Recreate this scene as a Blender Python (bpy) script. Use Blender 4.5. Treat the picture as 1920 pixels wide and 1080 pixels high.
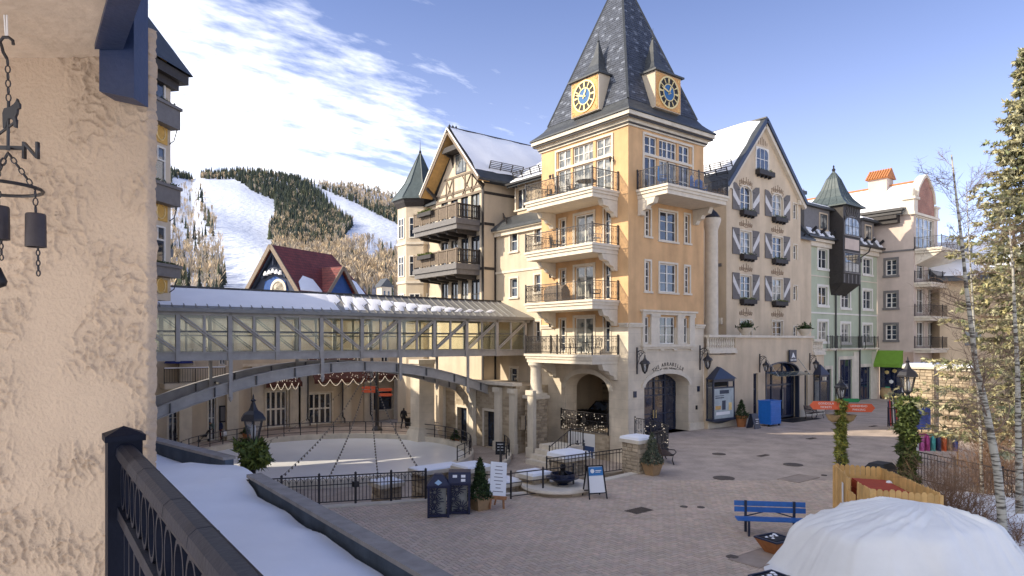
import bpy, bmesh, math, random
from mathutils import Vector, Matrix
import numpy as np
R = random.Random(7)
# ---------------------------------------------------------------- place frame
# World X runs along the shop street, world Y along the rink side of the clock
# tower; the tower's near corner is the origin and the plaza is z = 0.
TH = math.atan2(1010, 1280); SN, CS = math.sin(TH), math.cos(TH)
F, H, CX, CY = 1280.0, 5.6, 6.71, 39.4
def W(X, Y):
    dx, dy = X - CX, Y - CY
    return (dx*CS + dy*SN, -dx*SN + dy*CS)
def P3(X, Y, z): a, b = W(X, Y); return (a, b, z)
def at(px, py, Y): a, b = W((px-960)/F*Y, Y); return (a, b, H-(py-640)/F*Y)
def gp(px, py, z=0.0): return at(px, py, F*(H-z)/(py-640))
def dep(a, b): return CY + SN*a + CS*b
def pa(px, b): r = (px-960)/F; return (r*(CY+CS*b) - CX + SN*b)/(CS - r*SN)
def pb(px, a): r = (px-960)/F; return (CX + CS*a - r*(CY+SN*a))/(SN + r*CS)
def zz(py, a, b): return H - (py-640)/F*dep(a, b)

scn = bpy.context.scene
for o in list(bpy.data.objects): bpy.data.objects.remove(o)
# ---------------------------------------------------------------- camera
cam = bpy.data.cameras.new('camera'); camo = bpy.data.objects.new('camera', cam)
scn.collection.objects.link(camo); scn.camera = camo
ca, cb = W(0, 0)
camo.location = (ca, cb, H)
camo.rotation_euler = (math.radians(90), 0, -TH)
cam.sensor_width = 36; cam.lens = 36*F/1920
cam.shift_y = 100/1920
cam.clip_start = 0.05; cam.clip_end = 6000
# ---------------------------------------------------------------- sun and sky
SUN = Vector((-1.5, 0.70, 0.92)).normalized()
EL = math.asin(SUN.z); AZ = math.atan2(SUN.x, SUN.y)
sl = bpy.data.lights.new('sun', 'SUN'); sl.energy = 2.0; sl.angle = math.radians(0.55); sl.color = (1.0, 0.88, 0.70)
so = bpy.data.objects.new('sun', sl); scn.collection.objects.link(so)
so.rotation_euler = SUN.to_track_quat('Z', 'Y').to_euler(); so.location = (-60, 20, 60)
wd = bpy.data.worlds.new('World'); scn.world = wd; wd.use_nodes = True
nt = wd.node_tree; N = nt.nodes; L = nt.links; N.clear()
def nd(t, **k):
    n = N.new(t)
    for q, v in k.items():
        setattr(n, q, v)
    return n
wo = nd('ShaderNodeOutputWorld'); bg = nd('ShaderNodeBackground'); bg.inputs[1].default_value = 0.07
sky = nd('ShaderNodeTexSky', sky_type='NISHITA', sun_disc=False, sun_elevation=EL, sun_rotation=AZ, altitude=2500, air_density=1.0, dust_density=0.3, ozone_density=3.0)
tc = nd('ShaderNodeTexCoord'); sx = nd('ShaderNodeSeparateXYZ'); L.new(tc.outputs['Generated'], sx.inputs[0])
def mth(op, a, b=None, clamp=False):
    m = nd('ShaderNodeMath', operation=op); m.use_clamp = clamp
    for i, v in enumerate((a, b)):
        if v is None: continue
        if isinstance(v, (int, float)): m.inputs[i].default_value = v
        else: L.new(v, m.inputs[i])
    return m.outputs[0]
# a high cloud sheet seen in perspective: direction / (height + bias)
zc = mth('ADD', mth('MAXIMUM', sx.outputs[2], 0.0), 0.16)
cu = mth('DIVIDE', sx.outputs[0], zc); cv = mth('DIVIDE', sx.outputs[1], zc)
cb_ = nd('ShaderNodeCombineXYZ'); L.new(cu, cb_.inputs[0]); L.new(cv, cb_.inputs[1])
mp = nd('ShaderNodeMapping'); L.new(cb_.outputs[0], mp.inputs[0])
mp.inputs['Rotation'].default_value = (0, 0, math.radians(25)); mp.inputs['Scale'].default_value = (0.55, 1.25, 1)
n1 = nd('ShaderNodeTexNoise'); n1.inputs['Scale'].default_value = 1.35; n1.inputs['Detail'].default_value = 9; n1.inputs['Roughness'].default_value = 0.58; n1.inputs['Distortion'].default_value = 0.35
L.new(mp.outputs[0], n1.inputs['Vector'])
n2 = nd('ShaderNodeTexNoise'); n2.inputs['Scale'].default_value = 15; n2.inputs['Detail'].default_value = 5; n2.inputs['Roughness'].default_value = 0.6
L.new(mp.outputs[0], n2.inputs['Vector'])
# more cloud towards the mountain side (world -X +Y), clear overhead
w1 = mth('ADD', mth('MULTIPLY', sx.outputs[0], -0.80), mth('MULTIPLY', sx.outputs[1], 0.34))
cov = mth('SUBTRACT', mth('ADD', mth('MULTIPLY', n1.outputs[0], 0.78), mth('MULTIPLY', n2.outputs[0], 0.32)), 0.372)
cov = mth('ADD', cov, mth('MULTIPLY', w1, 0.40))
cov = mth('ADD', cov, mth('MULTIPLY', mth('POWER', mth('SUBTRACT', 1.0, mth('MAXIMUM', sx.outputs[2], 0.0), True), 6.0), 0.30))
cov = mth('SUBTRACT', cov, mth('MULTIPLY', mth('MINIMUM', mth('POWER', mth('MAXIMUM', sx.outputs[2], 0.0), 2.0), 0.2), 0.85))
vr = nd('ShaderNodeMapRange'); vr.interpolation_type = 'SMOOTHSTEP'
L.new(cov, vr.inputs[0]); vr.inputs[1].default_value = -0.02; vr.inputs[2].default_value = 0.36; vr.inputs[3].default_value = 0.0; vr.inputs[4].default_value = 0.74
# thin bright veil near the horizon
veil = mth('MULTIPLY', mth('POWER', mth('SUBTRACT', 1.0, mth('MAXIMUM', sx.outputs[2], 0.0), True), 4.0), 0.36)
fac = mth('MAXIMUM', vr.outputs[0], veil)
tint = nd('ShaderNodeMixRGB', blend_type='MULTIPLY'); tint.inputs[0].default_value = 1; tint.inputs[2].default_value = (0.84, 0.84, 1.06, 1)
L.new(sky.outputs[0], tint.inputs[1])
mx = nd('ShaderNodeMixRGB'); L.new(fac, mx.inputs[0]); L.new(tint.outputs[0], mx.inputs[1]); mx.inputs[2].default_value = (14.4, 14.2, 14.0, 1)
L.new(mx.outputs[0], bg.inputs[0]); L.new(bg.outputs[0], wo.inputs[0])
scn.view_settings.view_transform = 'Standard'; scn.view_settings.look = 'None'
scn.view_settings.exposure = 1.60; scn.view_settings.gamma = 1.0
scn.view_settings.use_curve_mapping = False

# ---------------------------------------------------------------- helpers
COL = scn.collection
WL = {}
MATS = {}
def M(name, col, rough=0.8, var=0.10, scale=1.5, bump=0.0, bscale=30, metal=0.0, spec=0.3, streak=0.0, attr=False, rnd=0.0, emis=0.0, detail=6):
    if name in MATS: return MATS[name]
    m = bpy.data.materials.new(name); m.use_nodes = True; t = m.node_tree; n = t.nodes; l = t.links
    b = n['Principled BSDF']; b.inputs['Roughness'].default_value = rough; b.inputs['Metallic'].default_value = metal
    b.inputs['Specular IOR Level'].default_value = spec
    g = n.new('ShaderNodeNewGeometry')
    tx = n.new('ShaderNodeTexNoise'); tx.inputs['Scale'].default_value = scale; tx.inputs['Detail'].default_value = detail; tx.inputs['Roughness'].default_value = 0.62
    l.new(g.outputs['Position'], tx.inputs['Vector'])
    cr = n.new('ShaderNodeMapRange'); l.new(tx.outputs[0], cr.inputs[0])
    cr.inputs[1].default_value = 0.3; cr.inputs[2].default_value = 0.7; cr.inputs[3].default_value = 1-var; cr.inputs[4].default_value = 1+var
    val = cr.outputs[0]
    def mul(a, b_):
        q = n.new('ShaderNodeMath'); q.operation = 'MULTIPLY'; l.new(a, q.inputs[0])
        if isinstance(b_, float): q.inputs[1].default_value = b_
        else: l.new(b_, q.inputs[1])
        return q.outputs[0]
    if streak:
        mpp = n.new('ShaderNodeMapping'); mpp.inputs['Scale'].default_value = (0.7, 0.7, 0.12); l.new(g.outputs['Position'], mpp.inputs[0])
        s2 = n.new('ShaderNodeTexNoise'); s2.inputs['Scale'].default_value = 1.6; s2.inputs['Detail'].default_value = 5; l.new(mpp.outputs[0], s2.inputs['Vector'])
        c2 = n.new('ShaderNodeMapRange'); l.new(s2.outputs[0], c2.inputs[0]); c2.inputs[1].default_value = 0.35; c2.inputs[2].default_value = 0.75
        c2.inputs[3].default_value = 1+streak*0.3; c2.inputs[4].default_value = 1-streak
        val = mul(val, c2.outputs[0])
    if rnd:
        oi = n.new('ShaderNodeObjectInfo'); c3 = n.new('ShaderNodeMapRange'); l.new(oi.outputs['Random'], c3.inputs[0])
        c3.inputs[3].default_value = 1-rnd; c3.inputs[4].default_value = 1+rnd; val = mul(val, c3.outputs[0])
    vm = n.new('ShaderNodeVectorMath'); vm.operation = 'SCALE'; l.new(val, vm.inputs['Scale'])
    if attr:
        at_ = n.new('ShaderNodeAttribute'); at_.attribute_name = 'tint'
        mm = n.new('ShaderNodeVectorMath'); mm.operation = 'MULTIPLY'; mm.inputs[1].default_value = col[:3]; l.new(at_.outputs['Color'], mm.inputs[0])
        l.new(mm.outputs[0], vm.inputs[0])
    else:
        vm.inputs[0].default_value = col[:3]
    l.new(vm.outputs[0], b.inputs['Base Color'])
    if bump:
        bt = n.new('ShaderNodeTexNoise'); bt.inputs['Scale'].default_value = bscale; bt.inputs['Detail'].default_value = 4
        l.new(g.outputs['Position'], bt.inputs['Vector'])
        bn = n.new('ShaderNodeBump'); bn.inputs['Strength'].default_value = bump; bn.inputs['Distance'].default_value = 0.02
        l.new(bt.outputs[0], bn.inputs['Height']); l.new(bn.outputs[0], b.inputs['Normal'])
    if emis:
        b.inputs['Emission Color'].default_value = (*col[:3], 1); b.inputs['Emission Strength'].default_value = emis
    MATS[name] = m
    return m
def tag(o, label=None, cat=None, group=None, kind=None):
    if label: o['label'] = label
    if cat: o['category'] = cat
    if group: o['group'] = group
    if kind: o['kind'] = kind
    return o
def thing(name, loc, label, cat, group=None):
    o = bpy.data.objects.new(name, None); COL.objects.link(o); o.location = loc; WL[o.name] = Vector(loc)
    o.empty_display_size = 0.3
    return tag(o, label, cat, group)
class MB:
    def __init__(s): s.v = []; s.f = []; s.c = []; s.cur = None
    def add(s, vs, fs):
        k = len(s.v); s.v += [tuple(q) for q in vs]; s.f += [tuple(i+k for i in f) for f in fs]
        s.c += [s.cur]*len(fs); return s
    def box(s, x0, x1, y0, y1, z0, z1):
        x0, x1 = sorted((x0, x1)); y0, y1 = sorted((y0, y1)); z0, z1 = sorted((z0, z1))
        return s.add([(x0,y0,z0),(x1,y0,z0),(x1,y1,z0),(x0,y1,z0),(x0,y0,z1),(x1,y0,z1),(x1,y1,z1),(x0,y1,z1)],
                     [(0,3,2,1),(4,5,6,7),(0,1,5,4),(1,2,6,5),(2,3,7,6),(3,0,4,7)])
    def frus(s, c0, w0, d0, c1, w1, d1):     # tapered box between two centred rectangles (c = x,y,z)
        vs = []
        for c, w, d in ((c0,w0,d0),(c1,w1,d1)):
            vs += [(c[0]-w/2,c[1]-d/2,c[2]),(c[0]+w/2,c[1]-d/2,c[2]),(c[0]+w/2,c[1]+d/2,c[2]),(c[0]-w/2,c[1]+d/2,c[2])]
        return s.add(vs, [(0,3,2,1),(4,5,6,7),(0,1,5,4),(1,2,6,5),(2,3,7,6),(3,0,4,7)])
    def bar(s, p, q, w, h=None):             # square bar between two points
        h = h or w; p = Vector(p); q = Vector(q); d = q-p
        if d.length < 1e-6: return s
        d.normalize(); up = Vector((0,0,1)) if abs(d.z) < 0.95 else Vector((1,0,0))
        x = d.cross(up).normalized(); y = x.cross(d).normalized(); vs = []
        for c in (p, q):
            for i, j in ((-1,-1),(1,-1),(1,1),(-1,1)): vs.append(c + x*i*w/2 + y*j*h/2)
        return s.add(vs, [(0,1,2,3),(7,6,5,4),(0,4,5,1),(1,5,6,2),(2,6,7,3),(3,7,4,0)])
    def tube(s, pts, r, n=8, close=False):
        pts = [Vector(p) for p in pts]; m = len(pts); rs = r if isinstance(r, (list, tuple)) else [r]*m
        vs = []; ref = None
        for i, p in enumerate(pts):
            a = pts[(i-1) % m] if (close or i > 0) else p; b = pts[(i+1) % m] if (close or i < m-1) else p
            d = (b-a).normalized() if (b-a).length > 1e-9 else Vector((0,0,1))
            if ref is None: ref = Vector((0,0,1)) if abs(d.z) < 0.9 else Vector((1,0,0))
            x = d.cross(ref)
            if x.length < 1e-4: x = d.cross(Vector((0.3,1,0.1)))
            x.normalize(); y = x.cross(d).normalized(); ref = y
            for k in range(n):
                t = 2*math.pi*k/n; vs.append(p + x*math.cos(t)*rs[i] + y*math.sin(t)*rs[i])
        fs = []
        for i in range(m if close else m-1):
            j = (i+1) % m
            for k in range(n): fs.append((i*n+k, i*n+(k+1) % n, j*n+(k+1) % n, j*n+k))
        if not close: fs += [tuple(range(n-1, -1, -1)), tuple(range((m-1)*n, m*n))]
        return s.add(vs, fs)
    def lathe(s, prof, c=(0,0,0), n=12, ph=0.0, sx=1.0, sy=1.0):
        vs = []; m = len(prof)
        for r, z in prof:
            for k in range(n):
                t = 2*math.pi*k/n+ph; vs.append((c[0]+r*math.cos(t)*sx, c[1]+r*math.sin(t)*sy, c[2]+z))
        fs = [(i*n+k, i*n+(k+1) % n, (i+1)*n+(k+1) % n, (i+1)*n+k) for i in range(m-1) for k in range(n)]
        if prof[0][0] > 1e-4: fs.append(tuple(range(n-1, -1, -1)))
        if prof[-1][0] > 1e-4: fs.append(tuple(range((m-1)*n, m*n)))
        return s.add(vs, fs)
    def prism(s, pts, off):                   # polygon swept by a vector
        n = len(pts); o = Vector(off); vs = [Vector(p) for p in pts] + [Vector(p)+o for p in pts]
        return s.add(vs, [tuple(range(n-1, -1, -1)), tuple(range(n, 2*n))] + [(i, (i+1) % n, n+(i+1) % n, n+i) for i in range(n)])
    def quad(s, *p): return s.add(p, [tuple(range(len(p)))])
    def build(s, name, mat, parent=None, smooth=False, base=False, fix=True):
        if not s.v: return None
        va = np.array(s.v, dtype=float)
        c = (va.min(0)+va.max(0))/2
        if parent is None or base: c[2] = va[:, 2].min()
        me = bpy.data.meshes.new(name); me.from_pydata((va-c).tolist(), [], s.f)
        if any(q is not None for q in s.c):
            at_ = me.attributes.new('tint', 'FLOAT_COLOR', 'CORNER'); buf = np.ones((len(me.loops), 4), dtype=np.float32); k = 0
            for f, q in zip(s.f, s.c):
                if q is not None: buf[k:k+len(f), :3] = q
                k += len(f)
            at_.data.foreach_set('color', buf.ravel())
        if fix and len(s.f) < 60000:
            bm = bmesh.new(); bm.from_mesh(me); bmesh.ops.recalc_face_normals(bm, faces=bm.faces); bm.to_mesh(me); bm.free()
        if smooth:
            me.shade_smooth() if smooth is True else me.set_sharp_from_angle(angle=math.radians(smooth))
            if smooth is not True: me.polygons.foreach_set('use_smooth', [True]*len(me.polygons))
        me.materials.append(mat)
        o = bpy.data.objects.new(name, me); COL.objects.link(o)
        WL[o.name] = Vector(c)
        if parent is not None:
            o.parent = parent; o.location = Vector(c)-WL[parent.name]
        else: o.location = Vector(c)
        return o
def part(name, mat, parent, fn, **k):
    b = MB(); fn(b); return b.build(name, mat, parent, **k)
def inst(src, loc, parent, scale=None, rot=None):      # another piece that shares mesh data; loc is in the world
    o = bpy.data.objects.new(src.name.split('.')[0], src.data); COL.objects.link(o)
    o.parent = parent; o.location = Vector(loc)-WL[parent.name]; WL[o.name] = Vector(loc)
    if scale: o.scale = scale
    if rot: o.rotation_euler = rot
    return o
def copy_tree(o, parent=None):
    c = o.copy(); COL.objects.link(c); c.parent = parent
    for ch in list(o.children): copy_tree(ch, c)
    return c
class Face:                                            # 'R': plane y = c looking to -y; 'L': plane x = c looking to -x
    def __init__(s, k, c): s.k, s.c = k, c
    def p(s, t, z, o=0.0): return (t, s.c-o, z) if s.k == 'R' else (s.c-o, t, z)
    def t(s, px): return pa(px, s.c) if s.k == 'R' else pb(px, s.c)
    def z(s, px, py):
        t = s.t(px); return zz(py, t, s.c) if s.k == 'R' else zz(py, s.c, t)
    def box(s, mb, t0, t1, z0, z1, o0, o1):
        return mb.box(t0, t1, s.c-o0, s.c-o1, z0, z1) if s.k == 'R' else mb.box(s.c-o0, s.c-o1, t0, t1, z0, z1)
    def rect(s, px0, px1, py0, py1):                   # pixels -> (t0,t1,z0,z1), heights read at the middle
        t0, t1 = sorted((s.t(px0), s.t(px1))); pm = (px0+px1)/2
        return t0, t1, s.z(pm, py1), s.z(pm, py0)
def wall(mb, f, t0, t1, z0, z1, holes=(), depth=0.2, o=0.0):
    ts = sorted({t0, t1, *[q for h in holes for q in h[:2] if t0 < q < t1]}); zs = sorted({z0, z1, *[q for h in holes for q in h[2:4] if z0 < q < z1]})
    for i in range(len(ts)-1):
        for j in range(len(zs)-1):
            ct, cz = (ts[i]+ts[i+1])/2, (zs[j]+zs[j+1])/2
            if any(h[0] < ct < h[1] and h[2] < cz < h[3] for h in holes): continue
            mb.quad(f.p(ts[i], zs[j], o), f.p(ts[i+1], zs[j], o), f.p(ts[i+1], zs[j+1], o), f.p(ts[i], zs[j+1], o))
    for h in holes:
        a, b, c, d = h[:4]; dd = h[4] if len(h) > 4 else depth
        for q in (((a,c),(b,c)), ((b,c),(b,d)), ((b,d),(a,d)), ((a,d),(a,c))):
            mb.quad(f.p(*q[0], o), f.p(*q[1], o), f.p(*q[1], o-dd), f.p(*q[0], o-dd))
def arch_fill(mb, f, t0, t1, zs, zt, o0, o1, n=14):    # spandrels above an arch inside a square-headed hole
    c, w, h = (t0+t1)/2, (t1-t0)/2, zt-zs
    pts = [(c-w*math.cos(math.pi*i/n), zs+h*math.sin(math.pi*i/n)) for i in range(n+1)]
    for (a, z), (b, y) in zip(pts[:-1], pts[1:]):
        for o in (o0, o1): mb.quad(f.p(a, z, o), f.p(b, y, o), f.p(b, zt+.001, o), f.p(a, zt+.001, o))
        mb.quad(f.p(a, z, o0), f.p(b, y, o0), f.p(b, y, o1), f.p(a, z, o1))
def arch_band(mb, f, t0, t1, zs, zt, wd, o0, o1, n=16, foot=None):   # moulding that follows an arch
    c, w, h = (t0+t1)/2, (t1-t0)/2, zt-zs
    A = [(c-w*math.cos(math.pi*i/n), zs+h*math.sin(math.pi*i/n)) for i in range(n+1)]
    B = [(c-(w+wd)*math.cos(math.pi*i/n), zs+(h+wd)*math.sin(math.pi*i/n)) for i in range(n+1)]
    if foot is not None: A = [(t0, foot)]+A+[(t1, foot)]; B = [(t0-wd, foot)]+B+[(t1+wd, foot)]
    for i in range(len(A)-1):
        mb.add([f.p(*A[i], o0), f.p(*A[i+1], o0), f.p(*B[i+1], o0), f.p(*B[i], o0), f.p(*A[i], o1), f.p(*A[i+1], o1), f.p(*B[i+1], o1), f.p(*B[i], o1)],
               [(0,1,2,3),(4,5,6,7),(0,1,5,4),(2,3,7,6),(0,4,7,3),(1,5,6,2)])
# ---------------------------------------------------------------- materials
ORANGE = M('ochre_stucco', (0.64, 0.40, 0.205), 0.9, 0.10, 0.9, 0.25, 60, streak=0.24)
CREAM = M('cream_stucco', (0.58, 0.49, 0.37), 0.9, 0.08, 0.8, 0.25, 60, streak=0.18)
BEIGE = M('beige_stucco', (0.62, 0.50, 0.355), 0.9, 0.08, 0.8, 0.25, 60, streak=0.18)
PALE = M('pale_limestone', (0.64, 0.575, 0.465), 0.85, 0.10, 1.5, 0.2, 40, streak=0.2)
TRIM = M('cast_stone_trim', (0.66, 0.59, 0.48), 0.8, 0.10, 3.0, 0.15, 50)
PINK = M('grey_pink_stucco', (0.55, 0.455, 0.39), 0.9, 0.08, 1.0, 0.2, 60, streak=0.12)
GREEN = M('sage_stucco', (0.46, 0.50, 0.37), 0.9, 0.06, 1.0, 0.2, 60, streak=0.10)
WHITE = M('white_joinery', (0.74, 0.71, 0.64), 0.5, 0.05)
IRON = M('dark_iron', (0.022, 0.02, 0.022), 0.45, 0.15, spec=0.5)
NAVY = M('navy_paint', (0.02, 0.03, 0.06), 0.4, 0.15, spec=0.5)
TIMBER = M('dark_timber', (0.042, 0.037, 0.035), 0.6, 0.2, 6, 0.2, 80)
BROWNT = M('weathered_timber', (0.20, 0.155, 0.115), 0.7, 0.2, 6, 0.2, 80)
GREYP = M('grey_paint', (0.17, 0.16, 0.155), 0.6, 0.12, 4)
STEEL = M('grey_steel', (0.40, 0.375, 0.345), 0.5, 0.15, 2.0, 0.05, 40, streak=0.15)
STEELD = M('dark_steel', (0.10, 0.10, 0.10), 0.5, 0.15, 2.5)
SLATE = M('roof_slates', (0.062, 0.071, 0.094), 0.55, 0.18, 3.0, 0.3, 60, attr=True)
ROOFG = M('dark_roof_metal', (0.06, 0.065, 0.07), 0.45, 0.2, 3.0, 0.1, 30)
ROOFT = M('turret_roof_metal', (0.075, 0.095, 0.095), 0.45, 0.2, 3.0, 0.1, 30)
SEAM = M('weathered_roof_metal', (0.235, 0.23, 0.215), 0.45, 0.15, 2.0, 0.1, 30)
SNOW = M('snow', (0.86, 0.87, 0.90), 0.55, 0.03, 1.2, 0.35, 6, spec=0.3)
COPPER = M('clock_ochre', (0.62, 0.33, 0.12), 0.6, 0.2, 8)
GOLD = M('gold_leaf', (0.78, 0.60, 0.27), 0.4, 0.12, 8, metal=0.35)
STONE = M('rubble_stone', (0.43, 0.35, 0.25), 0.9, 0.18, 5, 0.5, 40, rnd=0.30)
MORTAR = M('mortar', (0.42, 0.36, 0.28), 0.95, 0.15, 6, 0.4, 60)
WOODN = M('new_cedar', (0.60, 0.37, 0.14), 0.7, 0.16, 4, 0.15, 60, rnd=0.12)
TERRA = M('terracotta', (0.42, 0.17, 0.065), 0.75, 0.15, 6)
CLAY = M('tan_clay', (0.42, 0.29, 0.15), 0.75, 0.15, 6)
BLUEP = M('blue_paint', (0.03, 0.14, 0.42), 0.45, 0.12, 5, spec=0.5)
BRIGHTB = M('bright_blue_plastic', (0.015, 0.15, 0.55), 0.4, 0.08, 5, spec=0.5)
REDP = M('red_sign_paint', (0.70, 0.13, 0.055), 0.5, 0.06, 5)
PAPER = M('white_paint', (0.80, 0.80, 0.80), 0.6, 0.03)
BLACK = M('black_paint', (0.012, 0.012, 0.014), 0.5, 0.1)
NEEDLE = M('conifer_needles', (0.045, 0.072, 0.030), 0.75, 0.35, 5, attr=True)
GARL = M('garland_needles', (0.105, 0.135, 0.035), 0.7, 0.35, 6, attr=True)
TWIG = M('twig_bark', (0.20, 0.14, 0.10), 0.9, 0.25, 8)
BARK = M('brown_bark', (0.10, 0.075, 0.055), 0.9, 0.3, 8, 0.4, 40)
BULB = M('warm_bulb_glass', (1.0, 0.86, 0.66), 0.3, 0.0, emis=0.18)
AWN = M('green_awning', (0.17, 0.32, 0.04), 0.8, 0.08, 3)
BRICK = M('brick_red', (0.36, 0.12, 0.075), 0.9, 0.2, 6, 0.4, 30)
DARKIN = M('dark_interior', (0.02, 0.02, 0.022), 0.8, 0.3, 1.5)
def glass(name, col, rough=0.04, curtain=None):
    m = bpy.data.materials.new(name); m.use_nodes = True; n = m.node_tree.nodes; l = m.node_tree.links
    b = n['Principled BSDF']; b.inputs['Roughness'].default_value = rough; b.inputs['Specular IOR Level'].default_value = 0.7
    b.inputs['Coat Weight'].default_value = 0.4; b.inputs['Coat Roughness'].default_value = 0.02
    g = n.new('ShaderNodeNewGeometry'); t = n.new('ShaderNodeTexNoise'); t.inputs['Scale'].default_value = 1.7; t.inputs['Detail'].default_value = 3
    l.new(g.outputs['Position'], t.inputs['Vector'])
    r = n.new('ShaderNodeMixRGB'); c2 = curtain or tuple(min(1, q*2.2+0.01) for q in col)
    mr = n.new('ShaderNodeMapRange'); mr.inputs[1].default_value = 0.47; mr.inputs[2].default_value = 0.56; l.new(t.outputs[0], mr.inputs[0]); l.new(mr.outputs[0], r.inputs[0])
    r.inputs[1].default_value = (*col, 1); r.inputs[2].default_value = (*c2, 1); l.new(r.outputs[0], b.inputs['Base Color'])
    wv = n.new('ShaderNodeTexNoise'); wv.inputs['Scale'].default_value = 0.9; l.new(g.outputs['Position'], wv.inputs['Vector'])
    bn = n.new('ShaderNodeBump'); bn.inputs['Strength'].default_value = 0.06; bn.inputs['Distance'].default_value = 0.05; l.new(wv.outputs[0], bn.inputs['Height']); l.new(bn.outputs[0], b.inputs['Normal'])
    return m
GL = glass('window_glass', (0.012, 0.018, 0.03))
GLC = glass('window_glass_curtained', (0.10, 0.11, 0.11), 0.05, (0.34, 0.33, 0.29))
GLS = glass('shop_glass', (0.010, 0.016, 0.045), 0.03, (0.03, 0.035, 0.06))
def clear_glass(name, tintc, haze, hz):
    m = bpy.data.materials.new(name); m.use_nodes = True; n = m.node_tree.nodes; l = m.node_tree.links; n.clear()
    o = n.new('ShaderNodeOutputMaterial'); t = n.new('ShaderNodeBsdfTransparent'); t.inputs[0].default_value = (*tintc, 1)
    g = n.new('ShaderNodeBsdfGlossy'); g.inputs['Roughness'].default_value = 0.03; d = n.new('ShaderNodeBsdfDiffuse'); d.inputs[0].default_value = (*hz, 1)
    fr = n.new('ShaderNodeFresnel'); fr.inputs[0].default_value = 1.45; a = n.new('ShaderNodeMixShader'); b = n.new('ShaderNodeMixShader')
    b.inputs[0].default_value = haze; l.new(t.outputs[0], b.inputs[1]); l.new(d.outputs[0], b.inputs[2])
    l.new(fr.outputs[0], a.inputs[0]); l.new(b.outputs[0], a.inputs[1]); l.new(g.outputs[0], a.inputs[2]); l.new(a.outputs[0], o.inputs[0])
    return m
BGL = clear_glass('bridge_glass', (0.98, 0.98, 0.92), 0.04, (0.80, 0.77, 0.50))  # pale yellow haze stands for the sunlit glow inside the bridge
LGL = clear_glass('lantern_glass', (0.85, 0.85, 0.85), 0.10, (0.6, 0.6, 0.6))
def course_mat(name, c1, c2, mortar, sc, bw, bh, msz=0.012, rough=0.9, axis='L', bump=0.6, off=0.5):
    m = bpy.data.materials.new(name); m.use_nodes = True; n = m.node_tree.nodes; l = m.node_tree.links; b = n['Principled BSDF']; b.inputs['Roughness'].default_value = rough
    g = n.new('ShaderNodeNewGeometry'); s = n.new('ShaderNodeSeparateXYZ'); l.new(g.outputs['Position'], s.inputs[0]); c = n.new('ShaderNodeCombineXYZ')
    if axis == 'F': l.new(s.outputs[0], c.inputs[0]); l.new(s.outputs[1], c.inputs[1])
    else:
        ad = n.new('ShaderNodeMath'); l.new(s.outputs[0], ad.inputs[0]); l.new(s.outputs[1], ad.inputs[1]); l.new(ad.outputs[0], c.inputs[0]); l.new(s.outputs[2], c.inputs[1])
    t = n.new('ShaderNodeTexBrick'); l.new(c.outputs[0], t.inputs['Vector']); t.offset = off
    t.inputs['Scale'].default_value = sc; t.inputs['Color1'].default_value = (*c1, 1); t.inputs['Color2'].default_value = (*c2, 1); t.inputs['Mortar'].default_value = (*mortar, 1)
    t.inputs['Mortar Size'].default_value = msz; t.inputs['Brick Width'].default_value = bw; t.inputs['Row Height'].default_value = bh; t.inputs['Bias'].default_value = 0.0
    nz = n.new('ShaderNodeTexNoise'); nz.inputs['Scale'].default_value = 0.9; nz.inputs['Detail'].default_value = 6; l.new(g.outputs['Position'], nz.inputs['Vector'])
    mr = n.new('ShaderNodeMapRange'); l.new(nz.outputs[0], mr.inputs[0]); mr.inputs[1].default_value = .3; mr.inputs[2].default_value = .7; mr.inputs[3].default_value = 0.8; mr.inputs[4].default_value = 1.18
    v = n.new('ShaderNodeVectorMath'); v.operation = 'SCALE'; l.new(t.outputs[0], v.inputs[0]); l.new(mr.outputs[0], v.inputs['Scale']); l.new(v.outputs[0], b.inputs['Base Color'])
    bn = n.new('ShaderNodeBump'); bn.inputs['Strength'].default_value = bump; bn.inputs['Distance'].default_value = 0.02; bn.invert = True; l.new(t.outputs['Fac'], bn.inputs['Height']); l.new(bn.outputs[0], b.inputs['Normal'])
    return m
STW = course_mat('coursed_stone', (0.50, 0.41, 0.29), (0.33, 0.26, 0.18), (0.44, 0.37, 0.27), 1.0, 0.42, 0.17)
PAVT = course_mat('far_pavers', (0.50, 0.405, 0.325), (0.45, 0.365, 0.295), (0.39, 0.315, 0.255), 1.0, 0.24, 0.12, 0.006, axis='F', bump=0.25)
BRW = course_mat('brickwork', (0.38, 0.13, 0.08), (0.27, 0.085, 0.055), (0.40, 0.32, 0.26), 1.0, 0.24, 0.08, 0.012)
TILES = course_mat('red_roof_tiles', (0.22, 0.045, 0.035), (0.15, 0.035, 0.03), (0.07, 0.02, 0.02), 1.0, 0.5, 0.35, 0.03, 0.7)
ASHL = course_mat('ashlar_cream', (0.66, 0.57, 0.445), (0.62, 0.535, 0.415), (0.53, 0.455, 0.355), 1.0, 1.1, 0.55, 0.008, bump=0.15)
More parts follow.
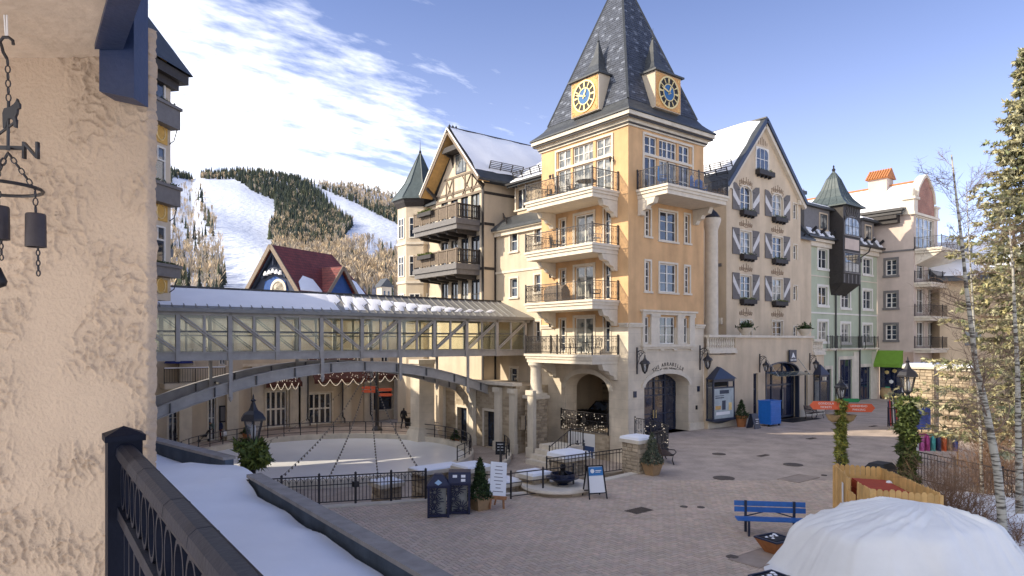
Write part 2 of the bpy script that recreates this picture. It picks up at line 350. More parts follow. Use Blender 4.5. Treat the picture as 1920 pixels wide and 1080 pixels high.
# ---------------------------------------------------------------- shared builders
def window(parent, f, r, cols=2, rows=3, fr=None, pane=None, hole=True, trim=0.12, rec=0.16, bar=0.045, edge=0.07, tmat=None, name='window', arch=0.0, sill=True, tp=0.05):
    """one window: surround and sash as the part, pane (and surround) below it"""
    t0, t1, z0, z1 = r; fr = fr or WHITE; pane = pane or GL; b = MB()
    ob, of = (-rec, -rec+0.07) if hole else (0.012, 0.05)
    f.box(b, t0, t0+edge, z0, z1, ob, of); f.box(b, t1-edge, t1, z0, z1, ob, of)
    f.box(b, t0+edge, t1-edge, z0, z0+edge, ob, of); f.box(b, t0+edge, t1-edge, z1-edge, z1, ob, of)
    for i in range(1, cols):
        c = t0+(t1-t0)*i/cols; w = edge*0.7 if (cols == 2 or i == cols//2 and cols % 2 == 0) else bar/2
        f.box(b, c-w, c+w, z0+edge, z1-edge, ob+.002, of-.004)
    for j in range(1, rows):
        c = z0+(z1-z0)*j/rows; f.box(b, t0+edge, t1-edge, c-bar/2, c+bar/2, ob+.004, of-.01)
    if arch:
        arch_fill(b, f, t0-.02, t1+.02, z1-arch, z1+.03, of+.002, ob, 12)
    o = b.build(name, fr, parent)
    p = MB(); f.box(p, t0+.01, t1-.01, z0+.01, z1-.01, ob-.03, ob+.02); p.build('pane', pane, o)
    if trim:
        s = MB()
        if arch: arch_band(s, f, t0-.02, t1+.02, z1-arch, z1+.02, trim, 0.004, tp, 14, foot=z0)
        else:
            f.box(s, t0-trim, t0-.002, z0-.002, z1+trim, 0.004, tp); f.box(s, t1+.002, t1+trim, z0-.002, z1+trim, 0.004, tp); f.box(s, t0-.002, t1+.002, z1+.002, z1+trim, 0.004, tp)
        if sill: f.box(s, t0-trim-.05, t1+trim+.05, z0-trim, z0-.004, 0.004, tp+.06)
        s.build('surround', tmat or TRIM, o)
    return o
def rails(parent, pts, h=1.06, sp=0.12, mat=None, post=0.05, rail=0.045, bal=0.018, scroll=True, posts=True, low=0.10, band=0.0, pmat=None):
    """iron railing along a polyline of base points"""
    mat = mat or IRON; tp = MB(); bl = MB(); pts = [Vector(p) for p in pts]
    for p, q in zip(pts[:-1], pts[1:]):
        d = q-p; n = max(2, int(d.xy.length/sp)); up = Vector((0,0,1))
        tp.bar(p+up*h, q+up*h, rail, rail*0.8); tp.bar(p+up*low, q+up*low, rail*0.7)
        if band: tp.bar(p+up*(h-band), q+up*(h-band), rail*0.6)
        for i in range(1, n):
            c = p+d*i/n; bl.bar(c+up*low, c+up*(h-(0.02)), bal)
        if scroll:
            m = max(1, int(d.xy.length/(sp*2.4)))
            for i in range(m):
                c = p+d*(i+.5)/m+up*(h-.22); e = d.normalized(); rr = min(.10, sp*.8)
                bl.tube([c+e*math.cos(t)*rr+up*math.sin(t)*rr*1.15 for t in [2*math.pi*k/9 for k in range(9)]], bal*.55, 3, close=True)
                c2 = c-up*.42*h
                bl.tube([c2+e*math.cos(t)*rr*.8+up*math.sin(t)*rr*1.3 for t in [2*math.pi*k/7 for k in range(7)]], bal*.5, 3, close=True)
    tp.build('top_rail', mat, parent); tag(bl.build('balusters', mat, parent, fix=False), kind='stuff')
    if posts:
        for p in pts:
            b = MB(); b.box(p.x-post/2, p.x+post/2, p.y-post/2, p.y+post/2, p.z, p.z+h+.05); b.lathe([(post*.7,0),(post*.8,.03),(.001,.07)], (p.x,p.y,p.z+h+.05), 6); b.build('post', pmat or mat, parent)
def leaves(mb, pts, size, rr, tints, flat=0.0, n=1, long=1.0):
    """small leaf faces round each point"""
    for p in pts:
        for _ in range(n):
            d = Vector((rr.gauss(0,1), rr.gauss(0,1), rr.gauss(0,1)*(1-flat))).normalized()
            e = d.cross(Vector((rr.gauss(0,1), rr.gauss(0,1), rr.gauss(0,1)))).normalized()
            s = size*rr.uniform(.6, 1.3); c = Vector(p)
            mb.cur = tints[int(rr.random()*len(tints))]
            mb.add([c-e*s*.28, c+d*s*.5*long+e*s*.10, c+d*s*long, c+e*s*.30], [(0,1,2),(0,2,3)])
    mb.cur = None
TG = [(0.7,.75,.6),(1,1,1),(1.3,1.3,1.2),(.85,1,.8),(1.7,1.6,1.2)]
def shrub_cone(parent, c, r, h, seed=1, n=900, size=.10, mat=None, snow=0.0, name='foliage'):
    rr = random.Random(seed); b = MB(); pts = []
    for _ in range(n):
        u = rr.random()**1.4; z = h*u; w = r*(1-u)**.85*(0.55+.45*rr.random())*(1+.18*math.sin(9*u+rr.random())); t = rr.uniform(0, 6.283)
        pts.append((c[0]+w*math.cos(t), c[1]+w*math.sin(t), c[2]+z))
    leaves(b, pts, size, rr, TG, n=2); o = b.build(name, mat or NEEDLE, parent, fix=False); tag(o, kind='stuff'); return o
def pot_square(parent, c, w0, w1, h, mat, name='pot'):
    b = MB(); b.frus((*c[:2], c[2]), w0, w0, (*c[:2], c[2]+h*.86), w1, w1); b.box(c[0]-w1/2-.03, c[0]+w1/2+.03, c[1]-w1/2-.03, c[1]+w1/2+.03, c[2]+h*.86, c[2]+h); return b.build(name, mat, parent)
def text_mesh(name, body, size, origin, xdir, up, mat, parent, ext=0.008, align='CENTER'):
    cu = bpy.data.curves.new('t', 'FONT'); cu.body = body; cu.size = size; cu.extrude = ext; cu.align_x = align; cu.align_y = 'CENTER'; cu.resolution_u = 2
    ob = bpy.data.objects.new('t', cu); COL.objects.link(ob)
    bpy.context.view_layer.update()
    me = bpy.data.meshes.new_from_object(ob.evaluated_get(bpy.context.evaluated_depsgraph_get())); bpy.data.objects.remove(ob)
    x = Vector(xdir).normalized(); y = Vector(up).normalized(); z = x.cross(y)
    me.transform(Matrix(((x.x,y.x,z.x,0),(x.y,y.y,z.y,0),(x.z,y.z,z.z,0),(0,0,0,1))))
    me.materials.clear(); me.materials.append(mat); o = bpy.data.objects.new(name, me); COL.objects.link(o); WL[o.name] = Vector(origin)
    if parent is not None: o.parent = parent; o.location = Vector(origin)-WL[parent.name]
    else: o.location = origin
    return o
def lantern(parent, c, s=1.0, hang=False, mat=None):
    """street lantern head: c is the foot of the glass cage"""
    mat = mat or IRON; x, y, z = c; b = MB()
    b.lathe([(.05*s,-.10*s),(.09*s,-.02*s),(.13*s,0),(.13*s,.03*s)], c, 6)
    for k in range(6):
        t = math.pi/3*k+.26; b.bar((x+.12*s*math.cos(t), y+.12*s*math.sin(t), z+.02*s), (x+.235*s*math.cos(t), y+.235*s*math.sin(t), z+.50*s), .032*s)
    b.build('cage', mat, parent)
    g = MB(); g.lathe([(.115*s,.03*s),(.225*s,.49*s)], c, 6, .26); g.build('glass', LGL, parent)
    bb = MB(); bb.lathe([(.03*s,.03*s),(.05*s,.10*s),(.07*s,.25*s),(.045*s,.36*s),(.001,.40*s)], c, 10); bb.build('bulb', PAPER, parent, smooth=True)
    q = MB(); q.lathe([(.32*s,.48*s),(.32*s,.53*s),(.25*s,.64*s),(.13*s,.72*s),(.085*s,.80*s),(.05*s,.90*s),(.035*s,.93*s),(.075*s,.97*s),(.03*s,1.0*s),(.02*s,1.08*s),(.001,1.13*s)], c, 6, .26); q.build('hood', mat, parent)
def stones(parent, x0, x1, y0, y1, z0, z1, faces='RL', seed=1, hmin=.12, hmax=.22, wmin=.2, wmax=.45, proto=[None]):
    """lay stones one by one on the faces of a core"""
    rr = random.Random(seed)
    if proto[0] is None:
        b = MB(); b.frus((0,0,-.5), 1, 1, (0,0,.42), 1, 1); b.frus((0,0,.42), 1, 1, (0,0,.5), .84, .78); proto[0] = (lambda: None); proto.append(b)
    for fc in faces:
        a0, a1 = (x0, x1) if fc == 'R' else (y0, y1); z = z0
        while z < z1-.03:
            h = min(rr.uniform(hmin, hmax), z1-z); h = z1-z if z1-z-h < .07 else h; t = a0
            while t < a1-.02:
                w = min(rr.uniform(wmin, wmax), a1-t); w = a1-t if a1-t-w < .1 else w
                th = rr.uniform(.05, .085)
                c = ((t+w/2, y0-th/2+.01, z+h/2) if fc == 'R' else (x0-th/2+.01, t+w/2, z+h/2))
                m = stone_mesh(); o = bpy.data.objects.new('stone', m); COL.objects.link(o); o.parent = parent; o.location = Vector(c)-WL[parent.name]
                o.rotation_euler = (math.radians(90), 0, 0) if fc == 'R' else (math.radians(90), 0, math.radians(-90))
                o.scale = (w-.018, h-.018, th)
                t += w
            z += h
_SM = []
def stone_mesh():
    if len(_SM) < 4:
        rr = random.Random(len(_SM)+5); j = lambda q: q+rr.uniform(-.05, .05)
        vs = [(-.5,-.5,-.5),(.5,-.5,-.5),(.5,.5,-.5),(-.5,.5,-.5),(j(-.47),j(-.45),.30),(j(.47),j(-.45),.30),(j(.47),j(.45),.30),(j(-.47),j(.45),.30),(j(-.36),j(-.3),.5),(j(.36),j(-.3),.5),(j(.36),j(.3),.5),(j(-.36),j(.3),.5)]
        fs = [(0,1,5,4),(1,2,6,5),(2,3,7,6),(3,0,4,7),(4,5,9,8),(5,6,10,9),(6,7,11,10),(7,4,8,11),(8,9,10,11)]
        me = bpy.data.meshes.new('stone'); me.from_pydata(vs, [], fs); me.materials.append(STONE); _SM.append(me)
        return me
    return _SM[R.randrange(4)]
# ================================================================ SETTING
def struct(b, name, mat, **k): return tag(b.build(name, mat, **k), kind='structure')
b = MB(); b.quad((-3000,-3000,-1.62),(3000,-3000,-1.62),(3000,3000,-1.62),(-3000,3000,-1.62)); struct(b, 'ground', SNOW)
b = MB(); b.quad(*[P3(x, y, -1.5) for x, y in ((-48, 19),(16, 19),(16, 92),(-48, 92))])
COURT = course_mat('court_pavers', (0.44, 0.36, 0.29), (0.37, 0.30, 0.245), (0.30, 0.25, 0.205), 1.0, 0.24, 0.12, 0.006, axis='F', bump=0.2)
struct(b, 'lower_court', COURT)
edge = [(6.55,38.9),(7.5,36.9),(7.7,34.6),(7.1,32.2),(6.1,30.1),(5.3,29.0),(3.2,27.0),(1.2,25.35),(-.8,24.6),(-2.7,24.1),(-7.7,22.55),(-13.5,21.2),(-13.5,4),(2,-4),(90,-4),(130,60)]
pl = [P3(x, y, 0.0) for x, y in edge] + [(60,14,0.0),(7,14,0.0),(7,1.0,0.0),(.4,.4,0.0)]
b = MB(); b.prism([(p[0], p[1], -1.75) for p in pl], (0,0,1.75)); struct(b, 'plaza', PAVT)
# stone edge band of the plaza towards the sunken rink
b = MB(); e2 = [Vector(P3(x, y, .0)) for x, y in edge[4:12]]
for p, q in zip(e2[:-1], e2[1:]): b.bar(p+Vector((0,0,-.03)), q+Vector((0,0,-.03)), .34, .17)
struct(b, 'plaza_edge_kerb', TRIM)
b = MB(); e3 = [Vector(P3(x, y, 0)) for x, y in edge[0:12]]
for p, q in zip(e3[:-1], e3[1:]):
    n = Vector((q.y-p.y, -(q.x-p.x), 0)).normalized()*-.03
    b.quad(p+n+Vector((0,0,-1.6)), q+n+Vector((0,0,-1.6)), q+n+Vector((0,0,-.12)), p+n+Vector((0,0,-.12)))
struct(b, 'retaining_wall', STW)
# pavers laid in herringbone: the nearest three hundred singly, the rest as one field
u = 0.13; PV = M('plaza_pavers', (0.56, 0.445, 0.345), 0.7, 0.12, 0.5, 0.25, 50, attr=True)
PV1 = M('plaza_paver_single', (0.56, 0.445, 0.345), 0.7, 0.12, 0.5, 0.25, 50, rnd=0.2)
def tri_ok(x, y):                      # camera-ground coordinates: is the spot in open view
    if y < 15.6 or y > 27.5: return False
    if x > 0.545*y+.3 or x > 14.5: return False
    if y < 22.6+(x+7.6)*.27 - .45 or True:
        if x < 1.2: lim = 22.55+(x+7.7)*.31 if x < -2.7 else 24.1+(x+2.7)*.31
        else: lim = 25.35+(x-1.2)*.86
        if y > lim-.30: return False
    return x > -.76-(y-8.6)*.72 +.2
rot = math.radians(33); cr_, sr_ = math.cos(rot), math.sin(rot); cells = []
for p in range(-340, 340):
    for q in range(-170, 170):
        for k in (0, 1):
            lx, ly = p-2*q, p+2*q
            cx, cy, w, h = (lx+1, ly+.5, 2, 1) if k == 0 else (lx+.5, ly+2, 1, 2)
            x, y = (cx*cr_-cy*sr_)*u, (cx*sr_+cy*cr_)*u+21
            if tri_ok(x, y): cells.append((y, x, w*u, h*u))
cells.sort()
floor = bpy.data.objects['plaza']; pvm = None; fld = MB(); bed = MB(); rr = random.Random(3)
vs_all = []
for i, (y, x, w, h) in enumerate(cells):
    a, bb = W(x, y); dz = rr.uniform(.006, .013)
    bc_, bs_ = math.cos(rot-TH)*.5, math.sin(rot-TH)*.5; bed.quad(*[(a+i_*w*bc_-j_*h*bs_, bb+i_*w*bs_+j_*h*bc_, .0035) for i_, j_ in ((-1,-1),(1,-1),(1,1),(-1,1))])
    if i < 300:
        if pvm is None:
            m_ = MB(); m_.frus((0,0,-.5), 1, 1, (0,0,.3), 1, 1); m_.frus((0,0,.3), 1, 1, (0,0,.5), .95, .90); tmp = m_.build('paver', PV1, None); pvm = tmp.data; bpy.data.objects.remove(tmp)
            for v in pvm.vertices: v.co.z -= .5
        o = bpy.data.objects.new('paver', pvm); COL.objects.link(o); o.parent = floor
        o.location = Vector((a, bb, dz))-WL['plaza']; o.scale = (w-.010, h-.010, .05); o.rotation_euler = (0, 0, rot-TH)
    else:
        c_, s_ = math.cos(rot-TH), math.sin(rot-TH); k = rr.uniform(.88, 1.10); fld.cur = (k*rr.uniform(.97,1.05), k, k*rr.uniform(.95,1.03))
        def q2(sx_, sy_, z, g): X = sx_*(w/2-g); Y = sy_*(h/2-g); return (a+X*c_-Y*s_, bb+X*s_+Y*c_, z)
        t = [q2(sx_, sy_, dz, .013) for sx_, sy_ in ((-1,-1),(1,-1),(1,1),(-1,1))]; d = [q2(sx_, sy_, dz-.011, .007) for sx_, sy_ in ((-1,-1),(1,-1),(1,1),(-1,1))]
        fld.add(t+d, [(0,1,2,3),(4,5,1,0),(5,6,2,1),(6,7,3,2),(7,4,0,3)])
tag(fld.build('paver_field', PV, floor, fix=False), kind='stuff'); tag(bed.build('joint_sand', M('joint_sand', (.33,.265,.21), .95, .2, 4), floor, fix=False), kind='stuff')
# manhole covers, drain grates and darker slabs set in the plaza
DGR = M('cast_iron_cover', (0.12, 0.098, 0.082), 0.6, 0.2, 8, 0.3, 60)
for i, (px, py, rx, lab) in enumerate([(1357,896,.43,'round iron cover in the paving, largest and nearest the bench side'),(1487,871,.43,'round iron cover in the paving right of the smaller one'),(1348,851,.33,'round iron cover in front of the iron bench'),(1373,1044,.16,'small round iron cover near the blue bench'),(1282,950,.13,'small dark access lid beside the square grate'),(1314,951,.13,'smaller access lid right of another near the grate'),(1545,891,.12,'tiny dark lid in the sunlit paving')]):
    g = gp(px, py, .014); b = MB(); b.lathe([(rx,-.02),(rx,.008),(rx*.9,.014)], (g[0],g[1],.014), 20)
    for k in range(5): b.box(g[0]-rx*.6, g[0]+rx*.6, g[1]-rx*.6+k*rx*.3-.02, g[1]-rx*.6+k*rx*.3+.02, .02, .034)
    tag(b.build('manhole_cover', DGR), lab, 'manhole cover', 'iron covers in the plaza paving')
for px, py, w, d, lab in [(1198,957,.85,.55,'square dark drain grate in the middle of the plaza'),(1431,854,.75,.28,'narrow dark slot drain beyond the round covers'),(1521,822,.75,.28,'narrow dark slot drain in the shaded street'),(1637,799,.75,.28,'farthest narrow drain in the shaded street')]:
    g = gp(px, py, .014); b = MB(); n = 9
    b.box(g[0]-w/2, g[0]+w/2, g[1]-d/2, g[1]+d/2, -.02, .016)
    for k in range(n): x = g[0]-w/2+w*(k+.5)/n; b.box(x-.02, x+.02, g[1]-d/2+.03, g[1]+d/2-.03, .016, .03)
    tag(b.build('drain_grate', DGR), lab, 'drain', 'drain grates in the plaza')
SLAB = M('tan_slab', (0.36, 0.29, 0.235), 0.85, 0.15, 2, 0.2, 60)
for px, py, w, d, lab in [(1497,897,1.7,.9,'pale slab set into the paving left of the cedar fence'),(1425,1046,1.5,.9,'bordered hatch slab near the planter')]:
    g = gp(px, py, .016); b = MB(); b.box(g[0]-w/2, g[0]+w/2, g[1]-d/2, g[1]+d/2, -.02, .020)
    for q in ((-w/2,-w/2+.04,-d/2,d/2),(w/2-.04,w/2,-d/2,d/2),(-w/2+.04,w/2-.04,-d/2,-d/2+.04),(-w/2+.04,w/2-.04,d/2-.04,d/2)): b.box(g[0]+q[0], g[0]+q[1], g[1]+q[2], g[1]+q[3], .020, .028)
    tag(b.build('paving_slab', SLAB), lab, 'slab', 'slabs set into the plaza')
# ---- ice rink
RC = (-11.0, 41.4); RR_ = 8.25
ra, rb = W(*RC)
ICE = M('ice', (0.80, 0.80, 0.78), 0.35, 0.06, 0.5, 0.1, 6, spec=0.4)
b = MB(); b.lathe([(RR_,-.02),(RR_,.03),(.001,.03)], (ra, rb, -1.48), 64); struct(b, 'ice_rink', ICE)
b = MB()
for k in range(96):
    t0, t1 = 2*math.pi*k/96, 2*math.pi*(k+1)/96; r0, r1 = RR_, RR_+.42
    P = lambda r, t, z: (ra+r*math.cos(t), rb+r*math.sin(t), z)
    b.add([P(r0,t0,-1.5),P(r0,t1,-1.5),P(r1,t1,-1.5),P(r1,t0,-1.5),P(r0,t0,-1.12),P(r0,t1,-1.12),P(r1,t1,-1.12),P(r1,t0,-1.12)], [(4,5,6,7),(0,1,5,4),(2,3,7,6)])
struct(b, 'rink_kerb', PALE)
# ---- mountain
ys_pts = [(-700,330),(100,318),(320,318),(362,332),(380,322),(450,324),(530,334),(580,344),(650,349),(700,358),(750,372),(850,420),(1000,470),(1300,540),(1800,575),(2700,600)]
def ysk(px): return float(np.interp(px, [p for p, _ in ys_pts], [q for _, q in ys_pts]))
def und(px, Y): return 4.0*math.sin(px*.021+Y*.006)*math.sin(Y*.013+px*.007)*min(1, (Y-150)/250)
Y0, Y1 = 150., 1100.
def hill(px, t):
    Y = Y0*(Y1/Y0)**t; y = 701+(ysk(px)-701)*t**.8
    z = H-(y-640)/F*Y + und(px, Y); a, bb = W((px-960)/F*Y, Y); return (a, bb, z)
def hill_t(px, py):                        # which row of the slope is seen at this height
    ys = ysk(px)
    if py <= ys: return None
    q = (701-py)/(701-ys); return q**(1/.8) if q > 0 else None
cols = list(range(-700, 280, 70)) + list(range(280, 780, 5)) + list(range(780, 2701, 80)); rows = 70
b = MB(); vs = []
for px in cols:
    for j in range(rows+1): vs.append(hill(px, j/rows))
    p = hill(px, 1); c = Vector((ca, cb)); d = (Vector(p[:2])-c); vs.append((c.x+d.x*1.5, c.y+d.y*1.5, p[2]*.6))
m_ = rows+2; b.add(vs, [(i*m_+j, (i+1)*m_+j, (i+1)*m_+j+1, i*m_+j+1) for i in range(len(cols)-1) for j in range(m_-1)])
HS = M('shaded_slope_snow', (0.56, 0.61, 0.72), 0.7, 0.06, 0.02, 0.0)  # bluish shade of the slope is put into this snow colour
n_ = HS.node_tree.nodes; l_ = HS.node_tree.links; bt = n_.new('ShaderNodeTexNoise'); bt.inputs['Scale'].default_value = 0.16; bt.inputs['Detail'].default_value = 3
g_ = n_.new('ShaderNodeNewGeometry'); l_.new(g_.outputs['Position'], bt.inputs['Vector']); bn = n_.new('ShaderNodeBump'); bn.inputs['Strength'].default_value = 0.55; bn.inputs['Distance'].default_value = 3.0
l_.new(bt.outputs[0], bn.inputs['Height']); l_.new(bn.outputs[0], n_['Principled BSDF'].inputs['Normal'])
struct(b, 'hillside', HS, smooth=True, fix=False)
def inside(px, py, poly):
    r = False; n = len(poly); j = n-1
    for i in range(n):
        xi, yi = poly[i]; xj, yj = poly[j]
        if (yi > py) != (yj > py) and px < (xj-xi)*(py-yi)/(yj-yi)+xi: r = not r
        j = i
    return r
RUN1 = [(322,336),(440,335),(478,364),(516,376),(517,405),(504,430),(516,455),(514,470),(505,560),(424,560),(420,480),(412,450),(404,415),(388,385),(375,350),(322,346)]
RUN2 = [(582,352),(603,355),(666,378),(702,400),(748,428),(770,476),(640,474),(646,447),(663,417),(641,404),(612,378)]
NOTCH = [(365,300),(377,300),(377,340),(362,340)]
HUMP = [(678,482),(735,470),(750,496),(690,508)]
WEDGE = [(440,312),(600,330),(585,352),(612,378),(641,404),(663,417),(646,447),(640,474),(520,474),(516,455),(504,430),(517,405),(516,376),(478,364),(440,335)]
BROWN = [(596,330),(760,350),(760,392),(700,392),(640,362),(598,352)]
rr = random.Random(11); con = []; asp = []
tries = 0
while tries < 34000:
    tries += 1
    px = rr.uniform(250, 800); py = rr.uniform(300, 556)
    t = hill_t(px, py)
    if t is None or inside(px, py, RUN1) or inside(px, py, RUN2) or inside(px, py, NOTCH): continue
    hump = inside(px, py, HUMP)
    if hump and rr.random() < .93: continue
    s = 1.0
    if inside(px, py, BROWN): k = 'a' if rr.random() < .82 else 'c'; keep = .9
    elif inside(px, py, WEDGE):
        lowp = max(0, (py-395)/75); k = 'a' if rr.random() < .06+.5*lowp else 'c'; keep = .95 if py < 430 else .7
    elif px > 600 and py < 465: k = 'c' if rr.random() < .75 else 'a'; keep = .9
    elif px < 440 and py < 346: k = 'c' if rr.random() < (.9 if px < 365 or py < 332 else .5) else 'a'; keep = .95
    elif py > 462 and px > 500: k = 'a' if rr.random() < .975 else 'c'; keep = .42
    elif px < 430: k = 'a' if rr.random() < .86 else 'c'; keep = .085
    else: k = 'a' if rr.random() < .93 else 'c'; keep = .14
    if rr.random() > keep: continue
    (con if k == 'c' else asp).append((hill(px, t), rr.uniform(7.5, 14)*(1.0 if t > .35 else .85), t))
# a few dark conifers set apart in the pale grove and along the left run
for px, py, h_ in [(733,492,13),(385,420,16),(392,430,17),(398,440,14),(378,400,13),(410,540,13),(418,530,12),(380,520,10),(345,535,11),(362,505,9),(512,470,13),(530,465,12),(505,442,14),(508,438,12)]:
    t = hill_t(px, py)
    if t: con.append((hill(px, t), h_, t))
def forest(name, proto_v, proto_f, items, mat, label, cat, tints, wid):
    pv = np.array(proto_v); pf = np.array(proto_f); n = len(items); k = len(pv)
    V = np.zeros((n, k, 3)); T = np.zeros((n, 3)); r2 = random.Random(5)
    for i, (p, h_, t) in enumerate(items):
        a = r2.uniform(0, 6.28); c_, s_ = math.cos(a), math.sin(a); w = h_*wid*r2.uniform(.8, 1.25)
        V[i, :, 0] = p[0]+(pv[:, 0]*c_-pv[:, 1]*s_)*w; V[i, :, 1] = p[1]+(pv[:, 0]*s_+pv[:, 1]*c_)*w; V[i, :, 2] = p[2]-.4+pv[:, 2]*h_
        q = tints[r2.randrange(len(tints))]; e = r2.uniform(.75, 1.25); T[i] = [q[0]*e, q[1]*e, q[2]*e]
    fs = (pf[None, :, :]+(np.arange(n)*k)[:, None, None]).reshape(-1, pf.shape[1])
    me = bpy.data.meshes.new(name); me.from_pydata(V.reshape(-1, 3).tolist(), [], fs.tolist()); me.materials.append(mat)
    at_ = me.attributes.new('tint', 'FLOAT_COLOR', 'POINT'); buf = np.ones((n*k, 4), dtype=np.float32); buf[:, :3] = np.repeat(T, k, axis=0); at_.data.foreach_set('color', buf.ravel())
    o = bpy.data.objects.new(name, me); COL.objects.link(o); return tag(o, label, cat, kind='stuff')
pv, pf = [], []
for z0, z1, r0 in ((.06,.42,1.0),(.26,.62,.78),(.45,.82,.55),(.66,1.0,.34)):
    k0 = len(pv)
    for k in range(7): rj = r0*(1 if k % 2 else .68); pv.append((rj*math.cos(k*.898), rj*math.sin(k*.898), z0+(.03 if k % 2 else 0)))
    pv.append((0,0,z1))
    for k in range(7): pf.append((k0+k, k0+(k+1) % 7, k0+7))
FARN = M('far_conifer_needles', (0.036, 0.047, 0.040), 0.9, 0.25, 0.2, attr=True)
forest('conifer_wood', pv, pf, con, FARN, 'dark conifer wood between the ski runs on the mountain', 'wood', [(1,1,1),(1.25,1.15,.85),(.8,.9,.9),(1.5,1.35,.9)], .155)
pv, pf = [], []; r3 = random.Random(8)
for k in range(16):
    a = r3.uniform(0, 6.28); z0 = r3.uniform(.25, .6); ln = r3.uniform(.25, .42); r1 = r3.uniform(.35, 1.0)
    k0 = len(pv); pv += [(.02*math.cos(a+1.6), .02*math.sin(a+1.6), z0), (r1*math.cos(a), r1*math.sin(a), min(1, z0+ln)), (r1*.75*math.cos(a+.35), r1*.75*math.sin(a+.35), min(1, z0+ln*.8))]; pf.append((k0, k0+1, k0+2))
for k in range(2):
    a = k*1.57; k0 = len(pv); pv += [(.09*math.cos(a), .09*math.sin(a), 0), (-.09*math.cos(a), -.09*math.sin(a), 0), (0,0,.85)]; pf.append((k0, k0+1, k0+2))
ASP = M('bare_aspen', (0.43, 0.36, 0.27), 0.9, 0.2, 0.2, attr=True)
forest('aspen_grove', pv, pf, asp, ASP, 'bare tan aspen groves on the snowy mountain', 'grove', [(1,1,1),(1.15,1.05,.9),(.8,.8,.82),(1.3,1.2,1.0)], .17)
# ================================================================ CLOCK TOWER
TL, TR = 7.65, 7.12            # extent along y (rink side) and x (street side)
tower = thing('clock_tower_building', (TR/2, TL/2, 0), 'tall ochre clock tower with steep slate roof and two clock faces', 'tower')
FL, FR = Face('L', 0.0), Face('R', 0.0)
ZS, ZT = 6.45, 18.2
# balcony floor levels
BZ = [14.38, 11.22, 8.0, 4.82]
holesL, holesR, winL, winR = [], [], [], []
# street side, rows of three
def rowR(px, y, c, r_, **k):
    r = FR.rect(px[0], px[1], y[0], y[1]); holesR.append(r); winR.append((r, c, r_, k))
rowR((1236.5,1268.5),(397,452),2,3); rowR((1210,1219),(393,443),1,4); rowR((1284,1292.5),(403,456),1,4)
rowR((1236.5,1268.5),(495,548),2,3); rowR((1210,1219),(490,546),1,4); rowR((1284,1292.5),(500,550),1,4)
rowR((1236,1266),(594,645),2,3, trim=0); rowR((1208,1217.5),(594,644),1,3, trim=0); rowR((1281,1290),(596,644),1,3, trim=0)
# top storey glazing, three bays with transom lights, both sides
zt0, zt1, ztr = 14.5, FR.z(1252, 263)-.05, FR.z(1252, 300)
for p0, p1, c in ((1209,1232,2),(1236,1269,4),(1273,1293,2)):
    t0, t1 = FR.t(p0), FR.t(p1); holesR += [(t0,t1,zt0,ztr-.08),(t0,t1,ztr+.08,zt1)]
    winR += [((t0,t1,zt0,ztr-.08), c//2+ (1 if c == 4 else 1), 2, dict(trim=0, sill=False, pane=GLC if c == 4 else GL)), ((t0,t1,ztr+.08,zt1), c, 2, dict(trim=0, sill=False))]
ztl = FL.z(1095, 300); zl1 = FL.z(1095, 272)-.0; 
zl1 = zt1; ztl = ztr
for p0, p1, c in ((1145,1117,2),(1112,1074,4),(1070,1046,2)):
    t0, t1 = FL.t(p0), FL.t(p1); holesL += [(t0,t1,zt0,ztl-.08),(t0,t1,ztl+.08,zl1)]
    winL += [((t0,t1,zt0,ztl-.08), 2, 2, dict(trim=0, sill=False, pane=GLC)), ((t0,t1,ztl+.08,zl1), c, 2, dict(trim=0, sill=False, pane=GLC))]
for i in (1, 2, 3):
    z = BZ[i]
    for p0, p1, h0, h1, c, r_, pn in ((1113,1078,.06,2.25,2,1,GLC),(1060,1050,.12,2.2,1,4,GL),(1144,1133,.12,2.3,1,3,GL)):
        r = (FL.t(p0), FL.t(p1), z+h0, z+h1); holesL.append(r); winL.append((r, c, r_, dict(pane=pn, trim=.16 if c == 2 else .1, sill=False)))
# arches at the foot: loggia on the rink side, door on the street side
al0, al1 = FL.t(1142), FL.t(1060); alt = FL.z(1101, 700); als = FL.z(1101, 730); alb = 0.0
holesL.append((al0, al1, alb, alt, 1.0))
ar0, ar1 = FR.t(1208), FR.t(1291); art = FR.z(1248, 700.5); ars = FR.z(1248, 724)
holesR.append((ar0, ar1, 0.0, art, 1.1))
zsplit = lambda hs, lo, hi: [(h[0], h[1], max(h[2], lo), h[3]) for h in hs if h[3] > lo+.3]
b = MB(); wall(b, FL, 0, TL, ZS, ZT, zsplit(holesL, ZS, ZT)); wall(b, FR, 0, TR, ZS, ZT, zsplit(holesR, ZS, ZT))
b.quad((TR,0,ZS),(TR,TL,ZS),(TR,TL,ZT),(TR,0,ZT)); b.quad((0,TL,ZS),(TR,TL,ZS),(TR,TL,ZT),(0,TL,ZT)); b.build('upper_wall', ORANGE, tower, fix=False)
# the window over the door straddles the string course: cut both walls
b = MB(); wall(b, FL, 0, TL, -1.7, ZS, [(*h[:3], min(h[3], ZS), *h[4:]) for h in holesL if h[2] < ZS-.3])
wall(b, FR, 0, TR, -1.7, ZS, [(*h[:3], min(h[3], ZS), *h[4:]) for h in holesR if h[2] < ZS-.3])
b.quad((TR,0,0),(TR,TL,0),(TR,TL,ZS),(TR,0,ZS)); b.quad((0,TL,-1.7),(TR,TL,-1.7),(TR,TL,ZS),(0,TL,ZS))
arch_fill(b, FL, al0, al1, als, alt, 0.0, -1.0); arch_fill(b, FR, ar0, ar1, ars, art, 0.0, -1.1)
b.build('base_wall', ASHL, tower, fix=False)
for r, c, r_, k in winL: window(tower, FL, r, c, r_, **k)
for r, c, r_, k in winR: window(tower, FR, r, c, r_, **k)
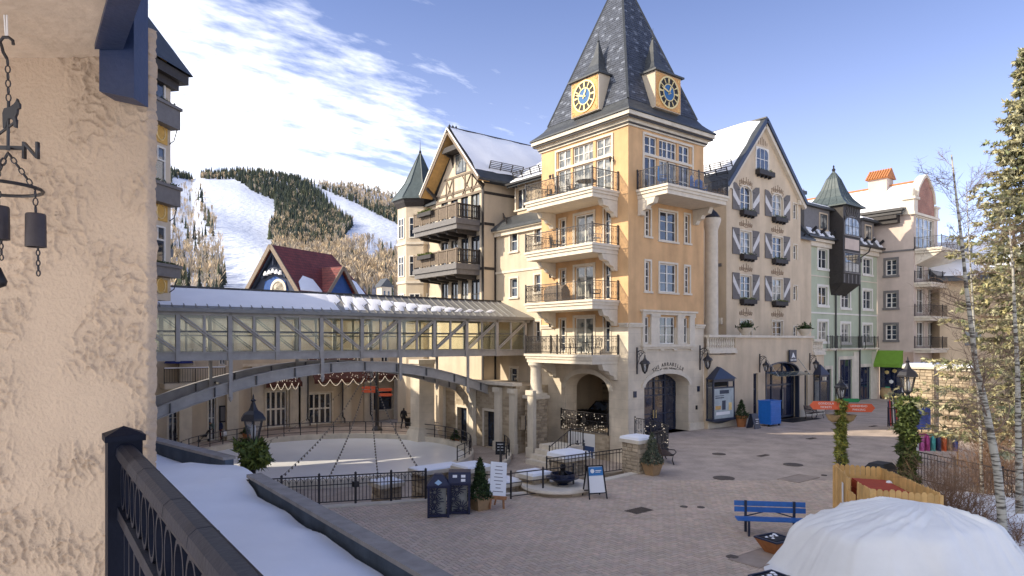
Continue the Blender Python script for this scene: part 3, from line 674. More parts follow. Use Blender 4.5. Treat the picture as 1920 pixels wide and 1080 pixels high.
# frames round the top glazing
for f, p0, p1 in ((FR,1207,1297),(FL,1147.5,1044)):
    t0, t1 = sorted((f.t(p0), f.t(p1))); b = MB()
    f.box(b, t0-.12, t0, zt0, zt1+.14, .004, .07); f.box(b, t1, t1+.12, zt0, zt1+.14, .004, .07); f.box(b, t0, t1, zt1+.01, zt1+.14, .004, .07); f.box(b, t0, t1, ztr-.07, ztr+.07, -.10, .05)
    b.build('glazing_frame', TRIM, tower)
# corner string course, stone surround over the door, arch mouldings
for f, e in ((FR, TR),(FL, TL)):
    spans = [(-.0, FR.t(1203)),(FR.t(1301), e)] if f is FR else [(0.0, .62),(6.55, e)]
    for s0, s1 in spans: part('string_course', TRIM, tower, lambda b: (f.box(b, s0, s1, ZS-.02, ZS+.12, .004, .10), f.box(b, s0, s1, ZS+.12, ZS+.22, .004, .17)))
def f_(b):
    t0, t1 = FR.t(1203), FR.t(1300); z0, z1 = FR.z(1252, 646), FR.z(1252, 591)
    m = [t0, FR.t(1207), FR.t(1218.5), FR.t(1234), FR.t(1268), FR.t(1280), FR.t(1291), t1]
    for i in (0, 2, 4, 6): FR.box(b, m[i], m[i+1], z0, z1, .004, .12); FR.box(b, m[i]-.04, m[i+1]+.04, z1-.12, z1-.002, .12, .17)
    FR.box(b, t0-.05, t1+.05, z1, z1+.16, .004, .16); FR.box(b, t0-.15, t1+.15, z1+.16, z1+.27, .004, .27)
    FR.box(b, t0-.08, t1+.08, z0-.14, z0, .004, .20); FR.box(b, t0, t1, z0-.26, z0-.14, .004, .12)
    for q in (.04, .36, .62, .96): c = t0+(t1-t0)*q; FR.box(b, c-.16, c+.16, z0-.36, z0-.26, .004, .10)
part('oriel_surround', TRIM, tower, f_)
part('door_arch_moulding', TRIM, tower, lambda b: arch_band(b, FR, ar0, ar1, ars, art, .26, .004, .09))
part('loggia_arch_moulding', TRIM, tower, lambda b: arch_band(b, FL, al0, al1, als, alt, .3, .004, .07))
for q0, q1 in ((0, ar0-.05),(ar1+.05, TR)): part('plinth', TRIM, tower, lambda b: FR.box(b, q0, q1, -.05, .45, .004, .06))
# door set back in the arch: leaded fanlight and two glazed leaves
door = MB(); DF = Face('R', 1.08)
for i in range(5): t = ar0+.05+(ar1-ar0-.1)*i/4; DF.box(door, t-.05, t+.05, 0, art, 0, .09)
for z in (2.25, 2.7, 3.15, 3.6, 1.1): DF.box(door, ar0+.05, ar1-.05, z-.035, z+.035, .005, .07)
for i in range(9): t = ar0+.05+(ar1-ar0-.1)*i/8; DF.box(door, t-.018, t+.018, 2.3, art, .01, .05)
dr = door.build('door', NAVY, tower); p = MB(); DF.box(p, ar0+.02, ar1-.02, 0, art, -.06, .03); p.build('pane', GLS, dr)
for t in (.47, .53): p = MB(); tt = ar0+(ar1-ar0)*t; DF.box(p, tt-.02, tt+.02, .85, 1.35, .09, .15); p.build('handle', GOLD, dr)
# loggia room behind the rink-side arch
def f_(b):
    b.quad((1.0,-.0+.3,0),(5.6,.3,0),(5.6,7.3,0),(1.0,7.3,0)); b.quad((1,.3,4.55),(5.6,.3,4.55),(5.6,7.3,4.55),(1,7.3,4.55))
    b.quad((5.6,.3,2.6),(5.6,7.3,2.6),(5.6,7.3,4.55),(5.6,.3,4.55)); b.quad((1,7.3,0),(5.6,7.3,0),(5.6,7.3,4.55),(1,7.3,4.55)); b.quad((1.15,1.15,0),(5.6,1.15,0),(5.6,1.15,4.55),(1.15,1.15,4.55))
part('loggia_room', BEIGE, tower, f_, fix=False)
part('loggia_stone_wall', STW, tower, lambda b: b.box(5.35, 5.58, 1.2, 7.25, 0, 2.55))
part('loggia_rail_moulding', BROWNT, tower, lambda b: b.box(5.3, 5.58, 1.2, 7.25, 2.56, 2.68))
part('rink_side_plinth', STW, tower, lambda b: FL.box(b, al0-.05, al1+.05, -1.65, -.02, .004, .10))
# lettering over the arch
CHR = M('dark_lettering', (0.05, 0.045, 0.04), 0.6, 0.1)
def arc_text(body, size, zc, rad, cx, mat, parent, name, sp):
    n = len(body); tot = sum(sp.get(c, 1.0) for c in body)*size*.80; s = -tot/2
    bm = []
    for ch in body:
        w = sp.get(ch, 1.0)*size*.80; th = (s+w/2)/rad; s += w
        if ch == ' ': continue
        bm.append((ch, cx+rad*math.sin(th), zc+rad*(math.cos(th)-1), -th))
    obs = []
    for ch, x, z, a in bm:
        obs.append(text_mesh(name, ch, size, (x, -.012, z), (math.cos(a),0,math.sin(a)), (-math.sin(a),0,math.cos(a)), mat, parent))
acx = FR.t(1253)
arc_text('THE ARRABELLE', .31, FR.z(1252, 683.0), 2.9, acx, CHR, tower, 'letter', {' ': .6, 'I': .5})
arc_text('AT VAIL SQUARE', .16, FR.z(1252, 690.5), 3.6, acx, CHR, tower, 'letter', {' ': .6, 'I': .5})
for q0 in (-1.35, .85): part('lettering_rule', CHR, tower, lambda b: FR.box(b, acx+q0, acx+q0+.5, FR.z(1252,694), FR.z(1252,694)+.02, .005, .015))
# plaques and bell box beside the door
for px, py, w, h, lab in ((1190,739.5,.26,.36,'small navy plaque on the tower wall left of the arched door'),(1309,729,.24,.34,'small navy plaque on the tower wall right of the arched door'),(1305.5,764,.16,.26,'little black intercom box right of the arched door')):
    t, z = FR.t(px), FR.z(px, py); b = MB(); FR.box(b, t-w/2, t+w/2, z-h/2, z+h/2, .004, .045); FR.box(b, t-w*.35, t+w*.35, z-.01, z+.01, .045, .05)
    tag(b.build('wall_plaque' if 'plaque' in lab else 'intercom', NAVY if 'plaque' in lab else BLACK), lab, 'plaque' if 'plaque' in lab else 'intercom')
# wall lanterns on scrolled brackets
def wall_lantern(px, py, f, label, s=0.98):
    t, z = f.t(px), f.z(px, py); root = thing('wall_lantern', f.p(t, z, 0), label, 'lantern', 'iron lanterns on the shop fronts')
    b = MB(); f.box(b, t-.05, t+.05, z-.75*s, z+.85*s, .004, .05)
    b.tube([f.p(t, z+.55*s+.12*s*math.sin(k*.5), .05+.085*s*k) for k in range(8)], .028*s, 5); b.tube([f.p(t, z-.2*s, .05), f.p(t, z+.25*s, .22*s), f.p(t, z+.62*s, .55*s)], .02*s, 5)
    for k in range(3): c = (.14+.16*k)*s; b.tube([f.p(t, z+.36*s+.1*k*s+.10*s*math.sin(q), c+.09*s*math.cos(q)) for q in [6.283*j/8 for j in range(8)]], .014*s, 4, close=True)
    b.build('bracket', IRON, root)
    p = f.p(t, z-.60*s, .62*s); lantern(root, p, s*.98)
    return root
wall_lantern(1194, 678, FR, 'ornate iron wall lantern left of the arched tower door')
wall_lantern(1312, 672, FR, 'ornate iron wall lantern right of the arched tower door')
for px, py in ((1150,298),(1037,331),(1149,402),(1037,418),(1149,502),(1037,516),(1149,604),(1037,608)):
    t, z = FL.t(px), FL.z(px, py); part('wall_sconce', IRON, tower, lambda b: (FL.box(b, t-.05, t+.05, z-.16, z+.16, .004, .04), b.tube([FL.p(t,z,.03),FL.p(t,z+.08,.16),FL.p(t,z-.02,.26)], .018, 5), b.lathe([(.10,.02),(.08,.08),(.02,.13)], FL.p(t,z-.05,.26), 6), b.lathe([(.05,-.16),(.085,.02)], FL.p(t,z-.05,.26), 6)))
# ---- balconies
def balcony(x0, x1, y0, y1, z, label_side, front):
    """slab with mouldings, corbels and iron rail; front: 'L' faces -x, 'R' faces -y"""
    root = thing('balcony', ((x0+x1)/2, (y0+y1)/2, z-.55), label_side, 'balcony', 'cast stone balconies of the clock tower')
    L_ = front == 'L'
    def sl(b):
        for o, za, zb in ((.0,-.14,0),(.07,-.30,-.141),(.14,-.54,-.301)):
            if L_: b.box(x0+o, x1-.004, y0+o, y1-o, z+za, z+zb)
            else: b.box(x0+o, x1-o, y0+o, y1-.004, z+za, z+zb)
    part('slab', TRIM, root, sl)
    ins = .09; pts = ([(x1-.06, y0+ins, z),(x0+ins, y0+ins, z),(x0+ins, (y0+y1)/2, z),(x0+ins, y1-ins, z),(x1-.06, y1-ins, z)] if L_ else [(x0+ins, y1-.06, z),(x0+ins, y0+ins, z),((x0+x1)/2, y0+ins, z),(x1-ins, y0+ins, z),(x1-ins, y1-.06, z)])
    rails(root, pts, 1.08, .115, post=.07)
    for k in (0, 1):
        c = (y0+.35 if k == 0 else y1-.35) if L_ else (x0+.35 if k == 0 else x1-.35); prof = [(0,0),(0,-.95),(.22,-.92),(.34,-.70),(.62,-.62),(.74,-.42),(1.15,-.34),(1.3,0)]
        if L_: part('corbel', TRIM, root, lambda b: b.prism([(-.004-p, c-.18, z-.55+q) for p, q in prof], (0,.36,0)))
        else: part('corbel', TRIM, root, lambda b: b.prism([(c-.18, -.004-p, z-.55+q) for p, q in prof], (.36,0,0)))
    return root
by0 = pb(1162, 0); bx0 = pa(1110.5, by0); by1 = pb(982, bx0)
ordn = ['topmost', 'second from the top', 'third from the top', 'lowest']
for i, z in enumerate(BZ): balcony(bx0, 0, by0, by1, z, f'cream stone balcony with iron rail on the sunlit tower side, {ordn[i]}', 'L')
rx0 = pa(1192, 0); ry0 = pb(1252, rx0); rx1 = pa(1368, ry0)
balcony(rx0, rx1, ry0, 0, BZ[0]+.05, 'cream stone balcony with iron rail on the shaded tower side under the clock', 'R')
# ---- balcony furniture
def patio_chair(loc, rz, mat, label, blue=False, s=1.0):
    root = thing('patio_chair', (0,0,0), label, 'chair', 'chairs on the tower balconies')
    b = MB(); b.box(-.26,.26,-.26,.26,.38,.42); b.build('seat', mat, root)
    b = MB()
    if blue:
        for k in range(5): b.box(-.25+k*.102, -.16+k*.102, .25, .275, .40, 1.05+.06*(2-abs(k-2)))
    else:
        b.tube([(-.25,.26,.40),(-.26,.33,.92),(0,.35,1.0),(.26,.33,.92),(.25,.26,.40)], .018, 5)
        for k in range(6): b.bar((-.2+k*.08,.27,.42), (-.2+k*.08,.335,.95), .014)
    b.build('backrest', mat, root)
    for sx_ in (-1, 1):
        for sy_ in (-1, 1): part('leg', mat, root, lambda q: q.bar((sx_*.24, sy_*.24, 0), (sx_*.24, sy_*.24, .38), .035))
        part('armrest', mat, root, lambda q: (q.bar((sx_*.28,-.28,.62),(sx_*.28,.28,.62), .06, .025), q.bar((sx_*.28,-.25,.40),(sx_*.28,-.25,.61), .03)))
    root.location = loc; root.rotation_euler = (0,0,rz); return root
def patio_table(loc, label, r=.42, mat=None):
    root = thing('patio_table', (0,0,0), label, 'table', 'tables on the tower balconies'); mat = mat or IRON
    part('tabletop', mat, root, lambda b: b.lathe([(r*.97,.70),(r,.71),(r,.735),(r*.97,.745),(.001,.745)], (0,0,0), 18))
    for k in range(3): t = k*2.094; part('leg', mat, root, lambda b: b.tube([(.05*math.cos(t),.05*math.sin(t),.70),(.10*math.cos(t),.10*math.sin(t),.35),(r*.7*math.cos(t),r*.7*math.sin(t),0)], .016, 5))
    root.location = loc; return root
patio_table((-1.1, 2.3, BZ[0]), 'dark round table on the topmost sunlit tower balcony', .6)
for i, (y, r_) in enumerate(((4.4,.3),(5.4,2.6),(3.4,1.2))): patio_chair((-1.2, y, BZ[0]), r_, IRON, ['dark iron chair at the left of the topmost sunlit balcony','leftmost dark iron chair on the topmost sunlit balcony','dark iron chair beside the round table on the topmost sunlit balcony'][i])
CUSH = M('pale_cushion', (.62,.60,.55), .8)
patio_chair((-1.2, 1.5, BZ[1]), 1.4, CUSH, 'pale cushioned chair on the second sunlit tower balcony')
patio_chair((-1.2, 4.9, BZ[1]), .4, IRON, 'dark iron chair at the left of the second sunlit balcony')
patio_chair((-1.1, 1.6, BZ[2]), 1.0, IRON, 'dark iron chair at the right of the third sunlit balcony')
patio_table((-1.2, 2.3, BZ[3]), 'dark round table on the lowest sunlit tower balcony', .5)
for i, (x, y, r_) in enumerate(((-1.2,3.1,1.57),(-1.2,1.5,-1.57),(-1.3,3.9,.5))): patio_chair((x, y, BZ[3]), r_, IRON, ['dark iron chair left of the table on the lowest balcony','dark iron chair right of the table on the lowest balcony','dark iron chair farthest left on the lowest balcony'][i])
g = thing('grill', (-1.0, 5.1, BZ[2]), 'covered dark barrel grill on the third sunlit tower balcony', 'grill')
part('body', BROWNT, g, lambda b: b.box(-1.35, -.65, 4.2, 5.9, BZ[2]+.12, BZ[2]+.75)); part('hood', BROWNT, g, lambda b: b.prism([(-1.35+.7*q/6, 4.25, BZ[2]+.76+.34*math.sin(math.pi*q/6)) for q in range(7)], (0,1.6,0)))
for q in (4.3, 5.8): part('leg', IRON, g, lambda b: b.box(-1.3,-.7,q-.04,q+.04,BZ[2],BZ[2]+.12))
for i, (x, y, r_) in enumerate(((1.25,-1.5,.9),(5.2,-1.2,-.4),(4.3,-1.5,.3))): patio_chair((x, y, BZ[0]+.05), r_, BLUEP, ['blue slatted chair at the left end of the shaded top balcony','blue slatted chair at the right end of the shaded top balcony','blue slatted chair right of the middle of the shaded top balcony'][i], True)
patio_chair((2.6,-1.0,BZ[0]+.05), .2, BLACK, 'black chair before the glazing on the shaded top balcony', True)
# ---- cornice and roof
def f_(b):
    for o, z0, z1 in ((.10,ZT-.12,ZT+.06),(.20,ZT+.061,ZT+.22),(.34,ZT+.221,ZT+.36),(.50,ZT+.361,ZT+.60)): b.box(-o, TR+o, -o, TL+o, z0, z1)
part('cornice', PALE, tower, f_)
part('cornice_band', TIMBER, tower, lambda b: (b.box(-.42, TR+.42, -.42, TL+.42, ZT+.23, ZT+.355),))
part('cornice_shadow_band', TIMBER, tower, lambda b: b.box(-.16, TR+.16, -.16, TL+.16, ZT-.02, ZT+.055))
ZR, ZA, IN = 19.8, 29.7, .30; RC0 = (TR/2, TL/2)
def f_(b):
    prof = [(.58, ZT+.60), (.56, ZT+.70), (.20, ZT+1.0), (-.06, ZT+1.25), (-IN, ZR)]
    for (o0, z0), (o1, z1) in zip(prof[:-1], prof[1:]):
        A = [(-o0,-o0,z0),(TR+o0,-o0,z0),(TR+o0,TL+o0,z0),(-o0,TL+o0,z0)]; B = [(-o1,-o1,z1),(TR+o1,-o1,z1),(TR+o1,TL+o1,z1),(-o1,TL+o1,z1)]
        b.add(A+B, [(i, (i+1) % 4, 4+(i+1) % 4, 4+i) for i in range(4)])
part('roof_skirt', ROOFG, tower, f_)
def f_(b):
    A = [(IN,IN,ZR),(TR-IN,IN,ZR),(TR-IN,TL-IN,ZR),(IN,TL-IN,ZR)]; b.add(A+[(*RC0, ZA)], [(0,1,4),(1,2,4),(2,3,4),(3,0,4)])
part('roof_core', ROOFG, tower, f_)
sb = MB(); rr = random.Random(21)
crn = [Vector((IN,IN,ZR)),Vector((TR-IN,IN,ZR)),Vector((TR-IN,TL-IN,ZR)),Vector((IN,TL-IN,ZR))]; ap = Vector((*RC0, ZA))
for e in range(4):
    A, B = crn[e], crn[(e+1) % 4]; mid = (A+B)/2; sl_ = (ap-mid).length; n = int(sl_/.17); ud = (ap-mid)/sl_; nrm = (B-A).cross(ud).normalized()
    for j in range(n):
        f0, f1 = j/n, (j+1.35)/n; a0, b0 = A.lerp(ap, f0), B.lerp(ap, f0); a1, b1 = A.lerp(ap, min(1, f1)), B.lerp(ap, min(1, f1)); w0 = (b0-a0).length; m = max(1, round(w0/.30))
        for i in range(m):
            s0 = max(0, (i+.5*(j % 2)-.25)/m); s1 = min(1, (i+1+.5*(j % 2)-.25)/m)
            k = rr.uniform(.78, 1.15); wave = math.sin(i*1.7+j*.9)*math.sin(i*.55-j*.8+e)
            if wave > .52 and rr.random() < .62: sb.cur = (k*2.35, k*2.3, k*2.15)
            else: sb.cur = (k, k, k)
            lift = nrm*rr.uniform(.018, .032); d1 = nrm*.004; g = .006/max(w0, .3)
            sb.quad(a0.lerp(b0, s0+g)+lift, a0.lerp(b0, s1-g)+lift, a1.lerp(b1, s1-g)+d1, a1.lerp(b1, s0+g)+d1)
            sb.quad(a0.lerp(b0, s0+g), a0.lerp(b0, s1-g), a0.lerp(b0, s1-g)+lift, a0.lerp(b0, s0+g)+lift)
tag(sb.build('roof_slates', SLATE, tower, fix=False), kind='stuff')
def f_(b):
    for c in crn: b.bar(c, ap, .13, .13)
part('hip_capping', ROOFG, tower, f_); part('roof_finial', ROOFG, tower, lambda b: b.lathe([(.2,-.35),(.16,0),(.06,.2),(.14,.4),(.03,.6),(.001,1.6)], (*RC0, ZA), 8))
# ---- clock dormers
def dormer(k):
    """k 0 looks to the rink (-x), k 1 to the street (-y)"""
    Q = (lambda o, t, z: (o, t, z)) if k == 0 else (lambda o, t, z: (t, o, z)); C0 = 3.5; hw = 1.2; z0, z1 = 19.62, 21.80; nm = ('sunlit', 'shaded')[k]
    d = thing('clock_dormer', Q(.4, C0, z0), f'clock dormer with gold ring and pointed hood on the {nm} roof slope', 'clock', 'clock dormers of the tower')
    def body(b):
        V = [Q(-.06,C0-hw,z0),Q(-.06,C0+hw,z0),Q(-.06,C0+hw,z1),Q(-.06,C0-hw,z1),Q(.6,C0-hw,z0),Q(.6,C0+hw,z0),Q(1.6,C0+hw,z1),Q(1.6,C0-hw,z1)]
        b.add(V, [(0,1,2,3),(4,5,6,7),(0,1,5,4),(1,2,6,5),(2,3,7,6),(3,0,4,7)])
    part('cheeks', CREAM, d, body)
    def panel(b):
        V = [Q(-.09,C0-hw+.06,z0+.05),Q(-.09,C0+hw-.06,z0+.05),Q(-.09,C0+hw-.06,z1-.05),Q(-.09,C0-hw+.06,z1-.05)]; o = Vector(Q(.028,0,0)); b.prism(V, o)
    part('clock_panel', COPPER, d, panel); zc = (z0+z1)/2; ro = .98
    def ring(b, r0, r1, o0, o1, n=48):
        for i in range(n):
            t0, t1 = 2*math.pi*i/n, 2*math.pi*(i+1)/n; g = lambda r, t, o: Q(o, C0+r*math.cos(t), zc+r*math.sin(t))
            b.add([g(r0,t0,o1),g(r0,t1,o1),g(r1,t1,o1),g(r1,t0,o1),g(r0,t0,o0),g(r0,t1,o0),g(r1,t1,o0),g(r1,t0,o0)], [(0,1,2,3),(0,1,5,4),(2,3,7,6)])
    part('dial', M('dial_dark', (.025,.022,.022), .6), d, lambda b: ring(b, 0.0, ro-.05, -.09, -.115))
    part('dial_centre', M('dial_blue', (.035,.13,.30), .5, .1, 6), d, lambda b: ring(b, 0.0, .50, -.115, -.125))
    part('outer_ring', GOLD, d, lambda b: ring(b, ro-.10, ro, -.10, -.15)); part('inner_ring', GOLD, d, lambda b: ring(b, .47, .53, -.115, -.14))
    for i in range(12):
        t = math.pi*i/6; wd_ = .05 if i % 3 else .085
        def num(b):
            for s in ((-wd_*.6, wd_*.6),):
                V = []
                for r_, s_ in ((.56,s[0]*.8),(.56,s[1]*.8),(.86,s[1]*1.3),(.86,s[0]*1.3)): V.append(Q(-.115, C0+r_*math.cos(t)-s_*math.sin(t), zc+r_*math.sin(t)+s_*math.cos(t)))
                b.prism(V, Vector(Q(-.03,0,0)))
        part('numeral', GOLD, d, num)
    sgn = -1 if k == 0 else 1      # which way is right for someone facing the dial
    for ang, ln, nmz in ((math.radians(90-24), .48, 'hour_hand'), (math.radians(90+72), .80, 'minute_hand')):
        cx_, sx_ = math.cos(ang)*sgn, math.sin(ang)
        def hand(b):
            V = []
            for r_, s_ in ((-.16,.03),(-.16,-.03),(ln*.7,-.06),(ln,0),(ln*.7,.06)): V.append(Q(-.155, C0+r_*cx_-s_*sx_, zc+r_*sx_+s_*cx_))
            b.prism(V, Vector(Q(-.015,0,0)))
        part(nmz, GOLD, d, hand)
    for su in (-1, 1):
        for sv in (-1, 1): part('corner_ornament', GOLD, d, lambda b: b.tube([Q(-.10, C0+su*(hw-.2)+.10*math.cos(q), zc+sv*(1.0-.12)+.10*math.sin(q)) for q in [6.283*j/9 for j in range(9)]], .02, 4, close=True))
    def hood(b):
        prof = [(1.0,0,0),(1.0,.10,0),(.80,.22,.10),(.52,.55,.32),(.32,1.0,.55),(.16,1.7,.80),(.03,2.55,1.0)]; pk = (1.12, C0)
        rings = []
        for s, dz, mv in prof:
            x0_, x1_, w_ = -.24, 2.2, hw+.16; cx_ = x0_+(pk[0]-x0_)*(1-s); x2_ = x1_+(pk[0]+.05-x1_)*(1-s)
            rings.append([Q(cx_, C0-w_*s, z1+dz), Q(cx_, C0+w_*s, z1+dz), Q(x2_, C0+w_*s, z1+dz), Q(x2_, C0-w_*s, z1+dz)])
        vs = [p for r_ in rings for p in r_]; fs = [(i*4+j, i*4+(j+1) % 4, (i+1)*4+(j+1) % 4, (i+1)*4+j) for i in range(len(rings)-1) for j in range(4)]+[(0,1,2,3)]
        b.add(vs, fs)
    part('hood', ROOFG, d, hood)
    part('finial', ROOFG, d, lambda b: b.lathe([(.05,0),(.05,.05),(.10,.13),(.05,.21),(.02,.25),(.012,.75),(.001,.78)], Q(1.12, C0, z1+2.5), 8))
dormer(0); dormer(1)
# ---- SUV parked inside the loggia, behind the rail
car = thing('parked_car', (3.4, 4.6, 0), 'dark suv parked in the loggia behind the rink side arch', 'car')
CARP = M('black_car_paint', (0.012,0.013,0.016), 0.2, 0.05, spec=0.6)
part('body', CARP, car, lambda b: (b.prism([(2.4,2.3,.35),(2.4,6.9,.35),(2.4,6.95,.75),(2.4,6.7,1.0),(2.4,5.7,1.08),(2.4,5.0,1.70),(2.4,2.7,1.72),(2.4,2.35,1.1)], (1.9,0,0)),))
part('window', GL, car, lambda b: b.prism([(2.385,2.75,1.12),(2.385,5.45,1.12),(2.385,4.95,1.62),(2.385,2.9,1.64)], (1.93,0,0)))
for y in (3.1, 6.1):
    for x in (2.38, 4.1):
        w_ = MB(); w_.tube([(x, y, .36),(x+.22, y, .36)], .36, 16); w_ = w_.build('wheel', BLACK, car); part('rim', STEEL, w_, lambda b: b.tube([(x-.01, y, .36),(x+.23, y, .36)], .2, 10))
# decorative rail with lights in front of it, on the arch sill
lr = thing('loggia_railing', (-.2, (al0+al1)/2, 0), 'dark scrolled railing with little lights in the rink side arch', 'railing')
rails(lr, [(-.12, al0-.05, 0),(-.12, al1+.25, 0)], 1.25, .13, post=.07); rails(lr, [(-.16, al0-.05, .0),(-.16, al1+.25, .0)], .75, .2, post=.05, posts=False)
rr = random.Random(4); bl = MB()
for _ in range(60): bl.lathe([(.001,-.03),(.03,0),(.001,.03)], (-.2-.05*rr.random(), rr.uniform(al0, al1+.2), rr.uniform(.1, 1.2)), 5)
tag(bl.build('light_bulbs', BULB, lr, fix=False), kind='stuff')
# skaters banner under the arch
ban = thing('banner', (-.3, 4.0, -1.5), 'white banner printed with skaters hung below the arch railing', 'banner')
b0_, b1_ = FL.t(1118), FL.t(1068)
part('sheet', PAPER, ban, lambda b: FL.box(b, b0_, b1_, -1.62, -.05, .115, .135))
INK = M('banner_ink', (.06,.07,.10), .7); INKB = M('banner_blue_ink', (.05,.09,.22), .7)
for t, h_, w_ in ((.36,.95,.16),(.60,1.05,.13),(.80,.62,.10),(.90,.5,.09),(.22,.45,.3)):
    y = b1_+(b0_-b1_)*t
    def fig(b):
        FL.box(b, y-w_*.5, y+w_*.5, -1.55, -1.55+h_*.45, .136, .14); FL.box(b, y-w_*.9, y+w_*.9, -1.55+h_*.45, -1.55+h_*.85, .136, .14); b.lathe([(.001,-.09),(.07,-.04),(.08,.03),(.001,.10)], (-.138, y, -1.55+h_*.95), 8, sx=.06)
    part('printed_figure', INK if t < .7 else INKB, ban, fig)
part('printed_band', INKB, ban, lambda b: FL.box(b, b0_+.05, b0_+(b1_-b0_)*.55, -1.1, -.82, .1355, .1385))
# ================================================================ RINK-SIDE WING
def roof_slab(b, p0, p1, p2, p3, th=.18):     # four corners, thickness downwards
    b.prism([p0, p1, p2, p3], (0, 0, -th))
wing = thing('rink_wing_building', (4, 10.7, 0), 'cream wing with small windows between the clock tower and timbered gable', 'building')
FW = Face('L', 1.0); wz = 13.7; hs = []; ws = []
for p0, p1, y0, y1 in ((957,970.5,433,471),(957,970.5,522,557),(1003,1014,427,455),(1003,1014,515,548),(1003,1013,603,640),(957,970,690,716)):
    r = FW.rect(p0, p1, y0, y1); hs.append(r); ws.append(r)
b = MB(); wall(b, FW, 7.7, 14.1, -1.6, wz, hs); b.build('wall', CREAM, wing, fix=False)
for r in ws: window(wing, FW, r, 1, 2, trim=.14, sill=True)
zc_ = FW.z(965, 508); part('string_course', TRIM, wing, lambda b: FW.box(b, 7.7, 14.05, zc_-.08, zc_+.08, .004, .07))
part('cornice', TRIM, wing, lambda b: (FW.box(b, 7.7, 14.0, wz-.35, wz-.05, .004, .22), FW.box(b, 7.7, 14.0, wz-.05, wz+.12, .004, .42)))
part('pent_roof', ROOFG, wing, lambda b: roof_slab(b, (.5,7.7,wz+.2),(.5,14.0,wz+.2),(1.9,14.0,wz+1.25),(1.9,7.7,wz+1.25)))
FU = Face('L', 1.9); r = FU.rect(968, 988, 353, 392); b = MB(); wall(b, FU, 7.7, 12.6, wz+.4, 17.2, [r]); b.quad((1.9,12.6,wz),(6,12.6,wz),(6,12.6,17.2),(1.9,12.6,17.2)); b.build('attic_wall', BEIGE, wing, fix=False)
window(wing, FU, r, 2, 1, trim=.12)
part('attic_roof', ROOFG, wing, lambda b: roof_slab(b, (1.2,7.6,17.1),(1.2,13.0,17.1),(7.5,13.0,21.2),(7.5,7.6,21.2), .22))
part('roof_snow', SNOW, wing, lambda b: roof_slab(b, (1.45,7.7,17.36),(1.45,12.9,17.36),(7.5,12.9,21.36),(7.5,7.7,21.36), .14))
part('gutter', IRON, wing, lambda b: b.bar((1.12,7.65,17.08),(1.12,13.0,17.08), .16, .14))
def snow_guard(parent, p, q, out, h=.42, rows=4):
    b = MB(); p = Vector(p); q = Vector(q); u_ = Vector(out).normalized()
    for k in range(rows): o = u_*(.08+h*k/(rows-1)); b.bar(p+o, q+o, .045)
    n = max(2, int((q-p).length/.9))
    for k in range(n+1): c = p+(q-p)*k/n; b.bar(c, c+u_*(h+.1), .06)
    b.build('snow_guard', IRON, parent)
snow_guard(wing, (1.6,7.7,17.5), (1.6,12.6,17.5), (-.35,0,1)); snow_guard(wing, (.75,12.4,wz+.45), (1.7,13.9,wz+1.1), (-.3,0,1), .35, 3)
part('body', CREAM, wing, lambda b: (b.quad((1.0,14.0,-1.6),(14,14.0,-1.6),(14,14.0,wz),(1,14.0,wz)), b.quad((7.2,7.66,-1.6),(14,7.66,-1.6),(14,7.66,17),(7.2,7.66,17))), fix=False)
# ================================================================ HALF-TIMBERED GABLE
gb = thing('timbered_gable_building', (4, 17.4, 0), 'half timbered gable house with deep eaves and two wooden balconies', 'building')
GX, g0, g1, gz, ga = -.1, 14.05, 20.7, 17.3, 21.7; gm = 17.3
FG = Face('L', GX)
hs = []; doors = []
for z in (14.62, 11.32, 8.05):
    for t0, t1 in ((14.6,15.75),(16.1,17.1),(17.5,18.5),(18.9,19.9)):
        hs.append((t0, t1, z+.02, z+2.2)); doors.append((t0, t1, z+.02, z+2.2))
b = MB(); wall(b, FG, g0, g1, -1.6, gz, hs)
b.quad((GX,g0,-1.6),(1.0,g0,-1.6),(1.0,g0,gz),(GX,g0,gz)); b.quad((1.0,g0,wz),(9,g0,wz),(9,g0,gz),(1.0,g0,gz)); b.quad((GX,g1,-1.6),(9,g1,-1.6),(9,g1,gz),(GX,g1,gz))
b.quad((GX,g0,gz),(GX,g1,gz),(GX,gm+.25,ga-.35),(GX,gm-.25,ga-.35)); b.build('wall', CREAM, gb, fix=False)
for i, r in enumerate(doors): window(gb, FG, r, 2, 2, fr=TIMBER, trim=0, name='balcony_door', pane=GLC if i % 3 == 0 else GL)
def tim(z0, z1, t0, t1): return lambda b: FG.box(b, t0, t1, z0, z1, .004, .06)
for t in (g0+.1,): part('timber_post', TIMBER, gb, tim(-1.5, gz, t-.12, t+.12))
for z in (14.3, 11.0, 7.8, 16.75, gz-.1): part('timber_beam', TIMBER if z < 16 else BROWNT, gb, tim(z-.09, z+.09, g0+.23, g1-.05))
for i, t in enumerate((14.15, 15.55, 16.5, 18.1, 19.1, 20.4)):
    part('timber_stud', BROWNT, gb, tim(16.85, 18.35 if 15 < t < 20 else 17.15, t-.07, t+.07))
for t0 in (14.25, 15.62, 18.17):
    for s in (0, 1):
        z0_, z1_ = (16.9, 18.3) if s == 0 else (18.3, 16.9)
        part('timber_brace', BROWNT, gb, lambda b: b.bar(FG.p(t0+.05, z0_, .03), FG.p(t0+1.2 if t0 < 18 else t0+.85, z1_, .03), .09, .05))
part('timber_beam', BROWNT, gb, tim(18.35, 18.5, 15.2, 19.4))
SF = Face('R', g0)                                       # side wall studs
for t in (.95,): part('timber_post', TIMBER, gb, lambda b: SF.box(b, t-.1, t+.06, -1.5, wz+.1, .004, .05))
for z in (14.3, 11.0, 7.8, 16.6): part('timber_beam', TIMBER, gb, lambda b: SF.box(b, GX+.03, .84 if z < 14.5 else 6.0, z-.1, z+.1, .004, .05))
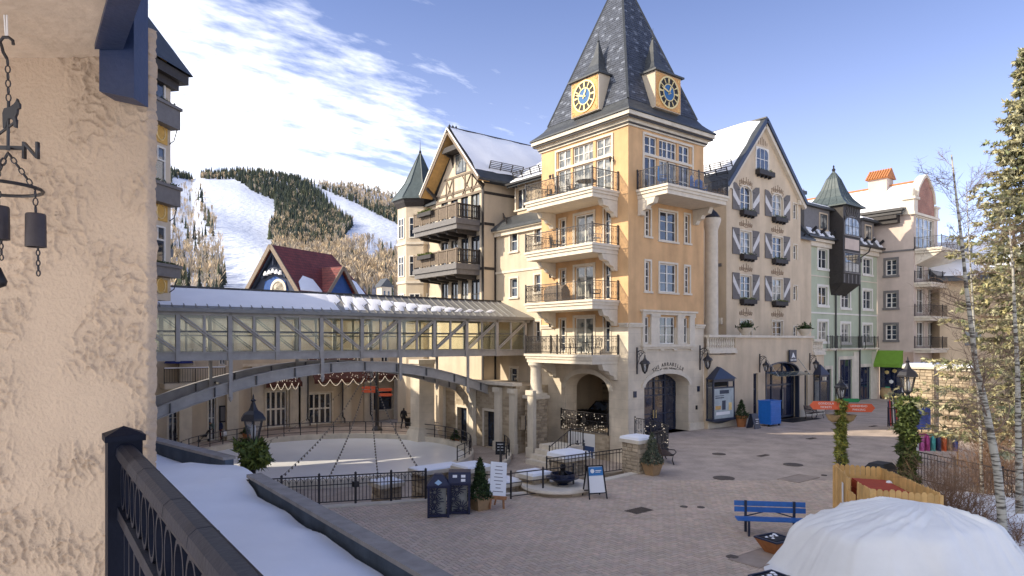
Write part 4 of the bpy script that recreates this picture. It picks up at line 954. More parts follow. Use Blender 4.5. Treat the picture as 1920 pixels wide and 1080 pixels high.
# attic window under the jerkin hood
r = FG.rect(851, 871, 301, 336); r = (16.35, 17.75, 18.6, 20.1); window(gb, FG, r, 3, 1, fr=NAVY, hole=False, trim=0, pane=GLC)
part('attic_hood', TIMBER, gb, lambda b: (b.box(-1.05, GX, 15.9, 18.3, 20.15, 20.3), b.prism([(-1.05,15.9,20.3),(-1.05,18.3,20.3),(-1.05,18.0,20.55),(-1.05,16.2,20.55)], (.95,0,0))))
for t in (16.0, 18.15): part('hood_bracket', TIMBER, gb, lambda b: b.prism([(GX,t-.06,19.2),(GX,t-.06,20.15),(-.95,t-.06,20.15),(-.3,t-.06,19.9)], (0,.12,0)))
part('gable_fretwork', BROWNT, gb, lambda b: (b.prism([(GX-.02,16.3,20.62),(GX-.02,18.3,20.62),(GX-.02,17.3,21.7)], (-.05,0,0)),))
for k in range(6):
    yy, z_ = ((17.3,21.25),(17.05,20.98),(17.55,20.98),(16.85,20.76),(17.3,20.76),(17.75,20.76))[k]; part('fret_hole', TIMBER, gb, lambda b: b.tube([(GX-.073,yy,z_),(GX-.082,yy,z_)], .07, 8))
# roof with snow: ridge along +x
ex = -1.15; ey0, ey1, ez = 13.2, 21.4, 17.42; RX = 13.0
part('roof', ROOFG, gb, lambda b: (roof_slab(b, (ex,ey0,ez),(RX,ey0,ez),(RX,gm,21.9),(ex,gm,21.9), .16), roof_slab(b, (ex,gm,21.9),(RX,gm,21.9),(RX,ey1,ez),(ex,ey1,ez), .16)))
rr = random.Random(3); b = MB(); nx, ny = 26, 10; vs = []
for i in range(nx+1):
    for j in range(ny+1):
        x = ex+.12+(RX-ex-.12)*i/nx; q = .16+.84*j/ny; wv = .05*math.sin(i*.9)*(1-q); vs.append((x, ey0+(gm-ey0)*(q+wv*.2), ez+(21.9-ez)*q+.02+(.16 if 0 < j else 0)+.03*math.sin(i*1.3+j*.7)))
b.add(vs, [(i*(ny+1)+j, (i+1)*(ny+1)+j, (i+1)*(ny+1)+j+1, i*(ny+1)+j+1) for i in range(nx) for j in range(ny)]); b.build('roof_snow', SNOW, gb, smooth=True)
part('ridge_cap', IRON, gb, lambda b: b.bar((ex,gm,21.98),(RX,gm,21.98), .22, .14))
for s, yy in ((-1, ey0),(1, ey1)):
    part('barge_board', BROWNT, gb, lambda b: b.bar((ex-.03,yy,ez-.12),(ex-.03,gm,21.72), .08, .34)); part('barge_trim', WHITE, gb, lambda b: b.bar((ex-.09,yy,ez+.05),(ex-.09,gm,21.92), .06, .1))
    part('eave_soffit', WOODN, gb, lambda b: b.bar(((ex+GX)/2,yy+(.12 if s < 0 else -.12),ez-.18),((ex+GX)/2,gm,21.55), 1.0, .05))
    part('eave_bracket', TIMBER, gb, lambda b: b.bar((GX,yy+(.9 if s < 0 else -.9),ez-.35),(ex+.05,yy+(.9 if s < 0 else -.9),ez+.45), .2, .2))
snow_guard(gb, (.3, ey0+.75, ez+.98), (3.4, ey0+.75, ez+.98), (0,-.45,1), .5, 5)
for k in range(3): part('ridge_crest', IRON, gb, lambda b: b.lathe([(.07,0),(.1,.12),(.03,.2),(.001,.3)], (ex+.15+k*.3, gm, 22.02), 6))
def wood_balcony(z, lab):
    x0, x1, y0, y1 = -2.25, GX, 14.5, 20.7
    root = thing('wooden_balcony', (-1.2, 17.6, z-.75), lab, 'balcony', 'wooden balconies of the timbered gable')
    part('deck', GREYP, root, lambda b: (b.box(x0+.02, x1, y0+.02, y1-.02, z-.14, z), b.box(x0-.02, x1, y0-.02, y1+.02, z-.42, z-.141), b.box(x0+.10, x1, y0+.10, y1-.10, z-.78, z-.421)))
    for k in range(5): y = y0+.6+k*1.25; part('joist', TIMBER, root, lambda b: b.prism([(x1,y-.11,z-.79),(x0+.25,y-.11,z-.79),(x0+.45,y-.11,z-1.02),(x1,y-.11,z-1.12)], (0,.22,0)))
    n = 5
    for k in range(n+1): y = y0+.08+(y1-y0-.16)*k/n; part('post', BROWNT, root, lambda b: b.box(x0+.02, x0+.15, y-.065, y+.065, z, z+1.12))
    for k in range(n):
        ya = y0+.15+(y1-y0-.16)*k/n; yb = y0+.01+(y1-y0-.16)*(k+1)/n; part('panel', BROWNT, root, lambda b: b.box(x0+.06, x0+.10, ya, yb, z+.1, z+.95))
        for j in range(1, 7): yy = ya+(yb-ya)*j/7; part('slat', BROWNT, root, lambda b: b.box(x0+.04, x0+.06, yy-.05, yy+.05, z+.12, z+.93))
    part('handrail', BROWNT, root, lambda b: b.box(x0, x0+.18, y0-.02, y1+.02, z+.98, z+1.07)); part('side_handrail', TIMBER, root, lambda b: b.box(x0+.18, x1, y0, y0+.14, z+.98, z+1.07))
    bl = MB()
    for k in range(14): x = x0+.25+(x1-x0-.3)*k/13.; bl.box(x-.035, x+.035, y0+.04, y0+.09, z+.1, z+.98); bl.tube([(x+.05*math.cos(q), y0+.065, z+.6+.07*math.sin(q)) for q in [6.283*j/7 for j in range(7)]], .02, 4, close=True)
    tag(bl.build('cut_balusters', TIMBER, root), kind='stuff'); part('side_bottom_rail', TIMBER, root, lambda b: b.box(x0+.18, x1, y0+.02, y0+.12, z+.04, z+.14)); part('side_post', TIMBER, root, lambda b: b.box(x1-.14, x1, y0, y0+.14, z, z+1.12))
    bx = thing('window_box', (x0-.1, 18.6, z+.6), lab.split(' wooden')[0]+' balcony flower box with sparse winter greenery', 'planter', 'flower boxes on wooden balconies')
    part('box', TIMBER, bx, lambda b: b.box(x0-.28, x0-.01, 17.6, 19.6, z+.62, z+.92)); rq = random.Random(int(z)); lb = MB(); leaves(lb, [(x0-.15+rq.uniform(-.1,.1), rq.uniform(17.6,19.6), z+.92+rq.uniform(0,.15)) for _ in range(220)], .14, rq, TG); tag(lb.build('greenery', GARL, bx, fix=False), kind='stuff')
wood_balcony(14.6, 'upper wooden balcony with panelled front on the timbered gable'); wood_balcony(11.3, 'lower wooden balcony with panelled front on the timbered gable')
# ================================================================ OCTAGONAL TURRET
tc_ = (.9, 24.9); tr_ = 1.95
tu = thing('octagonal_turret', (*tc_, -1.5), 'slim cream turret with dark pointed roof left of the timbered gable', 'turret')
part('wall', CREAM, tu, lambda b: b.lathe([(tr_,-1.6),(tr_,17.5)], (*tc_, 0), 8, math.pi/8))
part('cornice', TIMBER, tu, lambda b: b.lathe([(tr_+.05,17.0),(tr_+.3,17.35),(tr_+.42,17.7)], (*tc_, 0), 8, math.pi/8))
part('roof', ROOFT, tu, lambda b: b.lathe([(tr_+.55,17.62),(tr_+.5,17.72),(1.35,19.2),(.06,22.0)], (*tc_, 0), 8, math.pi/8))
for k in range(8): t = math.pi/8+k*math.pi/4; part('roof_seam', ROOFT, tu, lambda b: b.tube([(tc_[0]+r_*math.cos(t), tc_[1]+r_*math.sin(t), z_) for r_, z_ in ((tr_+.5,17.72),(1.36,19.22),(.07,22.0))], .04, 4))
part('spire', IRON, tu, lambda b: b.lathe([(.10,21.9),(.14,22.1),(.05,22.25),(.03,22.6),(.001,23.4)], (*tc_, 0), 6))
for z in (14.9, 11.6, 8.3): part('band', TRIM, tu, lambda b: b.lathe([(tr_+.005,z-2.0+.9),(tr_+.1,z-2.0+.9),(tr_+.1,z-2.0+1.1),(tr_+.005,z-2.0+1.1)], (*tc_, 0), 8, math.pi/8))
for k in (4, 5, 6):                                       # windows on the facets that face the square
    t = k*math.pi/4; n_v = Vector((math.cos(t), math.sin(t), 0)); e_v = Vector((-n_v.y, n_v.x, 0)); c = Vector((*tc_, 0))+n_v*tr_*math.cos(math.pi/8)
    for z in (14.35, 11.1, 7.9):
        b = MB(); 
        for s0, s1, za, zb in ((-.48,-.40,0,1.75),(.40,.48,0,1.75),(-.04,.04,.08,1.67),(-.40,.40,0,.08),(-.40,.40,1.67,1.75),(-.40,.40,1.10,1.16)):
            b.prism([c+e_v*s0+Vector((0,0,z+za)), c+e_v*s1+Vector((0,0,z+za)), c+e_v*s1+Vector((0,0,z+zb)), c+e_v*s0+Vector((0,0,z+zb))], n_v*.07)
        w_ = b.build('window', WHITE, tu); p = MB(); p.prism([c+e_v*-.42+Vector((0,0,z+.03)), c+e_v*.42+Vector((0,0,z+.03)), c+e_v*.42+Vector((0,0,z+1.72)), c+e_v*-.42+Vector((0,0,z+1.72))], n_v*.02); p.build('pane', GL, w_)
lk = thing('turret_link_building', (4, 22, 0), 'cream wall strip with paired windows beside the pointed turret', 'building')
FK = Face('L', .6); hs = [(21.3,22.9,z,z+1.5) for z in (14.4,11.0,7.8)]; b = MB(); wall(b, FK, 20.72, 24, -1.6, 17, hs); b.build('wall', CREAM, lk, fix=False)
for r in hs: window(lk, FK, r, 4, 2, trim=.1)
part('roof', ROOFG, lk, lambda b: roof_slab(b, (.2,20.75,17.1),(.2,24.4,17.1),(6,24.4,20.4),(6,20.75,20.4)))
# ================================================================ STONE PODIUM WITH SHOP DOORS
pod = thing('stone_podium', (-1, 12, -1.5), 'sunlit stone arcade with dark shop doors below the timbered gable', 'arcade')
FP = Face('L', -2.7); hs = [FP.rect(858,876,764,822), FP.rect(908,929,771,832), FP.rect(972,977,780,806)]
hs[0] = (hs[0][0], hs[0][1], -1.45, hs[0][3]); hs[1] = (hs[1][0], hs[1][1], -1.45, hs[1][3])
b = MB(); wall(b, FP, 7.0, 15.6, -1.6, 2.75, hs, .5); b.quad((-2.7,7.0,-1.6),(1,7.0,-1.6),(1,7.0,2.75),(-2.7,7.0,2.75)); b.quad((-2.7,7,2.75),(1,7,2.75),(1,15.6,2.75),(-2.7,15.6,2.75)); b.quad((-2.7,15.6,-1.6),(1,15.6,-1.6),(1,15.6,2.75),(-2.7,15.6,2.75)); b.build('wall', STW, pod, fix=False)
for r in hs[:2]: window(pod, FP, r, 2, 1, fr=NAVY, trim=.16, rec=.4, sill=False, name='shop_door')
window(pod, FP, hs[2], 1, 1, fr=NAVY, trim=0, rec=.4, sill=False)
for px in (832, 888, 937, 965, 1000):
    t = FP.t(px); part('pilaster', PALE, pod, lambda b: (FP.box(b, t-.28, t+.28, -1.5, 2.6, .004, .24), FP.box(b, t-.36, t+.36, -1.5, -.9, .004, .32), FP.box(b, t-.36, t+.36, 2.3, 2.6, .24, .34)))
part('coping', TRIM, pod, lambda b: (FP.box(b, 7.0, 15.7, 2.76, 2.95, -.5, .3),))
for px, py in ((866,800),(920,815)): pass
col_ = thing('square_pillar', (-4.2, 16.6, -1.5), 'big cream square pillar with flared base under the footbridge', 'pillar')
cx_, cy_ = at(792, 760, 49.0)[:2]
part('shaft', ASHL, col_, lambda b: b.box(cx_-.62, cx_+.62, cy_-.62, cy_+.62, -1.0, 4.2)); part('base', PALE, col_, lambda b: (b.frus((cx_,cy_,-1.5),1.9,1.9,(cx_,cy_,-.7),1.5,1.5), b.box(cx_-.7,cx_+.7,cy_-.7,cy_+.7,-.7,-.5))); part('capital', TRIM, col_, lambda b: (b.box(cx_-.72,cx_+.72,cy_-.72,cy_+.72,4.0,4.3),))
# stone pier with round column under the lowest balcony
pr = thing('balcony_column', (-1.9, 6.4, -1.5), 'stone pier topped by a round column under the lowest tower balcony', 'column')
x_, y_ = -1.75, 6.15
part('core', MORTAR, pr, lambda b: b.box(x_-.48, x_+.48, y_-.48, y_+.48, -1.6, 2.0)); stones(pr, x_-.48, x_+.48, y_-.48, y_+.48, -1.5, 2.0, 'RL', 9)
part('cap', TRIM, pr, lambda b: (b.box(x_-.62, x_+.62, y_-.62, y_+.62, 2.0, 2.2), b.box(x_-.5, x_+.5, y_-.5, y_+.5, 2.2, 2.35))); part('shaft', TRIM, pr, lambda b: b.lathe([(.46,2.35),(.40,2.5),(.37,2.6),(.35,3.9),(.40,4.0),(.5,4.1),(.5,4.27)], (x_, y_, 0), 18), smooth=30)
# ================================================================ GLAZED FOOTBRIDGE
BY = 10.05; BW = 3.8; bz0, bz1 = 4.66, 7.17
br = thing('glass_footbridge', (-12, BY+BW/2, 1), 'glazed steel footbridge with snowy metal roof and arched girder over the rink court', 'bridge')
vx = [pa(p, BY) for p in (333,433,523,606,680,750,815,877,932,984)]; step = (vx[-1]-vx[0])/9
xs = [vx[0]-2*step, vx[0]-step]+[vx[0]+step*i for i in range(10)]; X0, X1 = xs[0]-.6, xs[-1]+.35
part('floor', STEELD, br, lambda b: b.box(X0, X1, BY+.1, BY+BW-.1, bz0+.05, bz0+.25))
for y in (BY, BY+BW):
    part('bottom_chord', STEEL, br, lambda b: (b.box(X0, X1, y-.05, y+.05, bz0, bz0+.36), b.box(X0, X1, y-.14, y+.14, bz0-.03, bz0), b.box(X0, X1, y-.14, y+.14, bz0+.36, bz0+.40)))
    part('top_chord', STEEL, br, lambda b: b.box(X0, X1, y-.12, y+.12, bz1-.26, bz1-.04))
    s = -1 if y == BY else 1
    for i, x in enumerate(xs):
        part('truss_post', STEEL, br, lambda b: b.box(x-.10, x+.10, y+s*.02-.10, y+s*.02+.10, bz0-.06, bz1-.04))
        if i < len(xs)-1:
            xm = x+step/2; part('mullion', STEEL, br, lambda b: b.box(xm-.06, xm+.06, y-.05, y+.05, bz0+.40, bz1-.26))
            za, zb = (bz1-.3, bz0+.5) if i < 6 else (bz0+.5, bz1-.3)
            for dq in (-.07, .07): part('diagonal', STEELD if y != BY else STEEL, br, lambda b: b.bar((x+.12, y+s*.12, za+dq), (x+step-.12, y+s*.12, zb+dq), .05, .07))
            for xa, xb in ((x+.10, xm-.06), (xm+.06, x+step-.10)): part('pane', BGL, br, lambda b: b.box(xa, xb, y-.012, y+.012, bz0+.40, bz1-.26))
            part('transom', STEELD, br, lambda b: b.box(x+.1, x+step-.1, y-.03, y+.03, bz0+1.42, bz0+1.48)); part('handrail', STEELD, br, lambda b: b.bar((x+.1, y-s*.25, bz0+1.25), (x+step-.1, y-s*.25, bz0+1.25), .05))
for i, x in enumerate(xs[::1]): part('cross_beam', STEELD, br, lambda b: b.box(x-.08, x+.08, BY+.05, BY+BW-.05, bz0+.02, bz0+.30))
# roof
ry, rz_ = BY+BW/2, 8.42; ev = .38
part('eave_gutter', SEAM, br, lambda b: b.box(X0, X1+.15, BY-ev-.08, BY-ev+.08, bz1-.10, bz1+.06)); part('soffit', SEAM, br, lambda b: b.box(X0, X1, BY-ev, BY+BW+ev, bz1-.03, bz1+.01))
part('roof', SEAM, br, lambda b: (roof_slab(b, (X0,BY-ev,bz1+.09),(X1+.15,BY-ev,bz1+.09),(X1-1.0,ry,rz_),(X0,ry,rz_), .08), roof_slab(b, (X0,ry,rz_),(X1-1.0,ry,rz_),(X1+.15,BY+BW+ev,bz1+.09),(X0,BY+BW+ev,bz1+.09), .08), b.prism([(X1+.15,BY-ev,bz1+.09),(X1+.15,BY+BW+ev,bz1+.09),(X1-1.0,ry,rz_)], (0,0,-.06))))
n = int((X1-X0)/.55); sm = None
for i in range(n):
    x = X0+.3+i*.55
    if x > X1-1.0: break
    o_ = part('roof_seam', SEAM, br, lambda b: b.bar((x, BY-ev, bz1+.12), (x, ry, rz_+.03), .04, .06)) if sm is None else inst(sm, Vector(WL[sm.name])+Vector((.55*i, 0, 0)), br)
    sm = sm or o_
part('ridge', IRON, br, lambda b: b.bar((X0, ry, rz_+.04), (X1-1.0, ry, rz_+.04), .14, .10))
# snow: full cover to the left, melting into fingers between the seams to the right
def snow_patch(b, x0, x1, q0, q1, th=.13):
    n_ = max(2, int((x1-x0)/.5)); m_ = 6; vs = []
    for i in range(n_+1):
        for j in range(m_+1):
            x = x0+(x1-x0)*i/n_; q = q0+(q1-q0)*j/m_; e = 1 if (0 < i < n_ and 0 < j < m_) else 0
            vs.append((x, BY-ev+(ry-BY+ev)*q, bz1+.09+(rz_-bz1-.09)*q+.012+th*e+.015*math.sin(x*3+q*7)*e))
    b.add(vs, [(i*(m_+1)+j, (i+1)*(m_+1)+j, (i+1)*(m_+1)+j+1, i*(m_+1)+j+1) for i in range(n_) for j in range(m_)])
xm_ = pa(625, BY+1); part('roof_snow', SNOW, br, lambda b: snow_patch(b, X0, xm_, .10, .97), smooth=True)
rq = random.Random(2); x = xm_
while x < pa(915, BY+1):
    f = (x-xm_)/(pa(915, BY+1)-xm_); top = .98-.75*f; w = rq.uniform(.42, .75)
    def melt(b):
        n_ = 5; vs = []
        for j in range(n_+1):
            q = (.10+.12*f)+(max(.16, top-.1-.12*f)-.02)*j/n_; sl_ = .55*(1-j/n_); y = BY-ev+(ry-BY+ev)*q; z = bz1+.09+(rz_-bz1-.09)*q
            k = 1 if 0 < j < n_ else 0
            vs += [(x-w/2-sl_, y, z+.015), (x-sl_, y, z+.03+.09*k), (x+w*.5-sl_+(.3 if j > 2 and f < .75 else 0), y, z+.015)]
        b.add(vs, [(3*j+i, 3*j+i+1, 3*j+i+4, 3*j+i+3) for j in range(n_) for i in range(2)])
    part('melting_snow', SNOW, br, melt, smooth=True); x += rq.uniform(.72, 1.0)
# arch ribs and hangers
xc, hw, zt_, rise = -12.3, 12.75, 4.42, 3.1
az = lambda x: zt_-rise*((x-xc)/hw)**2
for y in (BY, BY+BW):
    n = 26; A = [xc-hw-1.2+(2*hw+1.6)*i/n for i in range(n+1)]
    for i in range(n):
        x0, x1 = A[i], A[i+1]
        def seg(b):
            b.prism([(x0,y-.04,az(x0)-.55),(x1,y-.04,az(x1)-.55),(x1,y-.04,az(x1)),(x0,y-.04,az(x0))], (0,.08,0)); b.bar((x0,y,az(x0)),(x1,y,az(x1)), .34, .05); b.bar((x0,y,az(x0)-.55),(x1,y,az(x1)-.55), .34, .05)
        part('arch_segment', STEEL, br, seg)
        if i % 2 == 0 and i: part('stiffener', STEELD, br, lambda b: b.prism([(x0-.03,y-.15,az(x0)-.53),(x0+.03,y-.15,az(x0)-.53),(x0+.03,y-.15,az(x0)-.02),(x0-.03,y-.15,az(x0)-.02)], (0,.30,0)))
    for i in (3, 5, 7, 9, 1):
        x = xs[i]; zb_ = az(x)-.75
        if zb_ < bz0: part('hanger', STEEL, br, lambda b: (b.box(x-.09, x+.09, y-.24, y-.16, zb_, bz0), b.lathe([(.001,-.3),(.1,-.15),(.12,0)], (x, y-.2, zb_), 8)))
for i in range(3, 24, 4): x = A[i]; part('arch_tie', STEELD, br, lambda b: b.bar((x, BY, az(x)-.3), (x, BY+BW, az(x)-.3), .12))
part('bearing', STEELD, br, lambda b: b.box(.1, .9, BY-.3, BY+BW+.3, .1, .7))
# ================================================================ CORNER SHOP WITH TERRACE
shop = thing('corner_shop_building', (14, 1, 0), 'low beige shop front with navy arched entrance and terrace above', 'building')
FB = Face('R', -.30); s0, s1, sz = TR+.01, pa(1545, -.30), 4.72
e0, e1, et, es = FB.t(1435), FB.t(1498), FB.z(1466, 678), FB.z(1466, 697)
hs = [(e0, e1, 0.0, et, .5), FB.rect(1412.5,1421.5,700,781), FB.rect(1508.5,1514.5,695,768)]
hs[1] = (hs[1][0], hs[1][1], .1, hs[1][3]); hs[2] = (hs[2][0], hs[2][1], .1, hs[2][3])
b = MB(); wall(b, FB, s0, s1, -.02, sz, hs, .3); arch_fill(b, FB, e0, e1, es, et, 0, -.5); b.quad((s1,-.3,0),(s1,4,0),(s1,4,sz),(s1,-.3,sz)); b.quad((s0,-.3,0),(s0,0,0),(s0,0,sz),(s0,-.3,sz))
b.quad((s0,-.3,4.7),(s1,-.3,4.7),(s1,3.4,4.7),(s0,3.4,4.7)); b.build('wall', BEIGE, shop, fix=False)
zt_ = FB.z(1400, 633)
m0 = FB.t(1379); m1 = FB.t(1524)
part('parapet', BEIGE, shop, lambda b: b.box(m0, m1, -.30+.004, .0, 4.5, zt_)); part('coping', TRIM, shop, lambda b: b.box(m0-.05, m1+.05, -.42, .1, zt_, zt_+.16))
part('plinth', PALE, shop, lambda b: FB.box(b, s0, e0-.6, -.02, .5, .004, .05)); part('plinth', PALE, shop, lambda b: FB.box(b, e1+.1, s1, -.02, .5, .004, .05))
bal = MB(); bal.lathe([(.09,0),(.09,.06),(.05,.10),(.095,.25),(.08,.36),(.05,.52),(.055,.60),(.09,.64),(.09,.70)], (0,0,0), 8); balm = None
def balustrade(x0, x1, z, lab):
    global balm
    root = thing('balustrade', ((x0+x1)/2, -.2, z), lab, 'balustrade', 'stone balustrades of the shop terrace'); WL[root.name] = Vector(((x0+x1)/2, -.2, z))
    part('base', TRIM, root, lambda b: (b.box(x0, x1, -.46, 0, z-.22, z-.02), b.box(x0, x1, -.38, -.05, z-.02, z+.10))); part('handrail', TRIM, root, lambda b: b.box(x0, x1, -.42, .02, z+.82, z+.98))
    n = max(2, int((x1-x0)/.24))
    for i in range(n):
        c = (x0+(x1-x0)*(i+.5)/n, -.2, z+.10)
        if balm is None:
            o = MB(); o.v = [(p[0]+c[0], p[1]+c[1], p[2]+c[2]) for p in bal.v]; o.f = bal.f; o.c = [None]*len(o.f); balm = o.build('baluster', TRIM, root, base=True, smooth=40)
        else: inst(balm, c, root)
zb_ = FB.z(1350, 656)
balustrade(s0+.02, m0, zb_, 'stone balustrade beside the clock tower wall above the display bay'); balustrade(m1, s1, FB.z(1533, 660), 'short stone balustrade panel at the far end of the shop terrace')
# entrance: arched navy glazing with glass canopy
EF = Face('R', .18); dm = MB()
for q in (0, .33, .66, 1): t = e0+.05+(e1-e0-.1)*q; EF.box(dm, t-.05, t+.05, 0, et, 0, .09)
for z in (2.45, .12): EF.box(dm, e0+.05, e1-.05, z-.06, z+.06, .01, .08)
dr = dm.build('entrance_door', NAVY, shop); p = MB(); EF.box(p, e0+.02, e1-.02, 0, et, -.05, .03); p.build('pane', GLS, dr)
p = MB(); EF.box(p, e0+(e1-e0)*.66-.1, e0+(e1-e0)*.66-.06, .7, 2.1, .09, .16); p.build('handle', STEEL, dr)
part('arch_frame', NAVY, shop, lambda b: arch_band(b, FB, e0+.1, e1-.1, es-.02, et-.1, .1, -.25, .05, foot=0.0))
part('canopy', clear_glass('canopy_glass', (.85,.92,.90), .22, (.62,.70,.66)), shop, lambda b: b.prism([FB.p(e0+.1, es-.05, .02), FB.p(e1+.25, es-.05, .02), FB.p(e1+.25, es-.25, 1.0), FB.p(e0+.1, es-.25, 1.0)], (0,0,.04)))
for t in (e0+.2, e1-.1): part('canopy_rod', STEEL, shop, lambda b: b.bar(FB.p(t, es+.9, 0), FB.p(t, es-.22, .9), .03))
for r in hs[1:]: window(shop, FB, r[:4], 1, 3, fr=NAVY, trim=0, rec=.22, pane=GLS, name='side_light')
# display bays
def bay(px0, px1, ypk, yev, yg0, yg1, yb, lab, poster):
    t0, t1 = FB.t(px0), FB.t(px1); c = (t0+t1)/2; pm = (px0+px1)/2; d = .55
    root = thing('display_bay', FB.p(c, FB.z(pm, yb), 0), lab, 'display window', 'navy display bays of the corner shop')
    zev, zg1, zg0, zb, zp = FB.z(pm, yev), FB.z(pm, yg0), FB.z(pm, yg1), FB.z(pm, yb), FB.z(pm, ypk)
    part('hood', NAVY, root, lambda b: b.add([FB.p(t0-.1,zev,.004),FB.p(t1+.1,zev,.004),FB.p(t1+.1,zev,d+.1),FB.p(t0-.1,zev,d+.1),FB.p(c,zp,.004),FB.p(c,zp-.05,d*.5)], [(0,1,4),(1,2,5,4),(2,3,5),(3,0,4,5),(0,3,2,1)]))
    part('base', NAVY, root, lambda b: (FB.box(b, t0-.04, t1+.04, zg0-.14, zg0, .004, d+.05), b.add([FB.p(t0,zg0-.14,.004),FB.p(t1,zg0-.14,.004),FB.p(t1,zg0-.14,d),FB.p(t0,zg0-.14,d),FB.p(c-.2,zb,.004),FB.p(c+.2,zb,.004),FB.p(c+.2,zb,d*.5),FB.p(c-.2,zb,d*.5)], [(0,1,5,4),(1,2,6,5),(2,3,7,6),(3,0,4,7),(4,5,6,7)])))
    for t in (t0, t1-.09): part('jamb', NAVY, root, lambda b: FB.box(b, t, t+.09, zg0, zev, d-.09, d)); part('jamb', NAVY, root, lambda b: FB.box(b, t, t+.09, zg0, zev, .004, .08))
    zm = zg1-(zg1-zg0)*.16; part('transom', NAVY, root, lambda b: FB.box(b, t0+.09, t1-.09, zm-.05, zm+.05, d-.08, d-.01)); part('head', NAVY, root, lambda b: FB.box(b, t0+.09, t1-.09, zg1, zev-.002, d-.10, d-.005))
    part('inner_back', M('display_backdrop', (.42,.47,.48), .7, .2, 2), root, lambda b: FB.box(b, t0+.1, t1-.1, zg0+.01, zm-.05, *((d-.036, d-.022) if poster else (.02,.06)))); part('upper_back', DARKIN, root, lambda b: FB.box(b, t0+.1, t1-.1, zm+.05, zg1, .02, .06))
    if poster:
        for q0, q1, w0, w1, m_ in ((.12,.22,.1,.8,PAPER),(.80,.92,.28,.75,INK),(.28,.58,.40,.58,INK),(.30,.42,.06,.34,WOODN),(.25,.50,.74,.90,GOLD),(.66,.69,.06,.5,INK),(.73,.75,.06,.5,INK)): part('print', m_, root, lambda b: FB.box(b, t0+.1+(t1-t0-.2)*w0, t0+.1+(t1-t0-.2)*w1, zg0+(zm-zg0)*q0, zg0+(zm-zg0)*q1, d-.021, d-.012))
    part('pane', LGL, root, lambda b: FB.box(b, t0+.09, t1-.09, zg0, zm-.05, d-.05, d-.04)); part('side_pane', LGL, root, lambda b: FB.box(b, t0+.03, t0+.04, zg0, zg1, .08, d-.09))
    return root
bay(1324,1364,687,710,715,783,793,'navy bay display window with poster and peaked hood beside the tower','poster'); bay(1525,1540,682,702,706,757,765,'narrow navy display bay at the far end of the corner shop',None)
# sign with the mountain mark
sg = thing('shop_sign', FB.p(FB.t(1485), FB.z(1485, 667), .3), 'square navy sign with white mountain mark above the arched entrance', 'sign')
tq = FB.t(1476); z0_, z1_ = FB.z(1480, 679), FB.z(1480, 656); wq = (z1_-z0_)*1.02
part('panel', NAVY, sg, lambda b: FB.box(b, tq, tq+wq, z0_, z1_, .12, .22)); part('mount', IRON, sg, lambda b: FB.box(b, tq+wq*.3, tq+wq*.6, z0_+.3, z1_-.3, .004, .12))
cq = tq+wq/2; part('mountain_mark', PAPER, sg, lambda b: b.prism([FB.p(cq+x*wq, z0_+(z1_-z0_)*z, .222) for x, z in ((-.30,.30),(-.05,.80),(.02,.72),(.10,.62),(.30,.30),(.14,.42),(.06,.36),(-.04,.46),(-.14,.34),(-.22,.38))], (0,-.012,0))); text_mesh('letters', 'BURTON', .19, FB.p(cq, z0_+(z1_-z0_)*.17, .232), (1,0,0), (0,0,1), PAPER, sg)
wall_lantern(1424, 682, FB, 'iron lantern left of the mountain mark sign', .8); wall_lantern(1518, 679, FB, 'iron lantern right of the mountain mark sign', .8)
# bowls of evergreen on the terrace wall
for px, lab in ((1401,'stone bowl of evergreen on the terrace wall below the shutters'),(1512,'stone bowl of evergreen at the far end of the terrace wall')):
    c = (FB.t(px), -.16, zt_+.16 if px < 1500 else zt_+.16); u_ = thing('planter_bowl', c, lab, 'planter', 'bowls of evergreen on the terrace'); part('bowl', TRIM, u_, lambda b: b.lathe([(.22,0),(.25,.05),(.40,.28),(.52,.42),(.55,.50),(.48,.50),(.1,.44)], c, 16), smooth=40)
    rq = random.Random(px); lb = MB(); leaves(lb, [(c[0]+rq.gauss(0,.25), c[1]+rq.gauss(0,.22), c[2]+.5+abs(rq.gauss(0,.17))) for _ in range(260)], .22, rq, TG); tag(lb.build('foliage', NEEDLE, u_, fix=False), kind='stuff')
# things standing along the shop front
def ground_on(px, py): return gp(px, py, 0.0)
g = ground_on(1390, 800); t_ = thing('potted_conifer', g, 'small potted conifer beside the navy display bay', 'plant', 'potted conifers on the plaza'); part('pot', TERRA, t_, lambda b: b.lathe([(.26,0),(.36,.55),(.42,.58),(.42,.72),(.34,.72)], g, 16)); shrub_cone(t_, (g[0],g[1],.6), .52, 1.15, 5, 700, .10)
g = ground_on(1413, 803); ab = thing('sandwich_board', g, 'navy folding board standing left of the blue cabinet', 'sign', 'folding signboards')
for s in (-1, 1): part('panel', NAVY, ab, lambda b: b.prism([(g[0]-.34,g[1]+s*.28,0),(g[0]+.34,g[1]+s*.28,0),(g[0]+.34,g[1]+s*.03,.95),(g[0]-.34,g[1]+s*.03,.95)], (0,.04*s,0)))
for k, w in enumerate((.34,.22,.26)): part('print_line', PAPER, ab, lambda b: b.box(g[0]-w/2, g[0]+w/2, g[1]-.285+.02+k*.0, g[1]-.22-.02, .58-k*.13, .62-k*.13))
g = ground_on(1443, 798); bc = thing('blue_cabinet', g, 'bright blue wheeled cabinet in front of the arched shop entrance', 'cabinet'); bw_ = .62
part('body', BRIGHTB, bc, lambda b: (b.box(g[0]-bw_, g[0]+bw_, g[1]-.45, g[1]+.45, .14, 1.62),)); part('top', BRIGHTB, bc, lambda b: b.box(g[0]-bw_-.03, g[0]+bw_+.03, g[1]-.48, g[1]+.48, 1.622, 1.69))
